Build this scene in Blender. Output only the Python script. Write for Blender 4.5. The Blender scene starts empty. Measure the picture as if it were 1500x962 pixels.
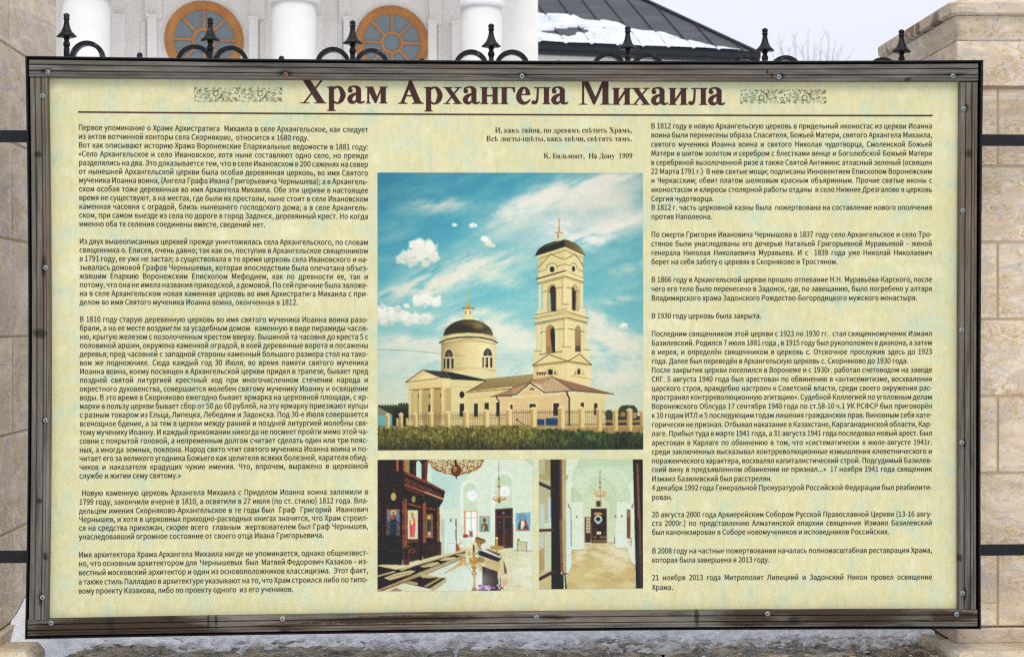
import bpy, bmesh, math, random, json
import numpy as np
from mathutils import Vector, Matrix
from mathutils.geometry import tessellate_polygon

S = bpy.context.scene
COL = S.collection
rad = math.radians

# ---------------------------------------------------------------- camera, world, sun, exposure
F = 2411.0                                   # focal length, in pixels of a 1500 pixel wide frame
Z0 = 1.0                                     # height of the board's lower edge
CAM = np.array([-0.1833, -4.3153, Z0+0.8105])
YAW, PITCH, ROLL = rad(2.523), rad(-0.165), rad(-0.057)
fw = np.array([math.sin(YAW)*math.cos(PITCH), math.cos(YAW)*math.cos(PITCH), math.sin(PITCH)])
rt = np.array([math.cos(YAW), -math.sin(YAW), 0.0])
up = np.cross(rt, fw)
rt, up = math.cos(ROLL)*rt+math.sin(ROLL)*up, -math.sin(ROLL)*rt+math.cos(ROLL)*up
cd = bpy.data.cameras.new('camera'); cam = bpy.data.objects.new('camera', cd); COL.objects.link(cam)
cd.sensor_width = 36; cd.lens = F/1500*36; cd.clip_start = .1; cd.clip_end = 3000
cam.matrix_world = Matrix(((rt[0], up[0], -fw[0], CAM[0]), (rt[1], up[1], -fw[1], CAM[1]), (rt[2], up[2], -fw[2], CAM[2]), (0, 0, 0, 1)))
cd.dof.use_dof = True; cd.dof.focus_distance = 4.32; cd.dof.aperture_fstop = 13
S.camera = cam

SUN_EL, SUN_ROT = rad(48), rad(170)
w = bpy.data.worlds.new('World'); S.world = w; w.use_nodes = True
nt = w.node_tree; bg = nt.nodes['Background']; bg.inputs['Strength'].default_value = .1
sky = nt.nodes.new('ShaderNodeTexSky'); sky.sky_type = 'NISHITA'; sky.sun_disc = False
sky.sun_elevation = SUN_EL; sky.sun_rotation = SUN_ROT; sky.air_density = 1.2; sky.dust_density = 2.5
cl = nt.nodes.new('ShaderNodeTexNoise'); cl.inputs['Scale'].default_value = 1.6; cl.inputs['Detail'].default_value = 5
rp = nt.nodes.new('ShaderNodeValToRGB'); rp.color_ramp.elements[0].color = (7.5, 7.9, 8.85, 1); rp.color_ramp.elements[1].color = (8.5, 8.75, 9.6, 1)
rp.color_ramp.elements[0].position = .35; rp.color_ramp.elements[1].position = .65
tc = nt.nodes.new('ShaderNodeTexCoord'); mx = nt.nodes.new('ShaderNodeMix'); mx.data_type = 'RGBA'; mx.inputs['Factor'].default_value = .93
nt.links.new(tc.outputs['Generated'], cl.inputs['Vector']); nt.links.new(cl.outputs['Fac'], rp.inputs['Fac'])
nt.links.new(sky.outputs['Color'], mx.inputs['A']); nt.links.new(rp.outputs['Color'], mx.inputs['B']); # an overcast sky grows brighter from the horizon to the zenith
sx = nt.nodes.new('ShaderNodeSeparateXYZ'); nt.links.new(tc.outputs['Generated'], sx.inputs[0]); mr = nt.nodes.new('ShaderNodeMapRange'); nt.links.new(sx.outputs['Z'], mr.inputs['Value'])
mr.inputs['From Min'].default_value = 0; mr.inputs['From Max'].default_value = 1; mr.inputs['To Min'].default_value = .95; mr.inputs['To Max'].default_value = 1.75
vm = nt.nodes.new('ShaderNodeVectorMath'); vm.operation = 'SCALE'; nt.links.new(mx.outputs['Result'], vm.inputs[0]); nt.links.new(mr.outputs['Result'], vm.inputs['Scale']); nt.links.new(vm.outputs[0], bg.inputs['Color'])
sl = bpy.data.lights.new('sun', 'SUN'); sl.energy = 1.4; sl.angle = rad(25); sl.color = (1, .97, .92)
so = bpy.data.objects.new('sun', sl); COL.objects.link(so)
# the sun stands behind the camera, a little to its right
so.rotation_euler = (math.pi/2-SUN_EL, 0, rad(10))
S.view_settings.view_transform = 'Standard'; S.view_settings.look = 'None'; S.view_settings.gamma = 1
S.view_settings.use_curve_mapping = False
S.view_settings.exposure = 0.02
S.cycles.max_bounces = 6; S.cycles.sample_clamp_indirect = 2.0; S.cycles.filter_width = 1.2; S.cycles.use_denoising = False      # the denoiser smears the small print
try: S.cycles.sampling_pattern = 'BLUE_NOISE'
except Exception: pass

# ---------------------------------------------------------------- sight lines: a measured pixel becomes a point on a real plane
def ray(px, py):
    d = fw+rt*((px-750)/F)-up*((py-481)/F)
    return d
def at(px, py, Y=0.0):
    d = ray(px, py); return CAM+d*((Y-CAM[1])/d[1])
def atx(px, py, X):
    d = ray(px, py); return CAM+d*((X-CAM[0])/d[0])
def atp(px, py, o, n):
    d = ray(px, py); o = np.asarray(o, float); n = np.asarray(n, float); return CAM+d*(((o-CAM)@n)/(d@n))
def atz(px, py, z):
    d = ray(px, py); return CAM+d*((z-CAM[2])/d[2])

# ---------------------------------------------------------------- scene tree
def tag(o, label=None, cat=None, group=None, kind=None):
    if label: o['label'] = label
    if cat: o['category'] = cat
    if group: o['group'] = group
    if kind: o['kind'] = kind
    return o
def empty(name, loc, label, cat, group=None):
    o = bpy.data.objects.new(name, None); COL.objects.link(o); o.location = tuple(loc); o.empty_display_size = .2
    o['_l'] = 1; del o['_l']
    return tag(o, label, cat, group)
def link(name, me, mat, parent=None, smooth=False, kind=None, label=None):
    o = bpy.data.objects.new(name, me); COL.objects.link(o)
    if mat is not None and not me.materials: me.materials.append(mat)
    if smooth:
        for p in me.polygons: p.use_smooth = True
    if parent is not None:
        o.parent = parent; o.matrix_parent_inverse = Matrix.Translation(parent.location).inverted() if parent.parent is None else Matrix.Identity(4)
    if kind: o['kind'] = kind
    if label: o['label'] = label
    return o
def sub(name, me, mat, parent, **k):
    """a sub-part: its parent part has an identity basis, so its own stays identity as well"""
    o = link(name, me, mat, None, **k); o.parent = parent; o.matrix_parent_inverse = Matrix.Identity(4); return o

class MB:
    """collects plain shapes in world coordinates and builds ONE mesh object from them"""
    def __init__(s): s.v, s.f = [], []
    def add(s, v, f):
        k = len(s.v); s.v += [tuple(map(float, p)) for p in v]; s.f += [tuple(i+k for i in q) for q in f]; return s
    def hexa(s, p):            # eight corners: four below, four above, both counter-clockwise from above
        return s.add(p, [(3, 2, 1, 0), (4, 5, 6, 7), (0, 1, 5, 4), (1, 2, 6, 5), (2, 3, 7, 6), (3, 0, 4, 7)])
    def box(s, a, b, bev=0):
        (x0, y0, z0), (x1, y1, z1) = a, b
        if not bev: return s.hexa([(x0, y0, z0), (x1, y0, z0), (x1, y1, z0), (x0, y1, z0), (x0, y0, z1), (x1, y0, z1), (x1, y1, z1), (x0, y1, z1)])
        e = bev; L = []
        for z, i in ((z0, e), (z0+e, 0), (z1-e, 0), (z1, e)): L.append([(x0+i, y0+i, z), (x1-i, y0+i, z), (x1-i, y1-i, z), (x0+i, y1-i, z)])
        return s.loft(L)
    def loft(s, rings, closed=True, caps=True):
        n = len(rings[0]); v = [p for r in rings for p in r]; f = []
        for i in range(len(rings)-1):
            for j in range(n if closed else n-1):
                k = (j+1) % n; f.append((i*n+j, i*n+k, (i+1)*n+k, (i+1)*n+j))
        if caps and closed: f.append(tuple(range(n-1, -1, -1))); f.append(tuple((len(rings)-1)*n+j for j in range(n)))
        return s.add(v, f)
    def lathe(s, c, prof, n=16, ax=2, sq=0):
        R = []
        for r, h in prof:
            ring = []
            for i in range(n):
                a = 2*math.pi*(i+.5)/n; k = r*(1+sq*math.cos(4*a))
                p = [k*math.cos(a), k*math.sin(a)]
                q = (c[0]+p[0], c[1]+p[1], c[2]+h) if ax == 2 else (c[0]+p[0], c[1]-h, c[2]+p[1])
                ring.append(q)
            R.append(ring)
        return s.loft(R)
    def tube(s, pts, r, n=6):
        pts = [Vector(p) for p in pts]; R = []; rs = r if hasattr(r, '__len__') else [r]*len(pts)
        for i, p in enumerate(pts):
            t = (pts[min(i+1, len(pts)-1)]-pts[max(i-1, 0)]).normalized()
            a = t.cross(Vector((0, 1, 0))); a = a if a.length > .1 else t.cross(Vector((1, 0, 0))); a.normalize(); b = t.cross(a)
            R.append([tuple(p+(a*math.cos(q)+b*math.sin(q))*rs[i]) for q in [2*math.pi*j/n for j in range(n)]])
        return s.loft(R)
    def mesh(s, name='mesh'):
        me = bpy.data.meshes.new(name); me.from_pydata(s.v, [], s.f); me.update()
        bm = bmesh.new(); bm.from_mesh(me); bmesh.ops.recalc_face_normals(bm, faces=bm.faces); bm.to_mesh(me); bm.free(); return me
    def build(s, name, mat, parent=None, **k): return link(name, s.mesh(name), mat, parent, **k)
    def sub(s, name, mat, parent, **k): return sub(name, s.mesh(name), mat, parent, **k)

# ---------------------------------------------------------------- materials
def lin(c):
    c = np.asarray(c, float)/255; return np.where(c <= .04045, c/12.92, ((c+.055)/1.055)**2.4)
def L4(c, k=1.0): return tuple(float(min(v*k, .95)) for v in lin(c))+(1.0,)
class NM:
    """small node-material builder"""
    def __init__(s, name, rough=.8, spec=.3, metal=0):
        s.m = bpy.data.materials.new(name); s.m.use_nodes = True; s.t = s.m.node_tree; s.b = s.t.nodes['Principled BSDF']
        s.b.inputs['Roughness'].default_value = rough; s.b.inputs['Specular IOR Level'].default_value = spec; s.b.inputs['Metallic'].default_value = metal
        s.tc = s.t.nodes.new('ShaderNodeTexCoord')
    def map(s, scale=(1, 1, 1), loc=(0, 0, 0), rot=(0, 0, 0)):
        m = s.t.nodes.new('ShaderNodeMapping'); m.inputs['Scale'].default_value = scale; m.inputs['Location'].default_value = loc; m.inputs['Rotation'].default_value = rot
        s.t.links.new(s.tc.outputs['Object'], m.inputs['Vector']); return m.outputs['Vector']
    def map2(s, vec, scale, loc):
        m = s.t.nodes.new('ShaderNodeMapping'); m.inputs['Scale'].default_value = scale; m.inputs['Location'].default_value = loc; s.t.links.new(vec, m.inputs['Vector']); return m.outputs['Vector']
    def noise(s, vec, scale=1, detail=4, rough=.55, dist=0):
        n = s.t.nodes.new('ShaderNodeTexNoise'); n.inputs['Scale'].default_value = scale; n.inputs['Detail'].default_value = detail; n.inputs['Roughness'].default_value = rough; n.inputs['Distortion'].default_value = dist
        s.t.links.new(vec, n.inputs['Vector']); return n.outputs['Fac']
    def ramp(s, fac, stops):
        r = s.t.nodes.new('ShaderNodeValToRGB'); e = r.color_ramp.elements
        while len(e) < len(stops): e.new(.5)
        for k, (p, c) in zip(e, stops): k.position = p; k.color = c if hasattr(c, '__len__') else (c, c, c, 1)
        s.t.links.new(fac, r.inputs['Fac']); return r.outputs['Color']
    def mix(s, fac, a, b, mode='MIX'):
        m = s.t.nodes.new('ShaderNodeMix'); m.data_type = 'RGBA'; m.blend_type = mode
        for v, k in ((fac, 'Factor'), (a, 'A'), (b, 'B')):
            if isinstance(v, (int, float, tuple)): m.inputs[k].default_value = v
            else: s.t.links.new(v, m.inputs[k])
        return m.outputs['Result']
    def math(s, op, a, b=0.0):
        m = s.t.nodes.new('ShaderNodeMath'); m.operation = op
        for v, i in ((a, 0), (b, 1)):
            if isinstance(v, (int, float)): m.inputs[i].default_value = v
            else: s.t.links.new(v, m.inputs[i])
        return m.outputs['Value']
    def color(s, c):
        if isinstance(c, tuple): s.b.inputs['Base Color'].default_value = c
        else: s.t.links.new(c, s.b.inputs['Base Color'])
        return s
    def rough(s, c): s.t.links.new(c, s.b.inputs['Roughness']); return s
    def bump(s, h, dist=.002, strength=1.0):
        b = s.t.nodes.new('ShaderNodeBump'); b.inputs['Distance'].default_value = dist; b.inputs['Strength'].default_value = strength
        s.t.links.new(h, b.inputs['Height']); s.t.links.new(b.outputs['Normal'], s.b.inputs['Normal']); return s
    def near(s, pts, axes=(1, 1, 1)):
        """1 close to any of the listed places, 0 away from them (used for knots, stains, rust runs)"""
        out = None; dn = s.t.nodes.new('ShaderNodeTexNoise'); dn.inputs['Scale'].default_value = 70; dn.inputs['Detail'].default_value = 4
        s.t.links.new(s.tc.outputs['Object'], dn.inputs['Vector']); d1 = s.t.nodes.new('ShaderNodeVectorMath'); d1.operation = 'SUBTRACT'; d1.inputs[1].default_value = (.5, .5, .5); s.t.links.new(dn.outputs['Color'], d1.inputs[0])
        d2 = s.t.nodes.new('ShaderNodeVectorMath'); d2.operation = 'MULTIPLY_ADD'; d2.inputs[1].default_value = (.012, 0, .012); s.t.links.new(d1.outputs[0], d2.inputs[0]); s.t.links.new(s.tc.outputs['Object'], d2.inputs[2])
        for (x, y, z), r in pts:
            m = s.map2(d2.outputs[0], tuple(a/q for a, q in zip(axes, r)), (-x/r[0]*axes[0], -y/r[1]*axes[1], -z/r[2]*axes[2]))
            n = s.t.nodes.new('ShaderNodeVectorMath'); n.operation = 'LENGTH'; s.t.links.new(m, n.inputs[0])
            v = s.math('SUBTRACT', 1.0, n.outputs['Value']); v = s.math('MAXIMUM', v, 0.0)
            out = v if out is None else s.math('MAXIMUM', out, v)
        return out
PG = .91      # how much darker than its printed colour a lit sheet renders

def paper_mat():
    m = NM('printed_paper', .5, .2); v = m.map()
    n1 = m.noise(v, 3.2, 4, .6); n2 = m.noise(m.map((1, 1, 1), (7, 3, 1)), 13, 6, .7); n3 = m.noise(m.map((1, 1, .35)), 70, 4, .7); n4 = m.noise(m.map((1.5, 1, 1), (3, 1, 9)), 320, 2, .6)
    a = m.ramp(n1, [(.32, L4((200, 207, 162), PG)), (.5, L4((215, 211, 158), PG)), (.68, L4((226, 224, 178), PG))])
    b = m.ramp(n2, [(.34, L4((178, 198, 158), PG)), (.44, L4((208, 208, 162), PG)), (.52, L4((217, 202, 138), PG)), (.70, L4((232, 228, 184), PG))])
    c = m.mix(.6, a, b); g = m.ramp(n3, [(.25, (.8, .84, .74, 1)), (.55, (1, 1, 1, 1)), (.8, (1.04, 1.03, 1.0, 1))])
    c = m.mix(.75, c, g, 'MULTIPLY'); h = m.ramp(n4, [(.3, (.80, .83, .78, 1)), (.6, (1.03, 1.03, 1.02, 1))]); c = m.mix(.7, c, h, 'MULTIPLY')
    c = m.mix(1.0, c, (.985, .985, 1.12, 1), 'MULTIPLY'); m.color(c); m.bump(n4, .0002, .3); return m.m
def ink(name, c, rough=.5): return NM(name, rough, .12).color(L4(c, 1.15)).m
def print_mat():
    m = NM('printed_photograph', .4, .25); a = m.t.nodes.new('ShaderNodeAttribute'); a.attribute_name = 'Col'; m.color(a.outputs['Color']); return m.m
def wood_mat(name, ax, seed, dark=0.0, knots=(), stains=(), tone=1.0):
    m = NM(name, .8, .12)
    st = {'x': (1, 1, 1), 'z': (1, 1, 1)}[ax]
    lo = (4, 60, 60) if ax == 'x' else (60, 60, 4); fi = (14, 500, 500) if ax == 'x' else (500, 500, 14); bl = (1.2, 8, 14) if ax == 'x' else (14, 8, 1.2)
    n1 = m.noise(m.map(lo, (seed, seed, 0)), 1, 5, .65, .3); n2 = m.noise(m.map(fi, (seed*2, 0, seed)), 1, 3, .7); n3 = m.noise(m.map(bl, (seed, 3, 5)), 1, 4, .6)
    c = m.ramp(n1, [(.28, (.04*tone, .038*tone, .034*tone, 1)), (.43, (.11*tone, .103*tone, .09*tone, 1)), (.57, (.165*tone, .152*tone, .13*tone, 1)), (.74, (.235*tone, .222*tone, .195*tone, 1))])
    warm = m.ramp(n3, [(.5, (0, 0, 0, 1)), (.72, (1, 1, 1, 1))]); c = m.mix(m.math('MULTIPLY', warm, .75), c, (.15*tone, .105*tone, .07*tone, 1))
    g = m.ramp(n2, [(.25, (.45, .45, .46, 1)), (.5, (1, 1, 1, 1)), (.75, (1.35, 1.33, 1.3, 1))]); c = m.mix(.85, c, g, 'MULTIPLY')
    if stains:
        s = m.math('ADD', m.near(stains), m.math('ADD', m.math('MULTIPLY', m.math('SUBTRACT', n1, .5), 2.2), m.math('MULTIPLY', m.math('SUBTRACT', n3, .5), 1.6))); s = m.ramp(s, [(.12, 0.), (.55, 1.)]); c = m.mix(m.math('MULTIPLY', s, .96), c, m.mix(n2, (.012, .010, .009, 1), (.065, .042, .026, 1)))
    if knots:
        s = m.ramp(m.near(knots), [(.05, 0.), (.6, 1.)]); c = m.mix(m.math('MULTIPLY', s, .85), c, (.022, .018, .015, 1))
    c = m.mix(1.0, c, (1.035, 1.0, .94, 1), 'MULTIPLY'); m.color(c); m.bump(m.math('ADD', n1, n2), .0012, .8); return m.m
def stone_mat(name, seed, warm=.5, tone=1.0, streak=(3, 3, 9), dirt=0.0):
    m = NM(name, .82, .25)
    n1 = m.noise(m.map(streak, (seed, seed*1.3, 2)), 1, 6, .62, 1.2); n2 = m.noise(m.map((1, 1, 1.6), (seed*2, 1, 5)), 16, 7, .68, 1.5); n3 = m.noise(m.map((1, 1, 1), (seed, 9, 1)), 90, 3, .6)
    v4 = m.t.nodes.new('ShaderNodeObjectInfo')
    A = (.53*tone, .43*tone, .30*tone, 1); B = (.46*tone, .40*tone, .335*tone, 1); C = (.36*tone, .235*tone, .11*tone, 1); D = (.60*tone, .52*tone, .40*tone, 1)
    c = m.ramp(n1, [(.36, B), (.45, A), (.53, D), (.57, B), (.66, A)])
    ve = m.ramp(n2, [(.445, 0.), (.495, 1.), (.54, 0.)]); vm = m.ramp(m.noise(m.map((2, 2, 5), (seed, 6, 6)), 2.2, 4, .6, .8), [(.42, .1), (.6, 1.)]); c = m.mix(m.math('MULTIPLY', m.math('MULTIPLY', ve, vm), .95), c, C)
    gr = m.ramp(n2, [(.54, 0.), (.62, 1.)]); c = m.mix(m.math('MULTIPLY', gr, .65), c, (.38*tone, .335*tone, .305*tone, 1))
    pit = m.ramp(n3, [(.30, (.45, .40, .34, 1)), (.36, (1, 1, 1, 1)), (.8, (1.06, 1.06, 1.06, 1))]); c = m.mix(.8, c, pit, 'MULTIPLY')
    n7 = m.noise(m.map((1, 1, 1.5), (seed, 2, 8)), 5, 6, .7, .8); c = m.mix(m.math('MULTIPLY', m.ramp(n7, [(.52, 0.), (.66, 1.)]), .45), c, (.33*tone, .25*tone, .16*tone, 1))
    rnd = m.ramp(v4.outputs['Random'], [(0., (.9, .89, .88, 1)), (1., (1.08, 1.06, 1.02, 1))]); c = m.mix(1.0, c, rnd, 'MULTIPLY')
    if dirt:
        n5 = m.noise(m.map((7, 7, 7), (seed, 4, 4)), 1, 7, .75, .5); d = m.ramp(n5, [(.53 if dirt > .6 else .58, 0.), (.60 if dirt > .6 else .66, 1.)]); c = m.mix(m.math('MULTIPLY', d, dirt), c, (.17, .11, .06, 1))
    m.color(c); m.bump(m.math('ADD', m.math('MULTIPLY', n3, .5), n2), .003, .7); return m.m
def plain(name, c, rough=.7, spec=.3, metal=0, nz=.12, sc=6, bump=.002, stretch=(1, 1, 1)):
    m = NM(name, rough, spec, metal); n = m.noise(m.map(stretch), sc, 5, .6); lo = tuple(v*(1-nz) for v in c)+(1,); hi = tuple(min(1, v*(1+nz)) for v in c)+(1,)
    m.color(m.ramp(n, [(.3, lo), (.7, hi)])); m.bump(n, bump, .5); return m.m

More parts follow.
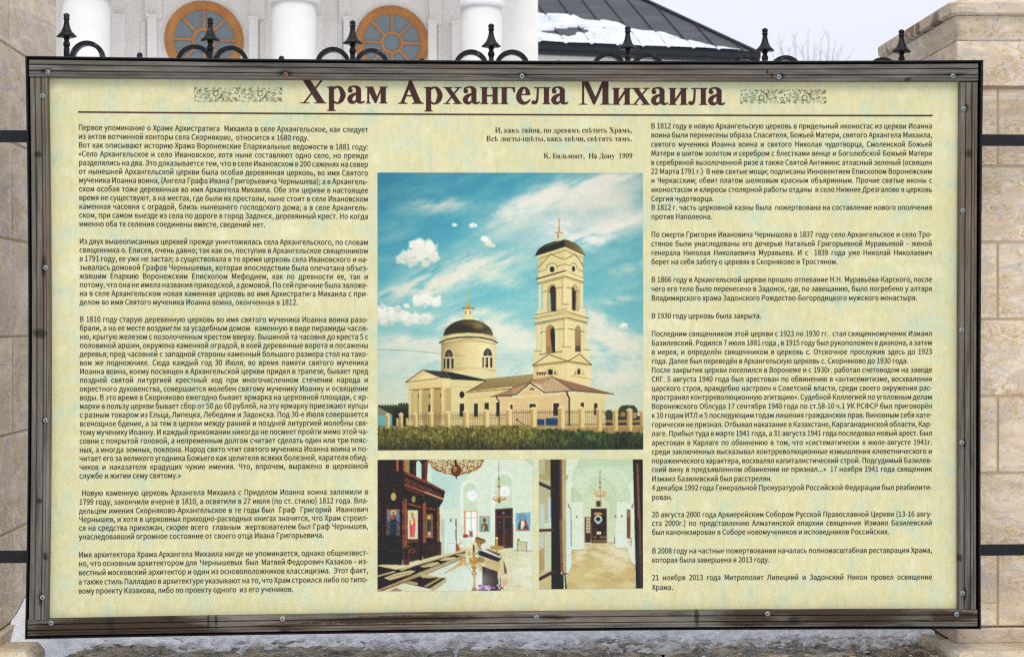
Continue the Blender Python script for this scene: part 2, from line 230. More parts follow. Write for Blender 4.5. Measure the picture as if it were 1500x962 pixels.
GLYPHS = r'''{"!":[441,[[177,302,263,302,280,880,282,1022,157,1022,160,880],[220,-18,284,8,310,76,284,146,220,172,156,146,130,76,156,8]]],"(":[461,[[326,-267,402,-233,305,-28,248,194,229,424,248,654,305,875,402,1080,326,1116,218,905,150,677,126,424,150,171,218,-57]]],")":[461,[[135,-267,243,-57,312,171,336,424,312,677,243,905,135,1116,57,1080,155,875,214,654,233,424,214,194,155,-28,57,-233]]],",":[379,[[102,-259,209,-191,277,-95,302,26,289,104,253,154,196,172,150,161,116,131,102,85,130,20,194,-3,209,-1,192,-77,145,-140,72,-186]]],"-":[473,[[63,334,412,334,412,430,63,430]]],".":[379,[[190,-18,253,8,280,76,253,146,190,172,126,146,100,76,126,8]]],"0":[757,[[379,-18,544,40,652,213,690,503,652,791,544,961,379,1018,214,961,106,791,68,503,106,213,214,40],[379,83,279,127,213,264,188,503,213,741,279,877,379,920,479,877,546,741,570,503,546,264,479,127]]],"1":[757,[[120,0,668,0,668,104,468,104,468,1000,372,1000,282,959,165,929,165,850,344,850,344,104,120,104]]],"2":[757,[[60,0,689,0,689,108,412,108,248,98,454,315,591,522,641,724,605,879,504,981,349,1018,234,1000,139,949,55,872,127,801,221,884,334,917,437,891,498,821,518,719,469,536,318,325,60,74]]],"3":[757,[[359,-18,522,16,637,114,681,267,652,388,576,473,469,521,469,528,563,580,624,660,647,768,609,903,506,988,355,1018,248,1002,156,960,76,899,143,820,238,890,351,917,441,897,499,842,520,759,494,661,407,593,243,568,243,472,427,447,525,377,554,271,528,172,457,109,351,86,249,102,169,144,104,201,40,120,117,52,221,2]]],"4":[757,[[464,0,581,0,581,276,715,276,715,375,581,375,581,1000,443,1000,27,357,27,276,464,276],[464,375,157,375,385,716,465,864,471,864,464,682]]],"5":[757,[[357,-18,517,23,637,139,685,325,643,506,535,610,383,644,303,633,233,604,259,894,636,894,636,1000,150,1000,117,533,184,491,264,535,351,550,460,523,532,445,558,322,529,196,453,115,345,86,242,102,162,142,100,196,37,115,115,51,220,2]]],"6":[757,[[411,-18,554,23,658,137,698,307,664,482,568,586,420,621,301,589,194,501,232,746,324,877,452,915,539,895,610,839,681,915,618,969,541,1005,446,1018,264,965,129,792,76,477,121,202,239,37],[196,401,265,475,334,516,400,528,500,501,560,424,580,307,557,188,497,109,411,80,302,118,230,226]]],"7":[757,[[270,0,400,0,431,347,516,639,693,925,693,1000,67,1000,67,894,553,894,396,625,308,340]]],"8":[757,[[382,-18,546,17,655,109,694,240,670,358,609,443,527,503,527,510,587,570,638,653,659,752,626,888,532,981,385,1015,245,983,147,894,111,761,129,666,178,590,246,531,246,525,158,461,90,369,63,248,104,111,217,17],[450,543,339,594,256,662,224,761,245,846,301,902,383,922,475,898,532,835,553,745,526,639],[383,75,276,99,201,164,173,259,191,349,240,425,311,486,443,428,539,354,576,244,552,156,485,97]]],"9":[757,[[321,-18,498,38,631,218,683,543,639,807,519,965,347,1018,203,977,100,864,60,693,94,520,190,415,336,379,459,412,566,501,526,256,436,125,317,86,224,106,147,162,79,85,142,32,222,-4],[565,606,496,529,425,485,356,472,257,500,197,576,177,693,200,813,261,892,348,921,457,885,531,779]]],":":[379,[[190,532,253,558,280,628,253,696,190,723,126,696,100,628,126,558],[190,-18,253,8,280,76,253,146,190,172,126,146,100,76,126,8]]],";":[379,[[190,532,253,558,280,628,253,696,190,723,126,696,100,628,126,558],[102,-259,209,-191,277,-95,302,26,289,104,253,154,196,172,150,161,116,131,102,85,130,20,194,-3,209,-1,192,-77,145,-140,72,-186]]],"L":[741,[[138,0,701,0,701,108,263,108,263,1000,138,1000]]],"R":[866,[[263,525,263,898,431,898,564,881,646,825,674,720,646,612,564,547,431,525],[686,0,828,0,574,438,693,491,771,585,799,720,754,885,631,974,450,1000,138,1000,138,0,263,0,263,424,443,424]]],"«":[653,[[277,101,330,143,150,383,330,622,277,668,68,431,68,337],[517,101,570,143,390,383,570,622,517,668,310,431,310,337]]],"»":[653,[[136,101,344,337,344,431,136,668,82,622,262,383,82,143],[377,101,585,337,585,431,377,668,323,622,503,383,323,143]]],"А":[829,[[5,0,132,0,229,306,595,306,690,0,824,0,484,1000,344,1000],[261,405,310,559,409,898,415,898,516,559,563,405]]],"Б":[884,[[138,0,461,0,652,32,776,132,820,303,773,464,645,553,456,580,263,580,263,894,754,894,754,1000,138,1000],[263,101,263,482,437,482,581,463,668,404,697,299,669,187,583,122,441,101]]],"В":[896,[[138,0,456,0,653,32,786,130,835,293,809,411,737,490,632,532,632,539,711,586,761,662,778,756,733,897,613,976,434,1000,138,1000],[263,576,263,900,417,900,548,885,627,833,653,739,629,652,551,595,412,576],[263,101,263,477,438,477,587,458,679,399,711,297,678,186,585,122,438,101]]],"Г":[760,[[138,0,263,0,263,894,714,894,714,1000,138,1000]]],"Д":[971,[[164,0,809,0,809,-286,918,-286,933,31,933,108,821,108,821,1000,317,1000,225,467,176,260,129,149,86,108,40,108,40,31,53,-286,164,-286],[228,108,288,237,340,446,413,894,694,894,694,108]]],"Е":[804,[[138,0,729,0,729,108,263,108,263,472,643,472,643,580,263,580,263,894,714,894,714,1000,138,1000]]],"З":[846,[[423,-18,605,18,734,120,783,284,757,403,685,487,583,531,583,538,664,588,714,665,731,763,691,900,580,987,413,1018,296,1003,193,961,109,898,176,814,282,882,411,907,512,889,582,836,608,748,583,653,501,595,357,576,276,576,276,477,389,477,536,458,628,396,660,291,628,183,542,116,423,93,317,105,224,143,135,214,65,127,171,45,289,-3]]],"И":[1000,[[138,0,270,0,640,634,749,838,754,838,744,683,738,525,738,0,864,0,864,1000,730,1000,360,367,252,164,247,164,262,480,262,1000,138,1000]]],"К":[884,[[138,0,263,0,263,475,435,475,744,0,880,0,535,532,668,771,740,876,799,898,835,894,857,1010,801,1018,722,1004,653,949,577,832,437,578,263,578,263,1000,138,1000]]],"Л":[960,[[86,-18,188,12,264,125,326,357,423,894,697,894,697,0,824,0,824,1000,323,1000,209,371,163,197,118,120,70,102,26,112,0,-4,41,-15]]],"М":[1108,[[138,0,251,0,251,554,235,849,240,849,321,621,510,101,595,101,783,621,864,849,869,849,853,554,853,0,970,0,970,1000,819,1000,628,465,558,256,553,256,480,465,289,1000,138,1000]]],"Н":[993,[[138,0,263,0,263,472,730,472,730,0,857,0,857,1000,730,1000,730,581,263,581,263,1000,138,1000]]],"О":[1012,[[506,-18,728,46,878,226,933,503,878,779,728,956,506,1018,284,956,134,779,79,503,134,226,284,46],[506,93,349,144,246,286,209,503,246,719,349,858,506,907,663,858,766,719,804,503,766,286,663,144]]],"П":[984,[[138,0,263,0,263,894,720,894,720,0,846,0,846,1000,138,1000]]],"Р":[864,[[138,0,263,0,263,398,428,398,621,431,750,533,797,707,750,880,619,972,423,1000,138,1000],[263,501,263,898,407,898,553,881,642,821,671,707,643,590,557,522,412,501]]],"С":[870,[[514,-18,634,-1,735,48,821,126,752,206,684,145,608,106,520,93,354,143,247,285,209,503,249,719,358,858,524,907,638,881,729,813,797,895,727,955,635,1000,523,1018,295,955,138,777,79,499,136,221,291,44]]],"Т":[817,[[345,0,472,0,472,894,775,894,775,1000,42,1000,42,894,345,894]]],"У":[784,[[207,-18,316,6,395,75,453,181,783,1000,653,1000,480,554,411,357,405,357,329,554,141,1000,8,1000,348,235,327,180,277,119,198,100,135,111,108,-3,151,-14]]],"Ф":[1116,[[502,-18,614,-18,614,126,846,175,993,303,1045,503,993,703,846,828,614,876,614,1018,502,1018,502,876,270,828,122,703,71,503,122,303,270,175,502,126],[502,224,333,260,228,356,192,503,228,650,333,743,502,779],[614,779,782,743,887,650,922,503,887,356,782,261,614,224]]],"Х":[782,[[23,0,157,0,300,270,381,432,386,432,472,270,621,0,760,0,467,510,739,1000,607,1000,473,745,402,598,397,598,318,745,181,1000,42,1000,315,517]]],"Ц":[980,[[816,-286,926,-286,939,31,939,108,828,108,828,1000,701,1000,701,108,263,108,263,1000,138,1000,138,0,816,0]]],"Ч":[911,[[648,0,774,0,774,1000,648,1000,648,523,575,512,477,508,340,528,254,597,225,729,225,1000,102,1000,102,729,146,538,271,435,465,404,568,408,648,417]]],"Э":[870,[[244,472,664,472,622,262,521,135,367,93,271,106,189,145,117,206,49,126,139,48,245,-1,371,-18,588,41,736,215,791,499,738,785,592,959,371,1018,252,1000,150,955,72,895,142,813,242,882,366,907,515,870,616,759,663,580,244,580]]],"а":[768,[[296,-18,427,13,542,89,546,89,557,0,659,0,659,456,633,616,550,722,402,760,237,728,112,663,160,577,261,631,382,656,476,629,522,560,535,469,277,418,128,328,80,192,109,78,185,7],[332,83,265,95,218,133,201,201,232,285,337,346,535,386,535,180,433,108]]],"б":[829,[[431,-18,595,30,711,162,756,367,717,553,613,672,458,714,366,699,280,657,206,587,258,811,376,910,572,952,656,970,723,1000,700,1113,636,1089,546,1071,300,1002,139,824,82,449,123,195,242,37],[201,483,278,563,353,606,427,618,537,587,604,500,628,367,602,220,532,122,430,86,303,126,226,242,201,426]]],"в":[774,[[126,0,423,0,574,22,677,91,715,211,693,300,637,358,559,389,559,394,625,427,667,480,682,553,648,661,553,722,409,741,126,741],[248,430,248,652,397,652,491,639,544,601,561,542,543,482,488,444,389,430],[248,89,248,341,401,341,506,326,570,284,592,220,572,149,511,104,408,89]]],"г":[626,[[126,0,251,0,251,640,587,640,587,741,126,741]]],"д":[810,[[150,0,656,0,656,-262,764,-262,776,23,776,101,668,101,668,741,210,741,171,412,139,230,105,139,65,101,30,101,30,23,42,-262,150,-262],[198,101,246,209,280,389,308,640,544,640,544,101]]],"е":[756,[[426,-18,560,4,668,57,625,141,538,97,439,82,315,114,230,204,194,341,693,341,698,412,664,596,563,717,402,760,241,712,119,578,71,370,119,161,246,28],[192,430,231,555,307,633,405,660,504,634,567,556,589,430]]],"ж":[1037,[[20,0,154,0,341,334,462,334,462,0,574,0,574,334,696,334,881,0,1016,0,783,387,843,538,895,620,950,638,974,634,996,752,952,760,879,747,815,698,759,602,692,435,574,435,574,741,462,741,462,435,345,435,278,602,222,698,158,747,85,760,40,752,63,634,87,638,142,620,194,538,254,387]]],"з":[696,[[337,-18,484,9,592,86,634,205,614,294,559,354,480,387,480,394,547,434,589,491,603,559,565,671,468,738,334,760,190,738,75,677,126,595,217,643,327,660,408,648,462,610,482,547,462,485,403,444,304,430,218,430,218,341,321,341,424,327,488,285,510,216,485,144,419,98,326,82,215,98,111,156,56,75,190,3]]],"и":[861,[[126,0,241,0,523,424,621,584,628,584,614,310,614,0,735,0,735,741,619,741,338,317,240,158,235,158,247,431,247,741,126,741]]],"й":[861,[[126,0,241,0,523,424,621,584,628,584,614,310,614,0,735,0,735,741,619,741,338,317,240,158,235,158,247,431,247,741,126,741],[435,873,571,908,646,994,673,1108,570,1108,556,1028,514,970,435,948,354,970,311,1028,297,1108,195,1108,222,994,298,908]]],"к":[759,[[126,0,251,0,251,334,396,334,603,0,738,0,487,389,551,538,603,621,658,638,682,634,704,752,660,760,587,749,525,702,467,602,393,435,251,435,251,741,126,741]]],"л":[809,[[83,-18,177,10,242,91,278,228,327,640,558,640,558,0,683,0,683,741,229,741,172,259,152,170,119,119,72,102,38,108,15,-7]]],"м":[965,[[126,0,237,0,237,334,224,589,229,589,297,415,442,70,524,70,666,415,735,589,741,589,727,334,727,0,840,0,840,741,697,741,555,393,488,213,482,213,415,393,269,741,126,741]]],"н":[858,[[126,0,251,0,251,330,607,330,607,0,731,0,731,741,607,741,607,439,251,439,251,741,126,741]]],"о":[827,[[413,-18,583,28,707,160,756,370,707,581,583,714,413,760,244,714,119,581,71,370,119,160,244,28],[413,86,301,122,226,220,199,370,226,519,301,619,413,655,526,619,602,519,629,370,602,220,526,122]]],"п":[843,[[126,0,251,0,251,640,593,640,593,0,718,0,718,741,126,741]]],"р":[846,[[126,-312,251,-312,251,-61,247,68,349,4,452,-18,610,30,728,166,774,382,740,582,640,713,479,760,354,728,243,655,240,655,228,741,126,741],[431,87,347,104,251,164,251,554,353,629,447,655,561,620,625,525,644,381,616,223,541,123]]],"с":[696,[[417,-18,546,7,658,75,603,160,524,107,428,86,308,122,228,220,199,370,230,519,312,619,432,655,512,637,580,591,643,673,552,734,427,760,250,714,121,581,71,370,117,160,240,28]]],"т":[701,[[288,0,412,0,412,640,662,640,662,741,40,741,40,640,288,640]]],"у":[711,[[138,-319,264,-285,353,-194,415,-63,693,741,572,741,438,330,378,120,371,120,297,330,147,741,18,741,315,-1,299,-57,260,-139,205,-196,132,-217,75,-205,50,-304,90,-315]]],"ф":[1119,[[498,-312,619,-312,619,-74,617,35,690,-4,764,-18,904,30,1006,166,1045,382,1014,582,924,713,776,760,694,744,617,703,619,814,619,1086,498,1086,498,814,501,707,432,745,353,760,213,712,112,578,72,370,107,160,205,28,353,-18,433,-2,501,38,498,-74],[379,87,283,121,222,218,201,371,224,520,285,619,374,655,438,643,501,604,501,139,441,98],[742,87,683,97,617,136,617,603,684,644,746,655,844,620,900,525,918,381,895,223,833,123]]],"х":[679,[[20,0,151,0,251,173,326,306,333,306,413,173,523,0,659,0,415,374,640,741,510,741,419,578,353,454,347,454,274,578,175,741,40,741,265,386]]],"ц":[844,[[696,-262,802,-262,814,23,814,101,707,101,707,741,583,741,583,101,251,101,251,741,126,741,126,0,696,0]]],"ч":[780,[[531,0,655,0,655,741,531,741,531,396,411,382,299,398,235,449,214,538,214,741,91,741,91,538,126,389,226,306,385,280,464,284,531,295]]],"ш":[1142,[[126,0,1016,0,1016,741,894,741,894,101,630,101,630,741,512,741,512,101,248,101,248,741,126,741]]],"щ":[1153,[[126,0,1004,0,1004,-262,1111,-262,1124,23,1124,101,1016,101,1016,741,894,741,894,101,630,101,630,741,512,741,512,101,248,101,248,741,126,741]]],"ъ":[907,[[302,0,551,0,705,25,808,102,846,236,808,368,705,444,551,468,427,468,427,741,40,741,40,640,302,640],[427,100,427,371,538,371,641,357,703,312,723,236,703,159,641,114,538,100]]],"ы":[1027,[[126,0,355,0,509,25,612,102,649,236,612,368,509,444,355,468,251,468,251,741,126,741],[251,100,251,371,341,371,446,357,508,312,528,236,508,159,446,114,341,100],[778,0,902,0,902,741,778,741]]],"ь":[748,[[126,0,390,0,545,25,648,102,685,236,648,368,545,444,390,468,251,468,251,741,126,741],[251,100,251,371,377,371,480,357,542,312,562,236,542,159,480,114,377,100]]],"э":[696,[[176,341,503,341,469,197,388,111,267,82,168,101,87,153,37,75,145,7,278,-18,456,25,578,154,623,370,577,588,456,718,286,760,147,733,52,670,111,595,183,641,280,660,386,635,463,558,502,430,176,430]]],"ю":[1126,[[729,86,622,122,551,220,525,370,551,519,622,619,729,655,834,619,902,519,926,370,902,220,834,122],[735,-18,897,28,1011,160,1055,370,1011,581,897,714,735,760,581,721,468,611,412,435,251,435,251,741,126,741,126,0,251,0,251,325,409,325,462,140,577,23]]],"я":[783,[[417,383,317,399,253,445,231,518,253,590,317,632,417,645,533,645,533,383],[49,0,190,0,394,293,397,293,533,293,533,0,658,0,658,741,396,741,247,720,145,651,106,521,129,421,189,351,276,310]]],"ё":[756,[[426,-18,560,4,668,57,625,141,538,97,439,82,315,114,230,204,194,341,693,341,698,412,664,596,563,717,402,760,241,712,119,578,71,370,119,161,246,28],[192,430,231,555,307,633,405,660,504,634,567,556,589,430],[255,896,309,918,332,971,309,1025,255,1046,201,1025,180,971,201,918],[550,896,603,918,625,971,603,1025,550,1046,495,1025,473,971,495,918]]],"–":[731,[[63,341,668,341,668,426,63,426]]]," ":[306,[]]}'''
TEXT = '''L
188.0 Первое упоминание о Храме Архистратига  Михаила в селе Архангельское, как следует
200.9!из актов вотчинной конторы села Скорняково,  относится к 1680 году.
213.8 Вот как описывают историю Храма Воронежские Епархиальные ведомости в 1881 году:
226.6 «Село Архангельское и село Ивановское, хотя ныне составляют одно село, но прежде
239.4 разделялись на два. Это доказывается тем, что в селе Ивановском в 200 саженях на север
252.2 от нынешней Архангельской церкви была особая деревянная церковь, во имя Святого
265.0 мученика Иоанна воина, (Ангела Графа Ивана Григорьевича Чернышева); а в Архангель-
277.8 ском особая тоже деревянная во имя Архангела Михаила. Обе эти церкви в настоящее
290.6 время не существуют, а на местах, где были их престолы, ныне стоит в селе Ивановском
303.4 каменная часовня с оградой, близь нынешнего господского дома; а в селе Архангель-
316.2 ском, при самом выезде из села по дороге в город Задонск, деревянный крест. Но когда
329.0!именно оба те селения соединены вместе, сведений нет.
354.5 Из двух вышеописанных церквей прежде уничтожилась села Архангельского, по словам
367.2 священника о. Елисея, очень давно; так как он, поступив в Архангельское священником
379.9 в 1791 году, ее уже не застал; а существовала в то время церковь села Ивановского и на-
392.6 зывалась домовой Графов Чернышевых, которая впоследствии была опечатана объез-
405.3 жавшим Епархию Воронежским Епископом Мефодием, как по древности ее, так и
418.0 потому, что она не имела названия приходской, а домовой. По сей причине была заложе-
430.7 на в селе Архангельском новая каменная церковь во имя Архистратига Михаила с при-
443.4!делом во имя Святого мученика Иоанна воина, оконченная в 1812.
468.7 В 1810 году старую деревянную церковь во имя святого мученика Иоанна воина разо-
481.4 брали, а на ее месте воздвигли за усадебным домом   каменную в виде пирамиды часов-
494.1 ню, крытую железом с позолоченным крестом вверху. Вышиной та часовня до креста 5 с
506.8 половиной аршин, окружена каменной оградой, в коей деревянные ворота и посажены
519.5 деревья; пред часовней с западной стороны каменный большого размера стол на тако-
532.2 вом же подножнике. Сюда каждый год 30 Июля, во время памяти святого мученика
544.9 Иоанна воина, коему посвящен в Архангельской церкви придел в трапезе, бывает пред
557.6 поздней святой литургией крестный ход при многочисленном стечении народа и
570.4 окрестного духовенства, совершается молебен святому мученику Иоанну и освящение
583.1 воды. В это время в Скорняково ежегодно бывает ярмарка на церковной площади, с яр-
595.8 марки в пользу церкви бывает сбор от 50 до 60 рублей, на эту ярмарку приезжают купцы
608.5 с разным товаром из Ельца, Липецка, Лебедяни и Задонска. Под 30-е Июля совершается
621.3 всенощное бдение, а за тем в церкви между ранней и поздней литургией молебны свя-
634.0 тому мученику Иоанну. И каждый прихожанин никогда не посмеет пройти мимо этой ча-
646.7 совни с покрытой головой, а непременным долгом считает сделать один или три пояс-
659.5 ных, а иногда земных, поклона. Народ свято чтит святого мученика Иоанна воина и по-
672.2 читает его за великого угодника Божьего как целителя всяких болезней, карателя обид-
684.9 чиков и наказателя крадущих чужие имения. Что, впрочем, выражено в церковной
697.7!службе и житии сему святому.»
723.0  Новую каменную церковь Архангела Михаила с Приделом Иоанна воина заложили в
736.0 1799 году, закончили вчерне в 1810, а освятили в 27 июля (по ст. стилю) 1812 года. Вла-
749.0 дельцем имения Скорняково-Архангельское в те годы был  Граф  Григорий  Иванович
761.5 Чернышев, и хотя в церковных приходно-расходных книгах значится, что Храм строил-
774.0 ся на средства прихожан, скорее всего  главным  жертвователем был Граф Чернышев,
786.8!унаследовавший огромное состояние от своего отца Ивана Григорьевича.
813.2 Имя архитектора Храма Архангела Михаила нигде не упоминается, однако общеизвест-
826.0 но, что основным архитектором для  Чернышевых  был  Матвей Федорович Казаков – из-
839.2 вестный московский архитектор и один из основоположников классицизма.  Этот факт,
852.7 а также стиль Палладио в архитектуре указывают на то, что Храм строился либо по типо-
866.0!вому проекту Казакова, либо по проекту одного  из его учеников.
R
185.8 В 1812 году в новую Архангельскую церковь в придельный иконостас из церкви Иоанна
198.9 воина были перенесены образа Спасителя, Божьей Матери, святого Архангела Михаила,
212.4 святого мученика Иоанна воина и святого Николая чудотворца, Смоленской Божьей
225.7 Матери в шитом золотом и серебром с блестками венце и Боголюбской Божьей Матери
239.1 в серебряной вызолоченной ризе а также Святой Антиминс атласный зеленый (освящен
252.2 22 Марта 1791 г.)  В нем святые мощи; подписаны Иннокентием Епископом Воронежским
265.3 и Черкасским; обвит платом шелковым красным объяринным. Прочие святые иконы с
278.7 иконостасом и клиросы столярной работы отданы  в село Нижнее Дрезгалово в церковь
292.1!Сергия чудотворца.
304.9 В 1812 г. часть церковной казны была  пожертвована на составление нового ополчения
318.3!против Наполеона.
344.5 По смерти Григория Ивановича Чернышова в 1837 году село Архангельское и село Тро-
357.9 стяное были унаследованы его дочерью Натальей Григорьевной Муравьевой – женой
371.2 генерала Николая Николаевича Муравьева. И с  1839 года уже Николай Николаевич
384.4!берет на себя заботу о церквях в Скорняково и Тростяном.
410.5 В 1866 году в Архангельской церкви прошло отпевание Н.Н. Муравьёва-Карского, после
423.9 чего его тело было перенесено в Задонск, где, по завещанию, было погребено у алтаря
437.4!Владимирского храма Задонского Рождество-Богородицкого мужского монастыря.
463.6!В 1930 году церковь была закрыта.
489.7 Последним священником этой церкви с 1923 по 1930 гг.  стал священномученик Измаил
503.1 Базилевский. Родился 7 июля 1881 года , в 1915 году был рукоположен в диакона, а затем
516.4 в иерея, и определён священником в церковь с. Отскочное прослужив здесь до 1923
529.7!года. Далее был переведён в Архангельскую церковь с. Скорняково до 1930 года.
542.8 После закрытия церкви поселился в Воронеже и с 1930г. работал счетоводом на заводе
556.2 СКГ. 5 августа 1940 года был арестован по обвинению в «антисемитизме, восхвалении
569.5 царского строя, враждебно настроен к Советской власти, среди своего окружения рас-
582.6 пространял контрреволюционную агитацию». Судебной Коллегией по уголовным делам
595.8 Воронежского Облсуда 17 сентября 1940 года по ст.58-10 ч.1 УК РСФСР был приговорён
609.1 к 10 годам ИТЛ и 5 последующим годам лишения гражданских прав. Виновным себя кате-
622.5 горически не признал. Отбывал наказание в Казахстане, Караганадинской области, Кар-
635.6 лаге. Прибыл туда в марте 1941 года, а 31 августа 1941 года последовал новый арест. Был
649.1 арестован в Карлаге по обвинению в том, что «систематически в июле-августе 1941г.
662.2 среди заключенных высказывал контрреволюционные измышления клеветнического и
675.6 пораженческого характера, восхвалял капиталистический строй. Подсудимый Базилев-
688.2 ский вину в предъявленном обвинении не признал...»  17 ноября 1941 года священник
701.8!Измаил Базилевский был расстрелян.
715.1 4 декабря 1992 года Генеральной Прокуратурой Российской Федерации был реабилити-
728.9!рован.
754.3 20 августа 2000 года Архиерейским Собором Русской Православной Церкви (13-16 авгу-
767.0 ста 2000г.) по представлению Алматинской епархии священник Измаил Базилевский
780.0!был канонизирован в Соборе новомучеников и исповедников Российских.
807.3 В 2008 году на частные пожертвования началась полномасштабная реставрация Храма,
820.7!которая была завершена в 2013 году.
846.5 21 ноября 2013 года Митрополит Липецкий и Задонский Никон провел освящение
860.7!Храма.'''

# ---------------------------------------------------------------- printed pictures
class Canvas:
    """A small area painter: the printed pictures of the board are drawn shape by shape."""
    def __init__(s, x0, y0, x1, y1, col, ss=3, seed=1):
        s.b = (x0, y0, x1, y1); s.ss = ss
        s.W, s.H = int(round((x1-x0)*ss)), int(round((y1-y0)*ss))
        s.a = np.zeros((s.H, s.W, 3)) + np.array(col, float)
        s.X, s.Y = np.meshgrid(x0+(np.arange(s.W)+.5)/ss, y0+(np.arange(s.H)+.5)/ss)
        s.fr(0, 0, 1); s.rs = np.random.RandomState(seed)
    def fr(s, ox, oy, k): s.ox, s.oy, s.k = ox, oy, k
    def T(s, pts): return [(s.ox+x/s.k, s.oy+y/s.k) for x, y in pts]
    def noise(s, sx, sy, octv=3, ang=0):
        c, d = math.cos(math.radians(ang)), math.sin(math.radians(ang))
        U, V = (s.X*c+s.Y*d), (-s.X*d+s.Y*c); out = 0; amp = 1; tot = 0
        for o in range(octv):
            u, v = U/sx*2**o, V/sy*2**o
            u = u-u.min(); v = v-v.min()
            n = s.rs.rand(int(v.max())+3, int(u.max())+3)
            i, j = u.astype(int), v.astype(int); fu, fv = u-i, v-j
            fu = fu*fu*(3-2*fu); fv = fv*fv*(3-2*fv)
            out = out+amp*((n[j, i]*(1-fu)+n[j, i+1]*fu)*(1-fv)+(n[j+1, i]*(1-fu)+n[j+1, i+1]*fu)*fv)
            tot += amp; amp *= .5
        return out/tot
    def mix(s, m, col):
        m = np.clip(m, 0, 1)[..., None]; s.a = s.a*(1-m)+np.array(col, float)*m
    def _box(s, p, pad=0):
        xs = [q[0] for q in p]; ys = [q[1] for q in p]
        i0 = max(0, int((min(xs)-pad-s.b[0])*s.ss)-1); i1 = min(s.W, int((max(xs)+pad-s.b[0])*s.ss)+2)
        j0 = max(0, int((min(ys)-pad-s.b[1])*s.ss)-1); j1 = min(s.H, int((max(ys)+pad-s.b[1])*s.ss)+2)
        return i0, i1, j0, j1
    def P(s, pts, col, a=1., col2=None, ax='y'):
        p = s.T(pts); i0, i1, j0, j1 = s._box(p)
        if i1 <= i0 or j1 <= j0: return
        X, Y = s.X[j0:j1, i0:i1], s.Y[j0:j1, i0:i1]; ins = np.zeros(X.shape, bool)
        for (xa, ya), (xb, yb) in zip(p, p[1:]+p[:1]):
            if ya == yb: continue
            ins ^= ((ya > Y) != (yb > Y)) & (X < (xb-xa)*(Y-ya)/(yb-ya)+xa)
        c = np.array(col, float)
        if col2 is not None:
            q = Y if ax == 'y' else X; i = 1 if ax == 'y' else 0
            lo = min(v[i] for v in p); hi = max(v[i] for v in p)
            t = np.clip((q-lo)/(hi-lo+1e-6), 0, 1)[..., None]; c = c*(1-t)+np.array(col2, float)*t
        m = (ins*a)[..., None]; s.a[j0:j1, i0:i1] = s.a[j0:j1, i0:i1]*(1-m)+c*m
    def R(s, x0, y0, x1, y1, col, a=1., **k): s.P([(x0, y0), (x1, y0), (x1, y1), (x0, y1)], col, a, **k)
    def E(s, cx, cy, rx, ry, col, a=1., soft=0):
        (cx, cy), = s.T([(cx, cy)]); rx /= s.k; ry /= s.k
        i0, i1, j0, j1 = s._box([(cx-rx, cy-ry), (cx+rx, cy+ry)], soft*max(rx, ry)*2)
        if i1 <= i0 or j1 <= j0: return
        d = np.hypot((s.X[j0:j1, i0:i1]-cx)/rx, (s.Y[j0:j1, i0:i1]-cy)/ry)
        m = ((d < 1)*a if not soft else np.clip((1+soft-d)/(2*soft), 0, 1)*a)[..., None]
        s.a[j0:j1, i0:i1] = s.a[j0:j1, i0:i1]*(1-m)+np.array(col, float)*m
    def L(s, pts, w, col, a=1.):
        p = s.T(pts); w = w/s.k/2; i0, i1, j0, j1 = s._box(p, w)
        if i1 <= i0 or j1 <= j0: return
        X, Y = s.X[j0:j1, i0:i1], s.Y[j0:j1, i0:i1]; D = np.full(X.shape, 1e9)
        for (xa, ya), (xb, yb) in zip(p, p[1:]):
            dx, dy = xb-xa, yb-ya; l = dx*dx+dy*dy+1e-9
            t = np.clip(((X-xa)*dx+(Y-ya)*dy)/l, 0, 1); D = np.minimum(D, np.hypot(X-xa-t*dx, Y-ya-t*dy))
        m = (np.clip((w-D)*s.ss+.5, 0, 1)*a)[..., None]
        s.a[j0:j1, i0:i1] = s.a[j0:j1, i0:i1]*(1-m)+np.array(col, float)*m
    def arc(s, cx, cy, rx, ry, a0, a1, w, col, a=1., n=14):
        s.L([(cx+rx*math.cos(math.radians(a0+(a1-a0)*i/n)), cy-ry*math.sin(math.radians(a0+(a1-a0)*i/n))) for i in range(n+1)], w, col, a)
    def blob(s, cx, cy, rx, ry, ang, col, a, n=None):
        c, d = math.cos(math.radians(ang)), math.sin(math.radians(ang))
        u = ((s.X-cx)*c+(s.Y-cy)*d)/rx; v = (-(s.X-cx)*d+(s.Y-cy)*c)/ry
        m = np.exp(-(u*u+v*v)*.9)*a
        if n is not None: m = m*np.clip(n*2.6-.55, 0, 1.3)
        s.mix(m, col)
    def cumulus(s, circles, nz, col=(250, 250, 240), sh=(205, 218, 205)):
        f = np.full(s.X.shape, -9.)
        for x, y, r in circles: f = np.maximum(f, 1-np.hypot(s.X-x, (s.Y-y)*1.15)/r)
        f = f+(nz-.5)*1.25+.12; yb = max(c[1]+c[2]*.5 for c in circles); yt = min(c[1]-c[2] for c in circles)
        t = np.clip((s.Y-yt)/(yb-yt)+(nz-.5)*.8, 0, 1)[..., None]
        m = (np.clip(f*2.1+.05, 0, 1)**1.2)[..., None]
        s.a = s.a*(1-m)+(np.array(col, float)*(1-t*t)+np.array(sh, float)*t*t)*m
    def out(s):
        k = s.ss; return np.clip(s.a.reshape(s.H//k, k, s.W//k, k, 3).mean((1, 3)), 0, 255)


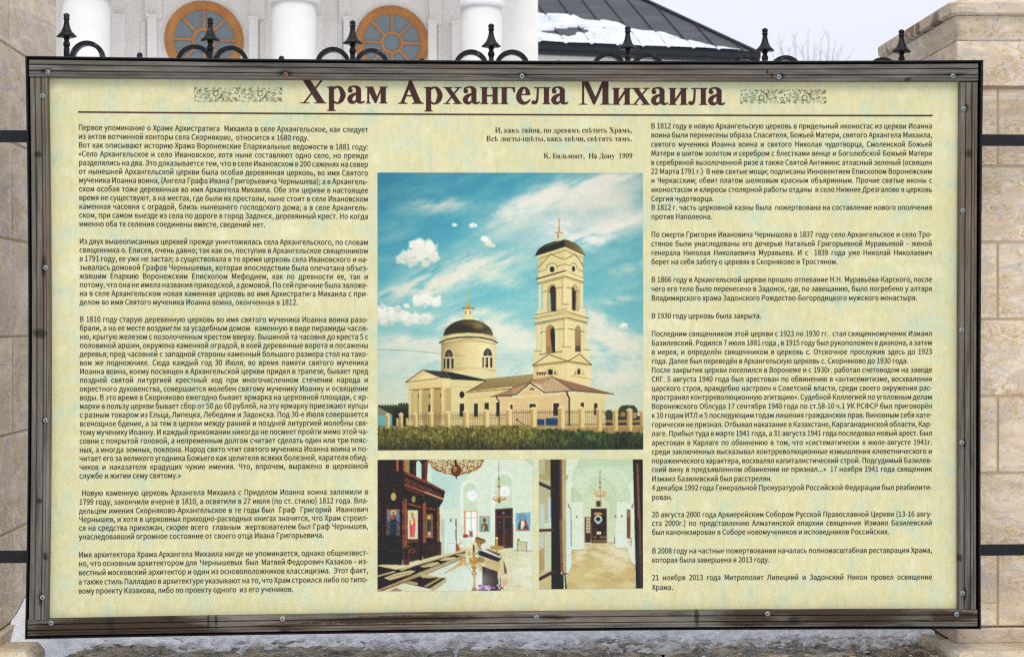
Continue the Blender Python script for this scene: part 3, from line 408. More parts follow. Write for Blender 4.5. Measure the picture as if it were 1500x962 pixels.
def picture_exterior():
    c = Canvas(553, 253, 942, 659, (96, 172, 190), seed=3)
    Yn = (c.Y-253)/330; Xn = (c.X-553)/389
    c.mix(np.clip(Yn, 0, 1)**1.3, (150, 203, 204)); c.mix(.55*np.clip(1-Yn*1.3-Xn*.7, 0, 1), (66, 148, 182))
    n1 = c.noise(60, 16, 4, -18); n2 = c.noise(40, 30, 4); n3 = c.noise(10, 8, 3)
    W1 = (232, 232, 220); W2 = (224, 230, 214)
    c.mix(.35*np.clip(n1*2.4-.9, 0, 1), (190, 218, 208))
    for b in [(850, 300, 75, 26, -22, .8), (895, 285, 70, 28, -8, .75), (850, 330, 90, 20, -4, .55), (905, 322, 50, 20, -10, .6), (765, 325, 70, 10, -28, .45)]:
        c.blob(*b[:5], W1, b[5], n2*.5+.35)
    for b in [(650, 415, 65, 12, -22, .6), (700, 395, 60, 12, -10, .4), (640, 305, 60, 7, -2, .4), (655, 290, 18, 7, 25, .3), (700, 480, 80, 12, 6, .5), (590, 510, 60, 12, 4, .5),
              (880, 475, 26, 14, 30, .8), (865, 480, 24, 16, 10, .7), (900, 500, 60, 12, 12, .5), (770, 500, 80, 16, 4, .6), (930, 545, 30, 10, -20, .5)]:
        c.blob(*b[:5], W2, b[5]*1.3, n1)
    c.mix(np.clip((c.Y-500)/85, 0, 1)**.8*(.45+.6*n1), (222, 229, 210)); c.blob(600, 545, 60, 18, 4, W2, .7, n1); c.blob(570, 530, 40, 10, 0, W1, .5)
    c.mix(np.clip((c.Y-540)/45, 0, 1)*.6, (226, 228, 202))
    n6 = c.noise(26, 7, 5, -24); n7 = c.noise(18, 8, 5, 12)
    for b in [(640, 412, 60, 16, -18, .9), (690, 392, 60, 18, -8, .7), (735, 410, 30, 10, 10, .5), (600, 425, 50, 10, -10, .6), (640, 300, 40, 8, 2, .6), (700, 480, 60, 14, 8, .9), (660, 520, 60, 16, 0, .8), (745, 500, 40, 16, 0, .9), (600, 500, 50, 10, 4, .7), (760, 545, 50, 14, 0, .7), (700, 455, 50, 8, 12, .6)]:
        c.blob(*b[:5], (226, 230, 214), b[5]*1.4, n6)
    for b in [(880, 470, 22, 10, 40, 1.), (900, 500, 50, 18, 14, .9), (870, 520, 30, 14, 0, .8), (915, 530, 40, 10, -10, .7), (895, 555, 50, 12, 0, .9), (925, 390, 30, 6, -14, .5), (905, 440, 30, 5, -8, .4)]:
        c.blob(*b[:5], (228, 230, 214), b[5]*1.4, n7)
    for b in [(770, 300, 50, 12, -28, .9), (800, 290, 60, 14, -24, .9), (860, 275, 60, 12, -16, .9), (900, 262, 50, 8, -10, .7), (905, 330, 60, 10, -22, .8), (850, 350, 60, 10, -4, .6)]:
        c.blob(*b[:5], (238, 238, 228), b[5]*1.3, n6)
    c.blob(880, 345, 26, 14, -30, (248, 246, 244), .9, n7); c.blob(820, 335, 24, 14, 10, (244, 242, 242), .8, n7)
    c.mix(.22*np.clip(1-Yn*2.2, 0, 1)*np.clip(1-Xn*1.6, 0, 1), (44, 122, 160))
    nz = c.noise(7, 6, 5)
    c.cumulus([(599, 372, 11), (613, 362, 14), (628, 364, 13), (635, 376, 10), (617, 374, 14), (590, 381, 9), (604, 383, 9), (624, 386, 8)], nz)
    c.cumulus([(557, 458, 15), (575, 462, 13), (592, 464, 12), (610, 467, 13), (624, 466, 10), (562, 470, 9), (598, 471, 9)], nz)
    c.cumulus([(612, 440, 10), (625, 439, 12), (638, 442, 10), (596, 448, 6), (583, 452, 6)], nz)
    c.cumulus([(711, 350, 7), (716, 357, 7), (722, 360, 4)], nz); c.cumulus([(692, 331, 5), (697, 331, 4)], nz)
    c.cumulus([(666, 330, 4)], nz, sh=(200, 220, 215)); c.cumulus([(912, 478, 6)], nz)
    CR = (222, 208, 156); CL = (234, 223, 174); SH = (203, 184, 134); DK = (52, 50, 44); TN = (176, 155, 108)
    # far trees and hut
    c.fr(550, 550, 7.5)
    for i in range(46):
        x = 30+i*8; c.E(x, 390+6*math.sin(i*1.7), 16, 50+26*abs(math.sin(i*2.3))+(20 if x > 260 else 0), (64, 80, 48))
    for i in range(16): c.E(210+i*12, 420, 18, 60+14*math.sin(i*2.1), (44, 54, 42))
    c.R(22, 425, 185, 560, (128, 184, 188)); c.P([(22, 330), (190, 420), (185, 440), (22, 430)], (150, 150, 128)); c.L([(22, 325), (190, 418)], 10, (40, 42, 42)); c.R(22, 380, 45, 400, (196, 150, 110))
    c.R(185, 430, 370, 560, (38, 40, 38))
    # drum, dome and lantern
    c.fr(550, 450, 7.5)
    c.P([(722, 350), (1020, 322), (1328, 350), (1322, 790), (722, 720)], SH, 1, CL, 'x'); c.P([(760, 700), (1325, 705), (1300, 800), (1200, 800)], (226, 216, 170))
    c.P([(750, 310)]+[(1020+275*math.cos(t), 322-190*math.sin(t)) for t in [math.pi*(1-i/16) for i in range(17)]]+[(1295, 310)], (58, 54, 42), 1, (104, 96, 66), 'x')
    c.E(1010, 235, 200, 40, (44, 42, 36), .55, .5); c.E(1130, 205, 60, 34, (170, 158, 112), .6, .6); c.E(1060, 175, 90, 24, (128, 116, 78), .5, .6)
    c.arc(1150, 320, 70, 180, 100, 10, 5, (40, 38, 32), .6)
    c.P([(714, 345), (760, 312), (860, 288), (1020, 278), (1180, 288), (1285, 312), (1330, 345), (1332, 372), (1180, 335), (1020, 326), (860, 335), (712, 370)], (218, 206, 156))
    c.L([(704, 388), (780, 352), (900, 332), (1020, 326), (1150, 332), (1270, 355), (1338, 388)], 15, DK)
    c.L([(722, 410), (860, 382), (1020, 373), (1200, 382), (1322, 412)], 6, TN, .8)
    c.L([(722, 695), (860, 672), (1020, 664), (1200, 674), (1326, 702)], 9, (178, 160, 112), .9)
    c.L([(705, 345), (860, 290), (1020, 278), (1180, 290), (1330, 345)], 5, (120, 112, 80), .6)
    c.P([(975, 15), (1062, 15), (1062, 90), (1078, 135), (966, 135), (978, 90)], CR, 1, CL, 'x'); c.R(984, 35, 998, 78, (120, 130, 130)); c.R(1034, 35, 1048, 78, (120, 130, 130))
    c.L([(960, 12), (1082, 12)], 14, (146, 122, 70)); c.P([(985, 5), (1018, -45), (1050, 5)], (206, 160, 60)); c.L([(1018, -40), (1018, -160)], 9, (214, 172, 84)); c.L([(1003, -118), (1034, -118)], 8, (214, 172, 84)); c.L([(1008, -138), (1028, -138)], 6, (214, 172, 84))
    for x0, ys in ((807, 545), (1232, 535)):
        k = 1 if x0 < 900 else 1.06
        c.E(x0, ys, 58*k, 98, (232, 220, 168)); c.E(x0, ys, 46*k, 84, (66, 66, 62)); c.R(x0-62, ys-2, x0+62*k, ys+135, (224, 210, 160))
        for a in (60, 90, 120): c.L([(x0, ys), (x0+40*math.cos(math.radians(a)), ys-75*math.sin(math.radians(a)))], 4, (150, 146, 124))
        c.L([(x0-60, ys+2), (x0+60, ys+2)], 8, (238, 228, 180))
        for a, b in ((-56, -40), (-22, 6), (28, 50)): c.R(x0+a, ys+16, x0+b, ys+125, (48, 48, 44))
        if x0 > 900: c.R(x0-50, ys+30, x0-44, ys+110, (190, 205, 205)); c.R(x0-18, ys+20, x0-12, ys+90, (170, 190, 190))
    k_ = np.clip((c.X-646)/81, 0, 1); sh_ = np.interp(k_, [0, .12, .45, .8, 1], [.80, .90, 1.03, 1.05, .93]); mk = (c.X > 646.3) & (c.X < 727) & (c.Y > 501) & (c.Y < 543)
    c.a = np.where(mk[..., None], np.clip(c.a*sh_[..., None], 0, 255), c.a); c.P([(724, 398), (1020, 338), (1322, 398), (1322, 412), (1020, 356), (724, 414)], (150, 128, 84), .4)
    # nave roof, cross arm, portico
    c.fr(0, 0, 1)
    c.P([(682, 575), (711, 554.5), (782, 547.5), (790, 566), (720, 574)], (166, 150, 108), 1, (140, 122, 86))
    for i in range(9): c.L([(700+i*9, 556.3-i*.9), (686+i*9.5, 573)], .5, (120, 104, 74), .35)
    c.fr(550, 450, 7.5)
    c.P([(520, 684), (810, 706), (1215, 795), (1130, 806), (830, 783), (735, 772)], (46, 47, 44)); c.P([(560, 692), (720, 700), (800, 772), (735, 772)], (74, 74, 62)); c.L([(760, 705), (830, 780)], 6, (150, 140, 106))
    c.P([(333, 822), (520, 686), (735, 775), (735, 790), (365, 850)], (226, 200, 144)); c.P([(452, 800), (548, 728), (694, 774)], (232, 220, 168)); c.L([(333, 820), (520, 685), (738, 776)], 8, DK); c.L([(335, 822), (694, 778)], 6, DK)
    c.fr(550, 550, 7.5)
    c.P([(365, 74), (735, 28), (735, 130), (365, 158)], (226, 206, 150)); c.P([(735, 28), (830, 34), (830, 130), (735, 130)], (232, 216, 164)); c.P([(342, 74), (735, 26), (735, 46), (362, 90)], (234, 214, 156))
    c.P([(826, 36), (1212, 62), (990, 184), (1005, 200), (1005, 560), (826, 560)], (224, 212, 160)); c.L([(826, 36), (1200, 54)], 9, DK, .8); c.L([(830, 112), (1060, 128)], 6, (190, 174, 124)); c.L([(1215, 58), (990, 186)], 8, (60, 52, 42))
    c.R(365, 150, 830, 560, (184, 162, 112)); c.P([(365, 150), (735, 125), (735, 150), (365, 172)], (150, 120, 80)); c.R(770, 130, 830, 560, (196, 176, 124)); c.R(408, 160, 462, 560, (206, 188, 138)); c.R(515, 158, 600, 560, (186, 166, 116))
    for x0, x1, t in ((368, 402, 158), (480, 516, 152), (604, 640, 142), (724, 772, 132)):
        c.R(x0, t, x1, 545, (236, 222, 168), 1, col2=(206, 186, 134), ax='x'); c.R(x0-6, t, x1+6, t+14, (232, 218, 166)); c.R(x0-6, 500, x1+6, 545, (226, 210, 158))
    c.R(583, 312, 603, 402, (44, 40, 34)); c.E(597, 222, 6, 24, DK); c.E(474, 225, 5, 20, DK); c.E(717, 215, 6, 24, (110, 90, 66)); c.R(712, 310, 720, 400, (140, 130, 118)); c.L([(365, 325), (830, 320)], 4, (176, 152, 106), .5)
    c.P([(1003, 198), (1500, 132), (1500, 560), (1003, 560)], (222, 204, 152)); c.P([(990, 176), (1500, 120), (1500, 150), (1003, 200)], (232, 214, 160)); c.L([(990, 185), (1500, 142)], 8, (66, 60, 46)); c.L([(1005, 245), (1500, 212)], 5, (196, 176, 126), .8)
    c.E(950, 207, 36, 46, (232, 222, 172)); c.E(950, 207, 28, 38, (44, 40, 36))
    for x0, y0, x1, y1 in ((924, 305, 975, 450), (1082, 305, 1125, 450), (1198, 298, 1246, 375), (1325, 292, 1362, 445), (1452, 322, 1500, 372)):
        c.R(x0-10, y0-12, x1+10, y1, (230, 216, 166)); c.R(x0, y0, x1, y1, (52, 52, 48)); c.R(x0-16, y0-34, x1+16, y0-24, (234, 222, 172))
    c.P([(1265, 230), (1500, 140), (1500, 230)], (160, 134, 100)); c.P([(1300, 232), (1500, 232), (1500, 560), (1372, 560), (1372, 300)], (222, 198, 152)); c.L([(1265, 228), (1500, 214)], 9, (70, 58, 46)); c.L([(1325, 232), (1358, 290), (1358, 560)], 12, (58, 50, 44))
    # bell tower
    c.fr(750, 310, 6.413)
    c.P([(248, 420), (500, 330), (500, 990), (250, 990)], CR); c.P([(500, 330), (664, 408), (668, 990), (500, 990)], (232, 218, 166))
    c.P([(218, 418), (230, 382), (258, 346), (305, 314), (380, 286), (440, 270), (486, 262), (498, 328)], (46, 46, 42)); c.P([(486, 262), (530, 270), (600, 300), (650, 344), (676, 384), (684, 410), (498, 328)], (92, 86, 64), 1, (150, 138, 96), 'x'); c.P([(300, 326), (410, 282), (470, 270), (450, 290), (330, 330)], (104, 96, 70), .7)
    c.L([(218, 416), (498, 330), (684, 410)], 8, (66, 60, 46)); c.P([(224, 420), (500, 332), (680, 412), (664, 428), (500, 352), (246, 432)], (232, 216, 160))
    c.P([(418, 200), (474, 200), (474, 262), (482, 268), (410, 282), (418, 266)], CR, 1, CL, 'x'); c.R(428, 214, 438, 248, (110, 112, 104)); c.L([(408, 200), (482, 202)], 8, (160, 140, 92)); c.P([(428, 192), (443, 150), (458, 192)], (208, 160, 60)); c.L([(443, 160), (443, 66)], 9, (206, 166, 84)); c.L([(428, 84), (457, 84)], 7, (206, 166, 84)); c.E(443, 153, 11, 10, (200, 150, 50))
    for P_ in ([(232, 526), (262, 512), (365, 398), (430, 432), (495, 446)], [(508, 446), (585, 400), (632, 450), (672, 520)]): c.L(P_, 12, (212, 196, 142)); c.L(P_, 5, (84, 76, 58))
    c.L([(245, 568), (300, 552), (322, 545)], 5, (96, 86, 64)); c.arc(376, 545, 52, 62, 170, 10, 5, (96, 86, 64)); c.L([(420, 515), (500, 492), (540, 508)], 5, (96, 86, 64)); c.arc(577, 538, 32, 55, 150, 0, 5, (96, 86, 64)); c.L([(620, 545), (666, 566)], 5, (96, 86, 64))
    c.E(374, 543, 32, 36, (236, 222, 170)); c.E(376, 543, 24, 29, (60, 58, 58)); c.E(577, 537, 22, 34, (236, 222, 170)); c.E(577, 538, 16, 27, (66, 64, 60))
    c.P([(230, 632), (500, 552), (684, 630), (670, 648), (500, 580), (240, 655)], (236, 220, 168)); c.L([(232, 634), (500, 556)], 12, (58, 54, 50)); c.L([(500, 556), (682, 632)], 5, (150, 130, 92)); c.L([(240, 672), (500, 605), (668, 662)], 5, (96, 84, 62))
    SK = (146, 200, 206)
    c.P([(272, 690), (290, 686), (290, 920), (274, 920)], SK); c.P([(630, 690), (642, 692), (642, 915), (630, 915)], SK)
    c.R(250, 676, 272, 925, (228, 212, 160)); c.R(643, 676, 664, 915, (234, 218, 168)); c.R(234, 920, 290, 990, CR); c.R(640, 912, 685, 990, CL)
    c.P([(330, 940), (330, 740), (340, 700), (360, 682), (385, 676), (405, 688), (414, 715), (416, 935)], (190, 160, 112)); c.P([(368, 936), (360, 780), (352, 740), (362, 708), (380, 694), (400, 700), (412, 730), (414, 932)], (56, 52, 44)); c.R(345, 770, 362, 935, SK, .8)
    for i in range(7): c.L([(368, 740+i*26), (400, 736+i*26)], 4, (120, 110, 88), .7)
    c.P([(562, 930), (562, 720), (570, 690), (590, 676), (608, 690), (624, 730), (626, 940)], (200, 172, 124)); c.P([(562, 925), (562, 715), (572, 700), (585, 740), (600, 745), (596, 930)], (60, 54, 46))
    for a, b in (((290, 760), (334, 742)), ((414, 720), (478, 712)), ((512, 712), (562, 722)), ((612, 745), (632, 752))): c.L([a, b], 6, (104, 90, 66))
    c.R(482, 625, 512, 870, (236, 220, 168)); c.R(468, 868, 530, 920, (228, 210, 158)); c.L([(468, 872), (530, 872)], 5, (96, 84, 62)); c.R(480, 612, 514, 632, (238, 224, 174))
    c.fr(750, 450, 7.5)
    c.P([(292, 185), (600, 108), (600, 600), (292, 520)], CR); c.P([(600, 108), (790, 165), (790, 520), (600, 600)], (232, 218, 166))
    c.P([(255, 90), (600, 15), (820, 85), (840, 122), (600, 60), (238, 125)], (236, 220, 168)); c.P([(250, 165), (250, 120), (600, 55), (830, 118), (828, 170), (600, 108)], (226, 208, 156)); c.L([(240, 122), (600, 45), (842, 122)], 7, (104, 88, 62)); c.L([(255, 88), (600, 20)], 6, (70, 64, 50)); c.L([(248, 178), (600, 110), (826, 168)], 6, (112, 96, 68))
    c.R(292, 190, 312, 470, (206, 218, 206)); c.R(776, 186, 792, 470, (196, 214, 210)); c.R(262, 178, 292, 475, (222, 206, 152)); c.R(792, 176, 824, 468, (232, 216, 162)); c.R(238, 470, 318, 640, CR); c.R(784, 462, 852, 640, CL); c.R(312, 165, 330, 500, (214, 196, 144))
    c.P([(372, 500), (370, 260), (380, 215), (415, 188), (450, 200), (470, 250), (474, 495)], (176, 144, 100)); c.P([(440, 498), (418, 300), (425, 240), (450, 212), (466, 240), (472, 300), (474, 495)], (58, 52, 46)); c.R(374, 425, 440, 500, (136, 120, 94), .6)
    c.P([(690, 490), (688, 270), (696, 220), (722, 192), (745, 210), (756, 260), (756, 492)], (176, 150, 104), 1, (146, 120, 84)); c.R(696, 425, 748, 488, (80, 76, 66), .8)
    for a, b in (((312, 288), (334, 270)), ((334, 270), (372, 264)), ((470, 246), (572, 236)), ((616, 236), (690, 246)), ((750, 262), (790, 272))): c.L([a, b], 8, (104, 88, 66))
    c.R(576, 120, 612, 430, (238, 222, 170)); c.R(570, 112, 618, 150, (238, 224, 176)); c.P([(552, 430), (640, 430), (640, 600), (600, 600), (552, 590)], (234, 216, 162)); c.L([(550, 436), (642, 436)], 6, (112, 96, 70)); c.L([(300, 518), (550, 486)], 7, (70, 62, 48)); c.L([(238, 478), (318, 478)], 6, (100, 88, 64)); c.L([(784, 470), (850, 470)], 6, (104, 90, 66))
    c.P([(230, 636), (400, 515), (600, 580), (740, 515), (862, 632), (860, 860), (608, 830), (232, 800)], (228, 210, 156)); c.P([(608, 600), (862, 636), (858, 866), (608, 830)], (236, 220, 168))
    for P_ in ([(222, 638), (400, 518), (606, 590)], [(618, 588), (742, 514), (872, 632)], [(222, 638), (610, 592), (872, 632)]): c.L(P_, 9, (120, 98, 66)); c.L(P_, 4, (62, 54, 42))
    c.E(430, 740, 74, 76, (226, 208, 156)); c.arc(430, 740, 72, 74, 180, 0, 6, (186, 160, 110)); c.R(345, 742, 520, 830, (228, 210, 156)); c.R(396, 682, 444, 742, (54, 50, 44)); c.P([(462, 742), (464, 690), (490, 735)], (110, 92, 70)); c.arc(734, 740, 56, 72, 180, 0, 5, (186, 160, 110)); c.R(716, 680, 748, 738, (54, 50, 44)); c.P([(684, 740), (700, 700), (704, 740)], (120, 98, 72)); c.P([(766, 740), (768, 706), (782, 740)], (150, 124, 90))
    c.L([(640, 762), (858, 790)], 16, (236, 206, 138)); c.L([(640, 750), (858, 782)], 4, (150, 122, 80)); c.P([(330, 742), (385, 720), (385, 765), (255, 795), (262, 745)], (224, 208, 158)); c.R(264, 712, 385, 730, (120, 96, 76))
    for i in range(4): c.R(275+i*24, 726, 288+i*24, 748, (60, 48, 40))
    AO = (132, 106, 66)
    c.P([(250, 182), (600, 112), (826, 172), (826, 190), (600, 134), (250, 202)], AO, .45); c.P([(232, 642), (608, 596), (860, 638), (860, 654), (608, 616), (232, 662)], AO, .35); c.P([(255, 128), (600, 62), (830, 124), (830, 134), (600, 76), (255, 142)], AO, .3)
    c.P([(560, 130), (576, 128), (576, 430), (560, 434)], AO, .28); c.P([(330, 250), (370, 240), (370, 500), (330, 505)], (240, 226, 178), .3); c.P([(474, 250), (500, 246), (500, 490), (474, 495)], (240, 226, 178), .3)
    c.P([(232, 640), (290, 632), (290, 800), (232, 800)], AO, .16); c.P([(820, 640), (862, 636), (858, 866), (820, 862)], (244, 232, 186), .3)
    c.fr(750, 310, 6.413)
    c.P([(246, 434), (500, 354), (664, 430), (664, 444), (500, 372), (246, 452)], AO, .4); c.P([(244, 676), (500, 608), (668, 666), (668, 680), (500, 626), (244, 694)], AO, .4); c.P([(466, 630), (482, 626), (482, 870), (466, 870)], AO, .28); c.P([(248, 450), (285, 440), (285, 540), (248, 560)], AO, .15)
    # annexe
    c.fr(750, 550, 7.5)
    c.P([(0, 230), (610, 180), (640, 560), (0, 560)], (222, 194, 148)); c.P([(608, 178), (1062, 208), (1020, 240), (1022, 560), (634, 560)], (230, 212, 162)); c.L([(0, 238), (610, 195)], 16, (234, 216, 166)); c.P([(610, 180), (1100, 205), (1020, 240), (640, 235)], (232, 216, 164))
    c.P([(0, 212), (0, 135), (150, 85), (230, 45), (400, 8), (432, 4), (672, 165), (350, 188), (200, 78), (52, 208)], (176, 148, 116)); c.P([(200, 78), (320, 95), (350, 186)], (216, 196, 150)); c.P([(330, 95), (450, 20), (640, 165), (350, 185)], (196, 172, 136))
    for i in range(6): c.L([(345+i*52, 182-i*2), (415+i*30, 20+i*24)], 5, (140, 108, 84), .7)
    for i in range(5): c.L([(330, 70+i*26), (480+i*45, 60+i*24)], 3, (226, 210, 172), .6)
    c.P([(432, 4), (1110, 200), (672, 165)], (160, 126, 98), 1, (150, 118, 94)); c.L([(432, 5), (1108, 198)], 7, (232, 216, 178)); c.L([(432, 5), (672, 165)], 9, (112, 86, 68)); c.L([(0, 212), (48, 208)], 10, (70, 56, 46)); c.L([(350, 188), (672, 166), (1110, 203)], 10, (64, 54, 46))
    c.P([(70, 222), (195, 88), (340, 205), (340, 215), (80, 228)], (222, 194, 148)); c.L([(48, 208), (196, 78), (350, 186)], 11, (64, 52, 42)); c.L([(62, 218), (196, 98), (342, 200)], 9, (240, 226, 180)); c.P([(188, 158), (215, 132), (252, 154)], (84, 64, 50)); c.L([(80, 226), (330, 214)], 6, (238, 222, 174)); c.L([(0, 135), (150, 86), (232, 46), (262, 52)], 8, (110, 86, 68))
    for x0, y0, x1, y1 in ((190, 310, 258, 400), (450, 302, 514, 440), (750, 298, 788, 350), (898, 305, 934, 435), (-20, 318, 6, 370)):
        c.R(x0-10, y0-14, x1+10, y1, (236, 222, 174)); c.R(x0-22, y0-20, x1+22, y0-10, (238, 224, 178)); c.R(x0, y0, x1, y1, (58, 56, 54))
    c.L([(600, 178), (604, 205), (626, 245), (626, 560)], 17, (62, 56, 52)); c.L([(634, 458), (1022, 452)], 7, (206, 184, 136), .8)
    c.R(272, 478, 354, 565, (40, 82, 120)); c.R(370, 468, 500, 565, (34, 80, 124)); c.R(430, 462, 500, 485, (54, 104, 146)); c.L([(50, 480), (62, 492), (130, 540)], 7, (60, 50, 40)); c.E(52, 483, 10, 12, (44, 40, 34))
    for i in range(26): c.E(1185+i*6.5+(i % 3), 400+16*math.sin(i*1.9), 26, 44+18*math.sin(i*.12*3.14), (72, 88, 58))
    c.E(1262, 395, 84, 70, (66, 84, 54)); c.E(1060, 425, 42, 48, (74, 90, 66)); c.R(1022, 445, 1440, 500, (70, 84, 58)); c.R(1022, 490, 1440, 520, (190, 160, 100)); c.R(1022, 515, 1440, 560, (96, 84, 66)); c.R(1190, 400, 1240, 450, (190, 150, 110)); c.R(1320, 402, 1360, 470, (196, 172, 124)); c.R(985, 445, 1028, 462, (238, 228, 190))
    # stone fence with iron bars
    c.P([(0, 540), (1440, 556), (1440, 650), (0, 600)], (176, 156, 112))
    c.P([(470, 578), (980, 560), (1440, 548), (1440, 622), (960, 610), (600, 590)], (186, 150, 98)); c.L([(300, 575), (580, 570), (1000, 562), (1440, 550)], 8, (226, 210, 158))
    for i in range(72):
        x = 6+i*20; 
        if not (1380 < x): c.L([(x, 375+(i % 2)*4), (x, 548)], 4.2, (58, 52, 46), .62)
    c.L([(0, 405), (1400, 402)], 6, (60, 54, 48), .7); c.L([(560, 536), (1400, 534)], 8, (70, 62, 54), .7)
    c.fr(550, 550, 7.5)
    c.R(22, 545, 1500, 590, (150, 130, 92)); c.L([(22, 566), (1500, 566)], 6, (222, 204, 152), .6)
    for i in range(60):
        x = 300+i*20; c.L([(x, 402), (x, 545)], 4.2, (54, 50, 44), .55)
    c.L([(190, 440), (1500, 432)], 5, (56, 52, 46), .7); c.L([(360, 470), (1500, 462)], 5, (56, 52, 46), .6); c.R(230, 462, 256, 545, (206, 186, 136)); c.R(335, 462, 362, 540, (206, 186, 136))
    Pl = [(135, 44, 415, 572), (283, 45, 410, 572), (440, 50, 405, 572), (610, 56, 398, 576), (795, 60, 392, 576), (995, 64, 382, 570), (1215, 66, 376, 560), (1465, 70, 364, 545)]
    Pl += [(x+1500, w, t, b) for x, w, t, b in ((232, 72, 352, 565), (540, 74, 342, 580), (757, 70, 348, 575), (953, 66, 356, 612), (1130, 62, 368, 615), (1287, 60, 368, 615), (1425, 50, 380, 560))]
    for x, w, t, b in Pl:
        c.R(x-w*.5, t+18, x+w*.5, b, (190, 160, 108)); c.R(x-w*.02, t+18, x+w*.5, b, (232, 208, 154)); c.R(x-w*.6, t+8, x+w*.6, t+22, (222, 200, 148)); c.P([(x-w*.58, t+9), (x, t-12), (x+w*.58, t+9)], (240, 226, 182))
    # power line and grass
    c.fr(0, 0, 1); c.L([(553, 511.3), (600, 513), (650, 518), (681, 521.5)], .9, (150, 130, 130), .75); c.L([(725, 525.5), (765, 528)], .7, (160, 130, 130), .6)
    g0 = 622+8*np.sin((c.X-553)/60)*0+np.where(c.X < 760, 3, 3+(c.X-760)*.055)+(c.noise(5, 5, 4)-.5)*11
    m = np.clip((c.Y-g0)*1.2, 0, 1); n = c.noise(3.2, 7, 4); n4 = c.noise(1.4, 3.0, 2); n5 = c.noise(45, 20, 3)
    rt = np.clip((c.X-760)/90, 0, 1)
    col = np.array([112, 108, 58.])*(1-rt[..., None])+np.array([74, 94, 56.])*rt[..., None]
    col = col*(.55+.8*n[..., None])*(.55+.9*n4[..., None])*(.7+.6*n5[..., None])
    col = col*(1-.4*np.clip((c.Y-640)/19, 0, 1)[..., None])+np.array([70, 66, 30.])*np.clip(n4*4-3.0, 0, 1)[..., None]*(1-.5*rt[..., None])
    c.a = c.a*(1-m[..., None])+col*m[..., None]
    rr = c.rs
    for i in range(2600):
        x = 553+rr.rand()*388; y = 624+rr.rand()*34+max(0, (x-760)*.05); h = 1.5+rr.rand()*4
        k = rr.rand(); q = (158, 156, 74) if k < .3 else ((110, 128, 58) if k < .7 else (34, 46, 28)); c.L([(x, y), (x+rr.rand()*1.6-.8, y-h)], .5, q, .5 if x < 780 else .33)
    c.R(553, 657.8, 942, 659, (24, 26, 26), .8)
    c.a *= (.955+.05*c.noise(1.2, 1.2, 1)+.05*c.noise(6, 6, 3))[..., None]; vg_ = 1-.10*(((c.X-747)/195)**2+((c.Y-456)/203)**2)/1.4; c.a *= vg_[..., None]; x_ = np.clip(c.a/255, 0, 1); c.a = 255*(x_-.03*np.sin(2*np.pi*x_)); return c.out()


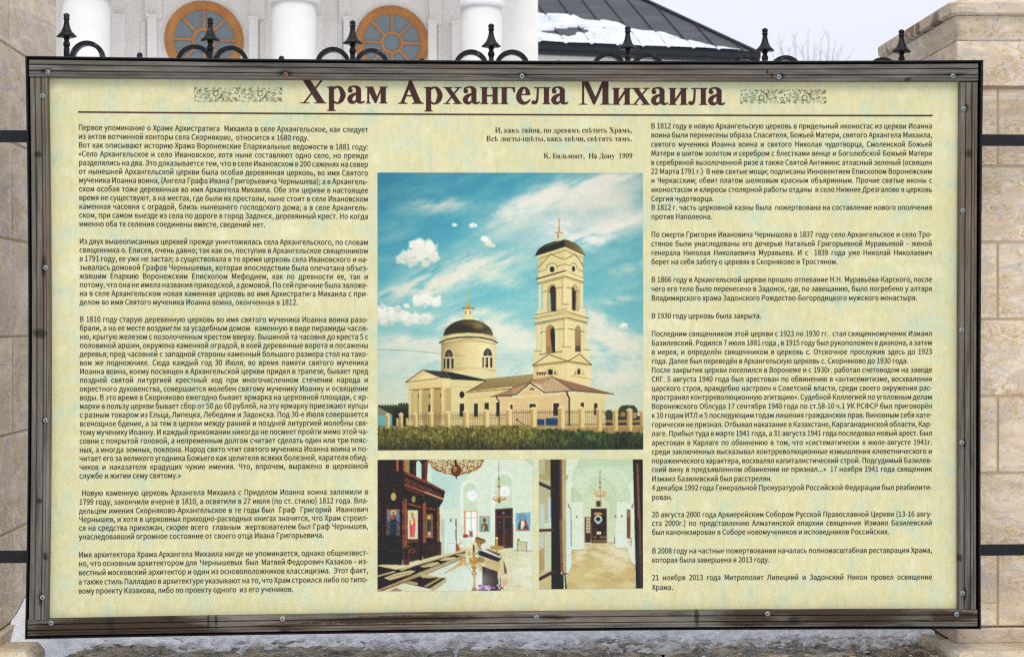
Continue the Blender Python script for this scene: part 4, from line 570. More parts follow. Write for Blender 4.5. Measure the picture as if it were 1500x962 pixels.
def picture_iconostasis():
    c = Canvas(553, 673, 780, 865, (196, 216, 198), seed=5)
    n = c.noise(30, 30, 3)
    c.fr(660, 665, 9.62)
    c.mix(np.clip((c.X-640)/50, 0, 1)*.6, (208, 222, 202)); c.mix(np.clip((c.Y-780)/60, 0, 1)*.4, (214, 228, 214))
    c.P([(-300, 70), (200, 70), (460, 70), (300, 230), (150, 430), (120, 760), (-60, 770), (-240, 640)], (182, 214, 204)); c.P([(-260, 70), (60, 70), (30, 500), (-260, 640)], (172, 208, 202), .7)
    c.arc(840, 520, 420, 450, 150, 20, 12, (214, 228, 206), .8); c.P([(1000, 70), (1154, 70), (1154, 190), (1080, 110)], (176, 200, 178)); c.R(1130, 280, 1154, 900, (206, 222, 214))
    # niches
    for x0, x1, yt in ((140, 390, 360), (575, 885, 240)):
        xm = (x0+x1)/2; w = (x1-x0)/2
        c.E(xm, yt+130, w, 130, (212, 228, 214)); c.R(x0, yt+120, x1, 1000, (206, 224, 206)); c.E(xm+14, yt+170, w*.74, 118, (184, 206, 180)); c.R(x0+w*.35, yt+170, x1-w*.12, 800, (190, 212, 186)); c.R(x0, yt+120, x0+w*.3, 1000, (216, 232, 222))
        c.arc(xm, yt+130, w, 130, 180, 0, 6, (224, 234, 216), .8)
    for x, y, r in ((305, 583, 72), (762, 530, 74)):
        c.E(x, y, r+6, r+8, (216, 226, 220), 1, .12); c.E(x, y, r-6, r, (238, 240, 250), 1, .1); c.arc(x, y, r-10, r-4, 0, 360, 4, (214, 196, 206), .6, 20); c.arc(x, y, 20, 22, 0, 360, 4, (176, 200, 214), .8)
        for a in range(0, 180, 45): c.L([(x-60*math.cos(math.radians(a)), y-64*math.sin(math.radians(a))), (x+60*math.cos(math.radians(a)), y+64*math.sin(math.radians(a)))], 3, (190, 208, 222), .7)
    # window
    c.P([(190, 800), (378, 796), (378, 1340), (190, 1340)], (206, 152, 108)); c.P([(214, 812), (364, 808), (364, 1300), (214, 1300)], (240, 244, 244)); c.L([(290, 810), (290, 1150)], 9, (150, 170, 176)); c.L([(214, 898), (364, 895)], 8, (150, 166, 170)); c.L([(214, 1070), (364, 1070)], 5, (180, 196, 198))
    # icons on the wall
    c.R(404, 872, 552, 1085, (138, 170, 178)); c.E(478, 935, 52, 52, (176, 184, 130)); c.P([(440, 1080), (430, 1010), (455, 975), (505, 975), (530, 1020), (528, 1080)], (124, 96, 72)); c.E(476, 932, 22, 32, (110, 76, 56)); c.P([(450, 1075), (458, 1000), (478, 1010), (470, 1078)], (190, 180, 160)); c.R(404, 1080, 552, 1092, (120, 150, 150))
    c.P([(914, 830), (1122, 818), (1120, 1088), (914, 1088)], (132, 172, 190)); c.E(1010, 900, 66, 60, (110, 150, 186)); c.P([(945, 1070), (950, 985), (990, 930), (1050, 930), (1090, 1000), (1100, 1070)], (62, 92, 92)); c.P([(985, 1060), (990, 940), (1035, 935), (1040, 1000), (1010, 1060)], (214, 214, 200)); c.P([(1035, 935), (1085, 990), (1090, 1040), (1050, 1000)], (188, 70, 60)); c.E(1010, 892, 20, 26, (170, 136, 100)); c.R(950, 1056, 1100, 1074, (176, 84, 70))
    # door
    c.P([(625, 775), (875, 758), (880, 1320), (655, 1330), (628, 1300)], (84, 48, 40)); c.R(650, 795, 850, 870, (52, 36, 40)); c.R(655, 905, 730, 1130, (42, 36, 42)); c.R(772, 905, 846, 1130, (42, 36, 42)); c.R(740, 890, 760, 1320, (112, 68, 54)); c.L([(640, 885), (875, 880)], 14, (124, 76, 60)); c.L([(632, 780), (634, 1310)], 16, (124, 76, 60)); c.L([(866, 775), (870, 1315)], 14, (104, 62, 50))
    for i in range(40): c.E(660+c.rs.rand()*60+(112 if i % 2 else 0), 925+c.rs.rand()*190, 4, 7, (130, 140, 140), .6)
    c.R(660, 1150, 722, 1290, (70, 42, 36)); c.R(778, 1150, 842, 1290, (70, 42, 36)); c.E(742, 832, 20, 18, (150, 150, 170), .7)
    # floor
    c.fr(0, 0, 1)
    c.P([(640, 806), (673, 800), (690, 806), (780, 806), (780, 865), (553, 865), (553, 825)], (206, 204, 168)); c.P([(640, 830), (690, 812), (712, 812), (702, 865), (625, 865)], (196, 214, 200)); c.P([(745, 812), (780, 812), (780, 865), (752, 865)], (206, 208, 176), .7)
    for i in range(-4, 9):
        c.L([(690+i*22, 806), (640+i*40, 865)], .8, (186, 178, 138), .5); c.L([(640+i*20, 806), (740+i*38, 865)], .8, (186, 178, 138), .5)
    for i, (x, y) in enumerate([(745, 820), (765, 828), (752, 838), (772, 845), (738, 850), (760, 858), (728, 815)]): c.P([(x-9, y), (x, y-3.5), (x+9, y), (x, y+4)], (192, 180, 136) if i % 2 else (214, 214, 190), .6)
    c.P([(553, 826), (640, 808), (700, 798), (700, 803), (553, 835)], (206, 192, 150)); c.L([(673, 802), (780, 806)], .9, (170, 140, 110), .5)
    # iconostasis
    B0 = (40, 30, 26); B1 = (72, 42, 28); B2 = (118, 66, 40); B3 = (166, 98, 56)
    c.fr(550, 665, 9.62)
    c.P([(28, 75), (730, 75), (740, 110), (728, 380), (980, 515), (975, 560), (955, 655), (905, 740), (910, 1320), (840, 1400), (400, 1480), (330, 1500), (28, 1560)], B0)
    c.P([(420, 75), (480, 75), (480, 270), (420, 240)], (150, 134, 92)); c.P([(576, 320), (576, 120), (596, 96), (625, 100), (652, 150), (652, 350)], (180, 214, 206)); c.R(540, 80, 572, 310, B1); c.R(655, 130, 690, 370, B1); c.P([(700, 110), (728, 110), (724, 385), (700, 370)], B2); c.R(298, 75, 326, 240, B3); c.P([(392, 75), (420, 75), (420, 240), (392, 235)], (150, 90, 50))
    c.P([(405, 235), (440, 250), (980, 512), (975, 530), (420, 290)], (110, 62, 38)); c.L([(405, 240), (978, 518)], 9, B3)
    for i in range(34): c.R(430+i*16, 288+i*7.7, 438+i*16, 302+i*7.7, (24, 20, 20))
    c.P([(412, 320), (935, 560), (930, 625), (412, 420)], (84, 50, 34))
    for i in range(30): c.E(430+i*17, 372+i*7.2+6*math.sin(i*2.1), 7, 9, (130, 78, 54) if i % 3 else (120, 66, 76), .7)
    c.P([(410, 415), (955, 625), (950, 655), (412, 440)], (150, 88, 48)); c.L([(700, 530), (955, 632)], 10, (226, 204, 176)); c.P([(410, 450), (700, 575), (690, 600), (410, 480)], (96, 56, 38)); c.L([(100, 435), (380, 432)], 8, B1)
    c.E(258, 597, 46, 64, (28, 22, 20)); c.E(258, 597, 38, 56, (176, 164, 108)); c.E(540, 633, 36, 56, B1); c.E(540, 633, 26, 46, (152, 142, 92)); c.E(258, 497, 22, 9, B2)
    # columns and panels
    c.fr(550, 665, 9.62)
    c.P([(386, 640), (446, 620), (448, 1300), (386, 1310)], (140, 78, 48), 1, B1, 'x'); c.L([(432, 640), (434, 1290)], 12, (196, 120, 72)); c.P([(668, 700), (712, 660), (716, 1240), (672, 1250)], (150, 86, 52)); c.P([(868, 760), (905, 740), (908, 1230), (872, 1240)], (134, 76, 46)); c.P([(450, 680), (650, 740), (650, 760), (450, 705)], (146, 84, 50)); c.P([(712, 742), (860, 775), (858, 795), (712, 765)], (136, 76, 46)); c.R(30, 650, 75, 960, (66, 44, 32)); c.R(30, 1100, 56, 1140, (120, 90, 60))
    def saint(x0, y0, x1, y1, bg, robe, robe2, halo, hx, hy, fig=1):
        c.R(x0-12, y0-12, x1+12, y1+14, (130, 74, 46)); c.R(x0, y0, x1, y1, bg); h = y1-y0; w = x1-x0
        c.E(hx, hy, w*.26, w*.26, halo); c.P([(hx-w*.26, y1-h*.04), (hx-w*.3, hy+h*.25), (hx-w*.14, hy+h*.08), (hx+w*.14, hy+h*.08), (hx+w*.3, hy+h*.28), (hx+w*.24, y1-h*.04)], robe); c.P([(hx-w*.02, y1-h*.06), (hx-w*.05, hy+h*.1), (hx+w*.15, hy+h*.1), (hx+w*.2, y1-h*.06)], robe2); c.E(hx, hy+4, w*.1, h*.036, (126, 84, 60))
    saint(170, 780, 334, 1185, (104, 122, 150), (40, 66, 92), (34, 52, 76), (206, 168, 84), 256, 822)
    c.P([(172, 948), (334, 940), (334, 1180), (172, 1185)], (46, 44, 50), .55); c.P([(205, 880), (262, 860), (275, 905), (230, 920)], (186, 84, 66)); c.R(172, 1172, 334, 1190, (176, 160, 122))
    saint(460, 790, 596, 1185, (190, 206, 186), (196, 84, 74), (214, 110, 98), (222, 196, 120), 524, 842)
    c.P([(492, 900), (520, 880), (540, 960), (520, 1000), (500, 980)], (220, 208, 150)); c.L([(575, 870), (560, 960)], 8, (216, 180, 96)); c.R(462, 1160, 594, 1190, (206, 206, 180))
    saint(712, 850, 804, 1160, (126, 104, 70), (36, 50, 58), (60, 74, 72), (216, 172, 84), 758, 880)
    c.E(760, 1115, 22, 30, (210, 170, 150)); c.E(756, 900, 22, 20, (196, 190, 150), .7); c.R(712, 1150, 804, 1168, (170, 150, 110))
    c.fr(550, 760, 8.745)
    c.P([(22, 200), (350, 200), (345, 580), (28, 572)], (32, 32, 32)); c.P([(355, 350), (440, 350), (435, 580), (355, 580)], (84, 50, 36)); c.R(375, 375, 420, 500, (44, 30, 26)); c.P([(440, 330), (600, 320), (600, 505), (440, 545)], (56, 36, 28)); c.P([(355, 325), (450, 335), (450, 352), (360, 345)], (140, 86, 58)); c.P([(400, 270), (555, 262), (555, 292), (400, 298)], (110, 66, 42)); c.arc(478, 400, 28, 28, 0, 360, 11, (112, 70, 46)); c.P([(610, 310), (800, 285), (800, 460), (610, 510)], (52, 34, 28)); c.arc(690, 365, 20, 24, 0, 360, 8, (90, 56, 40)); c.L([(620, 470), (730, 440), (730, 330)], 8, (84, 50, 38)); c.P([(560, 260), (605, 260), (600, 520), (560, 525)], (26, 24, 26)); c.P([(800, 285), (842, 290), (842, 450), (800, 462)], (70, 42, 34)); c.P([(845, 250), (845, 440), (885, 440), (885, 0), (845, 0), (830, 40)], (176, 196, 168))
    c.P([(885, 0), (1030, 0), (1030, 420), (885, 440)], (196, 218, 216)); c.R(925, 308, 1010, 415, (206, 222, 220)); c.L([(925, 420), (925, 308), (1015, 308)], 6, (160, 180, 178)); c.L([(1034, 0), (1040, 410)], 7, (40, 36, 40), .8); c.R(1030, 310, 1050, 400, (190, 104, 72)); c.L([(965, 0), (968, 28)], 16, (90, 70, 60))
    # carpets
    DK = (44, 26, 28); CT = (186, 172, 130)
    c.P([(22, 590), (270, 640), (480, 590), (1150, 400), (1150, 470), (700, 660), (30, 915), (22, 920)], DK); c.P([(300, 640), (700, 520), (1150, 395), (1150, 412), (520, 590), (340, 655)], (190, 178, 140)); c.P([(22, 715), (240, 655), (270, 668), (22, 735)], CT)
    c.P([(60, 890), (560, 680), (1150, 450), (1150, 480), (740, 645), (600, 710), (50, 925)], CT); c.P([(22, 900), (560, 690), (600, 715), (80, 925), (22, 925)], (176, 160, 116)); c.L([(30, 922), (600, 718), (1150, 486)], 8, (50, 28, 30))
    for pts in ([(110, 745), (250, 690), (440, 650), (520, 655), (450, 700), (190, 775)], [(565, 600), (700, 555), (800, 545), (830, 565), (720, 605), (620, 612)], [(815, 520), (900, 488), (1020, 480), (1035, 495), (950, 525), (850, 530)], [(1020, 455), (1100, 440), (1150, 442), (1150, 462), (1060, 468)]): c.P(pts, (196, 184, 144)); 
    c.L([(180, 735), (440, 680)], 10, (150, 130, 96)); c.L([(620, 592), (760, 565)], 8, (160, 146, 110))
    for i in range(120):
        t = c.rs.rand(); x = 60+t*1060; y = 905-t*430+c.rs.rand()*22-11; c.E(x, y, 5, 3, (92, 70, 50), .5)
    c.P([(280, 860), (380, 815), (680, 880), (900, 750), (910, 800), (740, 925), (330, 925)], (206, 208, 180)); c.P([(590, 690), (850, 705), (1150, 500), (1150, 560), (900, 690), (780, 700)], (190, 170, 136)); c.P([(700, 690), (860, 705), (905, 745), (690, 735), (560, 735)], (206, 216, 196))
    c.P([(380, 800), (570, 725), (905, 750), (690, 882), (385, 815)], DK); c.P([(575, 720), (640, 700), (830, 735), (700, 750), (600, 745)], CT); c.P([(380, 800), (440, 785), (545, 805), (540, 840), (400, 818)], (170, 156, 114)); c.P([(620, 850), (820, 740), (860, 745), (660, 865)], (160, 144, 104)); c.P([(690, 882), (905, 752), (908, 800), (735, 922)], (176, 172, 140)); c.P([(160, 925), (260, 870), (340, 900), (340, 925)], (150, 120, 110), .8)
    # lectern, candle stand, flowers
    c.fr(660, 760, 8.745)
    c.R(150, 200, 320, 375, (206, 222, 208), .8); c.R(160, 195, 225, 235, (150, 70, 50)); c.R(232, 145, 290, 232, (160, 176, 170)); c.R(245, 160, 276, 222, (170, 90, 70)); c.P([(70, 300), (105, 340), (120, 400), (68, 412)], (150, 86, 50)); c.L([(105, 330), (140, 290)], 12, (224, 110, 80)); c.L([(70, 0), (64, 60), (74, 100)], 9, (60, 50, 50)); c.L([(66, 130), (70, 270)], 6, (70, 56, 56))
    c.P([(840, 300), (985, 300), (980, 360), (850, 352)], (196, 186, 146)); c.L([(855, 300), (855, 418)], 9, (110, 96, 76)); c.L([(968, 340), (970, 415)], 9, (90, 84, 72)); c.R(848, 250, 884, 292, (170, 136, 80)); c.L([(890, 290), (985, 300)], 8, (90, 110, 130)); c.P([(870, 360), (960, 360), (960, 405), (870, 405)], (176, 180, 150), .8); c.L([(800, 400), (1050, 412)], 6, (130, 110, 80), .8)
    G1 = (190, 150, 78); G2 = (112, 78, 36); G3 = (230, 206, 150)
    c.L([(590, 250), (592, 410)], 26, G1); c.E(590, 362, 90, 22, (176, 146, 96)); c.L([(505, 350), (520, 385), (590, 392), (660, 385), (680, 345)], 12, G1); c.E(590, 242, 18, 12, (236, 220, 120))
    c.P([(318, 232), (350, 228), (440, 265), (450, 300), (380, 320), (310, 290)], (150, 116, 70)); c.L([(330, 235), (435, 268)], 14, (70, 64, 54)); c.L([(345, 310), (400, 400)], 9, (80, 70, 60)); c.L([(400, 300), (340, 450)], 9, (60, 56, 58)); c.P([(325, 300), (395, 310), (380, 380), (340, 350)], (170, 136, 84), .8)
    for i in range(60): c.E(130+c.rs.rand()*310, 500+c.rs.randn()*40, 7, 9, [G1, G2, G3][i % 3], .75)
    c.L([(115, 560), (380, 575)], 14, G1); c.L([(120, 555), (420, 568)], 5, G3)
    for x in (125, 150, 185): c.L([(x, 500), (x, 590)], 12, G1); 
    c.E(300, 530, 62, 48, (176, 140, 76)); c.E(390, 520, 50, 40, (150, 120, 70), .8); c.E(290, 510, 24, 18, G3, .8); c.L([(400, 490), (460, 520), (400, 590)], 10, (206, 180, 120)); c.P([(350, 590), (400, 580), (405, 650), (370, 680)], (190, 160, 110), .8)
    c.L([(205, 590), (240, 650), (262, 590)], 6, (180, 160, 120)); c.E(293, 320, 28, 20, (206, 216, 120)); c.L([(296, 340), (300, 900)], 26, (176, 140, 74)); c.R(286, 700, 318, 870, (196, 150, 74), 1, col2=(120, 84, 40), ax='x'); c.E(300, 690, 34, 30, (150, 110, 56)); c.E(294, 684, 12, 10, G3); c.P([(262, 920), (280, 870), (325, 870), (350, 915)], (140, 104, 54)); c.L([(275, 600), (300, 650), (330, 605)], 18, (150, 112, 60)); c.L([(296, 345), (298, 450)], 22, (96, 76, 50)); c.E(296, 435, 26, 18, G1)
    c.P([(405, 600), (600, 660), (640, 700), (640, 915), (405, 915)], (46, 34, 34)); c.P([(455, 500), (660, 550), (600, 670), (430, 610)], (196, 178, 138)); c.P([(600, 660), (660, 490), (690, 560), (718, 670), (700, 700), (680, 720), (600, 770)], (206, 188, 146)); c.P([(675, 520), (720, 660), (712, 705), (685, 690)], (110, 92, 70))
    for i in range(60): c.E(450+c.rs.rand()*190, 530+c.rs.rand()*120, 6, 6, (170, 150, 112), .5)
    c.P([(360, 420), (382, 400), (640, 500), (605, 545), (360, 460)], (40, 42, 52)); c.P([(380, 395), (442, 375), (660, 452), (632, 500)], (206, 206, 196)); c.P([(440, 385), (480, 385), (640, 445), (620, 475)], (110, 84, 60)); c.P([(655, 460), (632, 500), (605, 545), (640, 520)], (30, 30, 36)); c.R(612, 740, 632, 900, (196, 190, 170)); c.P([(660, 770), (700, 755), (735, 770), (720, 855), (655, 850)], (206, 172, 140))
    for i in range(46):
        x = 360+c.rs.rand()*300; y = 840+c.rs.rand()*70; q = [(110, 60, 140), (170, 110, 180), (70, 40, 90), (196, 200, 170)][i % 4]; c.E(x, y, 18, 14, q, .9)
    # chandeliers
    c.fr(660, 665, 9.62)
    c.P([(-320, 72), (-230, 210), (-100, 250), (40, 290), (200, 280), (340, 215), (460, 110), (440, 72)], (196, 196, 160), .8)
    for i in range(560):
        x = -300+c.rs.rand()*750; e = 250*math.sqrt(max(0, 1-((x-75)/390)**2)); y = 70+c.rs.rand()**.8*e*.9; q = [(150, 104, 50), (96, 60, 34), (222, 196, 130), (206, 214, 180), (176, 130, 66), (120, 78, 40)][c.rs.randint(6)]; c.E(x, y, 6+c.rs.rand()*5, 10, q, .85)
    for i in range(80):
        t = c.rs.rand()*math.pi; c.E(75+385*math.cos(t), 75+205*math.sin(t)+c.rs.randn()*8, 10, 11, (130, 76, 44) if i % 3 else (206, 160, 90), .9)
    c.E(80, 235, 76, 82, (110, 66, 34)); c.E(62, 215, 26, 40, (206, 150, 76), .8); c.L([(20, 200), (130, 280)], 10, (60, 34, 22), .6); c.L([(82, 300), (82, 345)], 16, (60, 36, 24)); c.L([(70, 70), (75, 160)], 30, (60, 40, 26))
    c.L([(678, 105), (680, 340)], 6, (96, 84, 66)); c.L([(681, 340), (684, 620)], 13, (170, 130, 80)); c.E(680, 346, 13, 12, (130, 66, 50)); c.E(680, 458, 26, 14, (170, 120, 80)); c.L([(600, 640), (640, 660), (684, 640), (740, 650), (780, 630)], 16, (176, 130, 70)); c.L([(612, 540), (640, 550), (684, 548)], 8, (190, 150, 90)); c.E(684, 655, 22, 40, (150, 104, 54)); 
    for x in (600, 620, 645, 665, 705, 730, 760, 778): c.L([(x, 600), (x, 645)], 9, (190, 150, 96))
    dk_ = (c.a.mean(2) < 95) & (c.X < 648) & (c.Y < 812); cv_ = c.noise(2.2, 2.2, 3); c.a = np.where(dk_[..., None], c.a*(.6+.8*cv_[..., None])+np.array([16, 7, 2.])*np.clip(cv_*5-2.8, 0, 1)[..., None]*1.0, c.a)
    c.mix(np.exp(-((c.X-700)/26)**2-((c.Y-850)/16)**2)*.45, (238, 246, 246)); c.mix(np.exp(-((c.X-770)/14)**2-((c.Y-838)/30)**2)*.4, (240, 244, 236))
    m_ = (np.clip((c.a.min(2)-140)/60, 0, 1)*.25)[..., None]; c.a = c.a*(1-m_)+np.array([230, 236, 224.])*m_
    c.a *= (.95+.07*c.noise(1.3, 1.3, 1)+.05*c.noise(7, 7, 3))[..., None]; x_ = np.clip(c.a/255, 0, 1); x_ = x_-.02*np.sin(2*np.pi*x_); g_ = x_.mean(2, keepdims=True); x_ = g_+(x_-g_)*(.78+.22*np.clip(g_*2, 0, 1)); c.a = 255*x_; return c.out()


def picture_nave():
    c = Canvas(790, 672, 941, 862, (190, 208, 180), seed=7)
    c.fr(785, 665, 9.375)
    c.R(40, 70, 430, 940, (176, 178, 144)); c.P([(430, 70), (1330, 70), (1330, 180), (1180, 170), (900, 180), (600, 185), (520, 240), (480, 330), (430, 350)], (178, 202, 170))
    c.P([(420, 70), (600, 70), (520, 230), (488, 330), (510, 400), (480, 640), (480, 940), (415, 940)], (206, 220, 198)); c.E(900, 470, 400, 310, (194, 212, 182)); c.arc(1090, 330, 200, 160, 60, -20, 14, (170, 192, 160), .6)
    c.P([(480, 420), (640, 560), (640, 660), (480, 660)], (180, 200, 166)); c.P([(640, 560), (700, 450), (860, 310), (960, 330), (1060, 480), (1100, 640), (1100, 940), (640, 940)], (186, 206, 174))
    c.arc(860, 640, 240, 320, 120, 10, 12, (166, 188, 154), .8); c.E(850, 760, 200, 250, (196, 210, 176)); c.arc(850, 740, 205, 240, 180, 0, 8, (176, 196, 160), .9); c.P([(900, 560), (960, 560), (1080, 640), (1090, 940), (980, 940), (1010, 700)], (184, 202, 168))
    c.P([(1100, 600), (1290, 380), (1290, 640), (1240, 760), (1100, 660)], (186, 206, 178)); c.P([(1240, 440), (1325, 380), (1335, 740), (1290, 740), (1290, 500)], (206, 220, 200))
    c.R(480, 645, 655, 700, (206, 218, 196)); c.R(490, 690, 640, 1700, (204, 220, 202)); c.L([(480, 645), (640, 642)], 8, (170, 188, 156)); c.L([(645, 700), (645, 940)], 8, (190, 208, 186)); c.R(1088, 645, 1280, 700, (204, 218, 198)); c.R(1100, 690, 1240, 1700, (208, 222, 206)); c.L([(1095, 640), (1280, 640)], 8, (168, 188, 156)); c.L([(1096, 660), (1096, 940)], 10, (168, 184, 158)); c.R(1240, 690, 1340, 940, (210, 222, 206))
    c.P([(365, 270), (450, 285), (430, 355), (365, 370)], (176, 166, 122)); c.R(365, 370, 412, 940, (178, 170, 130)); c.P([(430, 360), (515, 410), (490, 470), (450, 430)], (214, 224, 204)); c.P([(40, 270), (200, 260), (205, 360), (40, 330)], (168, 160, 112)); c.P([(130, 70), (205, 70), (205, 270), (130, 260)], (160, 154, 110)); c.R(150, 580, 210, 940, (196, 176, 134)); c.R(172, 590, 208, 940, (170, 204, 226)); c.R(60, 680, 125, 940, (176, 196, 186))
    c.P([(365, 70), (425, 70), (412, 280), (365, 280)], (166, 160, 122))
    c.fr(785, 760, 8.745)
    # floor
    c.P([(400, 700), (460, 385), (620, 310), (1020, 300), (1220, 380), (1270, 600), (1270, 895), (400, 895)], (198, 184, 134))
    c.P([(600, 320), (1000, 305), (1150, 370), (1200, 560), (900, 600), (620, 500)], (204, 198, 158), .6)
    rs = c.rs
    for j in range(15):
        y = 330+j*j*2.6+j*6; h = 9+j*3.2
        for i in range(-12, 13):
            x = 800+(i+.5*(j % 2))*(70+j*14); 
            if rs.rand() < .75: c.P([(x-35-j*7, y), (x, y-h), (x+35+j*7, y), (x, y+h)], [(180, 154, 102), (212, 204, 166), (190, 170, 118), (206, 190, 140), (170, 138, 90)][rs.randint(5)], .42)
    c.P([(395, 720), (455, 600), (455, 0), (385, 0)], (198, 220, 222), 1); c.R(340, 0, 392, 690, (176, 164, 120)); c.P([(455, 0), (610, 0), (608, 385), (462, 390)], (204, 218, 200)); c.L([(462, 390), (608, 386)], 6, (120, 100, 74)); c.R(604, 0, 622, 380, (190, 206, 180)); c.P([(1015, 0), (1165, 0), (1165, 368), (1030, 372), (1015, 345)], (206, 220, 206)); c.L([(1015, 350), (1030, 372), (1165, 368)], 6, (140, 116, 84)); c.P([(905, 0), (1015, 0), (1010, 300), (910, 296)], (194, 206, 174)); c.L([(910, 298), (1010, 300)], 5, (110, 70, 50)); c.P([(1165, 0), (1250, 0), (1262, 600), (1215, 545), (1165, 380)], (204, 216, 194)); c.L([(1215, 560), (1262, 600)], 8, (120, 96, 66)); c.L([(1002, 228), (1002, 306)], 7, (50, 34, 30))
    c.L([(1205, 235), (1215, 300), (1200, 345)], 8, (110, 64, 50), .8); c.L([(1165, 292), (1215, 290)], 7, (110, 64, 50), .8); c.R(450, 0, 458, 340, (60, 50, 44), .7)
    # far doorway
    c.fr(785, 665, 9.375)
    c.P([(752, 742), (968, 742), (970, 1215), (755, 1215)], (84, 50, 38)); c.R(775, 770, 950, 840, (60, 40, 32)); c.E(850, 815, 60, 20, (214, 176, 110), .8); c.R(780, 850, 955, 1170, (38, 32, 36)); c.arc(852, 890, 44, 44, 0, 360, 24, (176, 190, 190)); c.P([(812, 910), (890, 910), (875, 955), (828, 955)], (170, 184, 184), .8); c.E(852, 890, 24, 26, (40, 36, 44))
    c.P([(668, 858), (752, 862), (750, 1210), (668, 1210)], (96, 62, 50)); 
    for i in range(5):
        for j in range(2): c.R(690+j*30, 872+i*42, 714+j*30, 906+i*42, (206, 202, 158))
    c.R(690, 1090, 742, 1195, (70, 44, 38)); c.R(832, 1058, 890, 1098, (216, 200, 150)); c.R(780, 1120, 955, 1150, (150, 130, 90), .7); c.R(775, 1168, 955, 1205, (120, 92, 66)); c.R(830, 1110, 870, 1150, (50, 36, 34))
    for i in range(30): c.E(790+rs.rand()*160, 960+rs.rand()*180, 5, 6, (150, 140, 110), .6)
    c.R(818, 630, 898, 718, (146, 136, 96)); c.E(856, 668, 22, 26, (70, 54, 50)); c.R(834, 686, 882, 716, (60, 56, 60)); c.R(1238, 755, 1292, 1160, (150, 116, 66)); c.P([(1245, 860), (1285, 860), (1285, 1140), (1245, 1140)], (100, 72, 48), .7)
    for x, y in ((562, 855), (1172, 850), (1085, 855)): c.P([(x-13, y+12), (x-5, y-22), (x+5, y-22), (x+13, y+12)], (150, 92, 60))
    for x in (445, 1320): c.L([(x, 680), (x+(12 if x < 900 else -6), 725)], 11, (120, 66, 54)); c.L([(x+(6 if x < 900 else -20), 725), (x+(38 if x < 900 else 8), 740)], 9, (120, 66, 54)); 
    c.L([(480, 745), (484, 935)], 6, (70, 54, 46), .8); c.L([(590, 180), (630, 184)], 7, (170, 146, 120), .8)
    # chandelier
    c.L([(879, 240), (879, 380)], 6, (120, 96, 60)); c.E(879, 240, 9, 9, (110, 80, 50)); c.L([(878, 375), (880, 610)], 11, (176, 110, 54)); c.E(878, 385, 15, 10, (150, 84, 50)); c.E(878, 450, 20, 9, (170, 100, 54)); c.arc(880, 520, 75, 55, 200, 340, 9, (196, 140, 84)); c.arc(880, 510, 45, 60, 190, 350, 8, (186, 130, 74))
    for x in (800, 822, 845, 915, 935, 958): c.L([(x, 505), (x, 555)], 9, (206, 156, 96))
    c.L([(820, 575), (940, 575)], 10, (186, 130, 70))
    # door frames in front
    DB = (44, 36, 36); RD = (96, 54, 44)
    c.P([(205, 70), (362, 70), (366, 940), (215, 940)], DB); c.P([(330, 70), (362, 70), (368, 940), (335, 940)], (112, 76, 62)); c.P([(1322, 70), (1470, 70), (1472, 940), (1345, 940)], DB); c.P([(1370, 130), (1400, 130), (1425, 940), (1390, 940)], (128, 84, 68)); c.L([(40, 388), (235, 475)], 46, (66, 42, 46)); c.L([(40, 378), (235, 465)], 12, (110, 76, 72), .8)
    c.fr(785, 760, 8.745)
    c.P([(200, 0), (305, 0), (360, 700), (360, 895), (200, 895)], (36, 36, 38)); c.P([(305, 0), (338, 0), (350, 690), (320, 690)], (130, 88, 66)); c.R(40, 160, 200, 895, (190, 182, 138)); c.P([(40, 160), (115, 160), (115, 640), (40, 700)], (186, 184, 152)); c.P([(120, 160), (200, 160), (198, 640), (120, 680)], (186, 196, 168)); c.P([(40, 400), (110, 360), (110, 640), (40, 700)], (170, 140, 94), .7); c.L([(40, 138), (235, 132)], 36, (70, 44, 42)); c.L([(40, 128), (225, 125)], 8, (120, 84, 72)); c.L([(36, 765), (240, 660)], 42, (64, 42, 42)); c.R(40, 60, 110, 120, (176, 196, 186)); c.R(42, 180, 100, 340, (176, 190, 186), .8)
    c.P([(200, 690), (358, 690), (358, 895), (200, 895)], (38, 36, 40)); c.P([(340, 0), (392, 0), (392, 690), (352, 690)], (172, 160, 116)); c.L([(330, 690), (400, 690)], 15, (80, 60, 44)); c.E(332, 685, 13, 13, (216, 190, 130)); c.L([(375, 700), (390, 890)], 18, (44, 36, 36)); c.P([(1252, 0), (1360, 0), (1365, 895), (1272, 895)], (40, 34, 36)); c.P([(1305, 0), (1335, 0), (1345, 895), (1320, 895)], (120, 78, 62), 1, (76, 48, 42))
    c.mix(np.exp(-((c.X-905)/22)**2-((c.Y-812)/20)**2)*.35, (236, 238, 222)); c.mix(np.exp(-((c.X-850)/8)**2-((c.Y-812)/22)**2)*.25, (240, 240, 226))
    m_ = (np.clip((c.a.min(2)-140)/60, 0, 1)*.25)[..., None]; c.a = c.a*(1-m_)+np.array([230, 236, 224.])*m_
    c.a *= (.95+.07*c.noise(1.3, 1.3, 1)+.05*c.noise(7, 7, 3))[..., None]; x_ = np.clip(c.a/255, 0, 1); x_ = x_-.02*np.sin(2*np.pi*x_); g_ = x_.mean(2, keepdims=True); x_ = g_+(x_-g_)*(.78+.22*np.clip(g_*2, 0, 1)); c.a = 255*x_; return c.out()

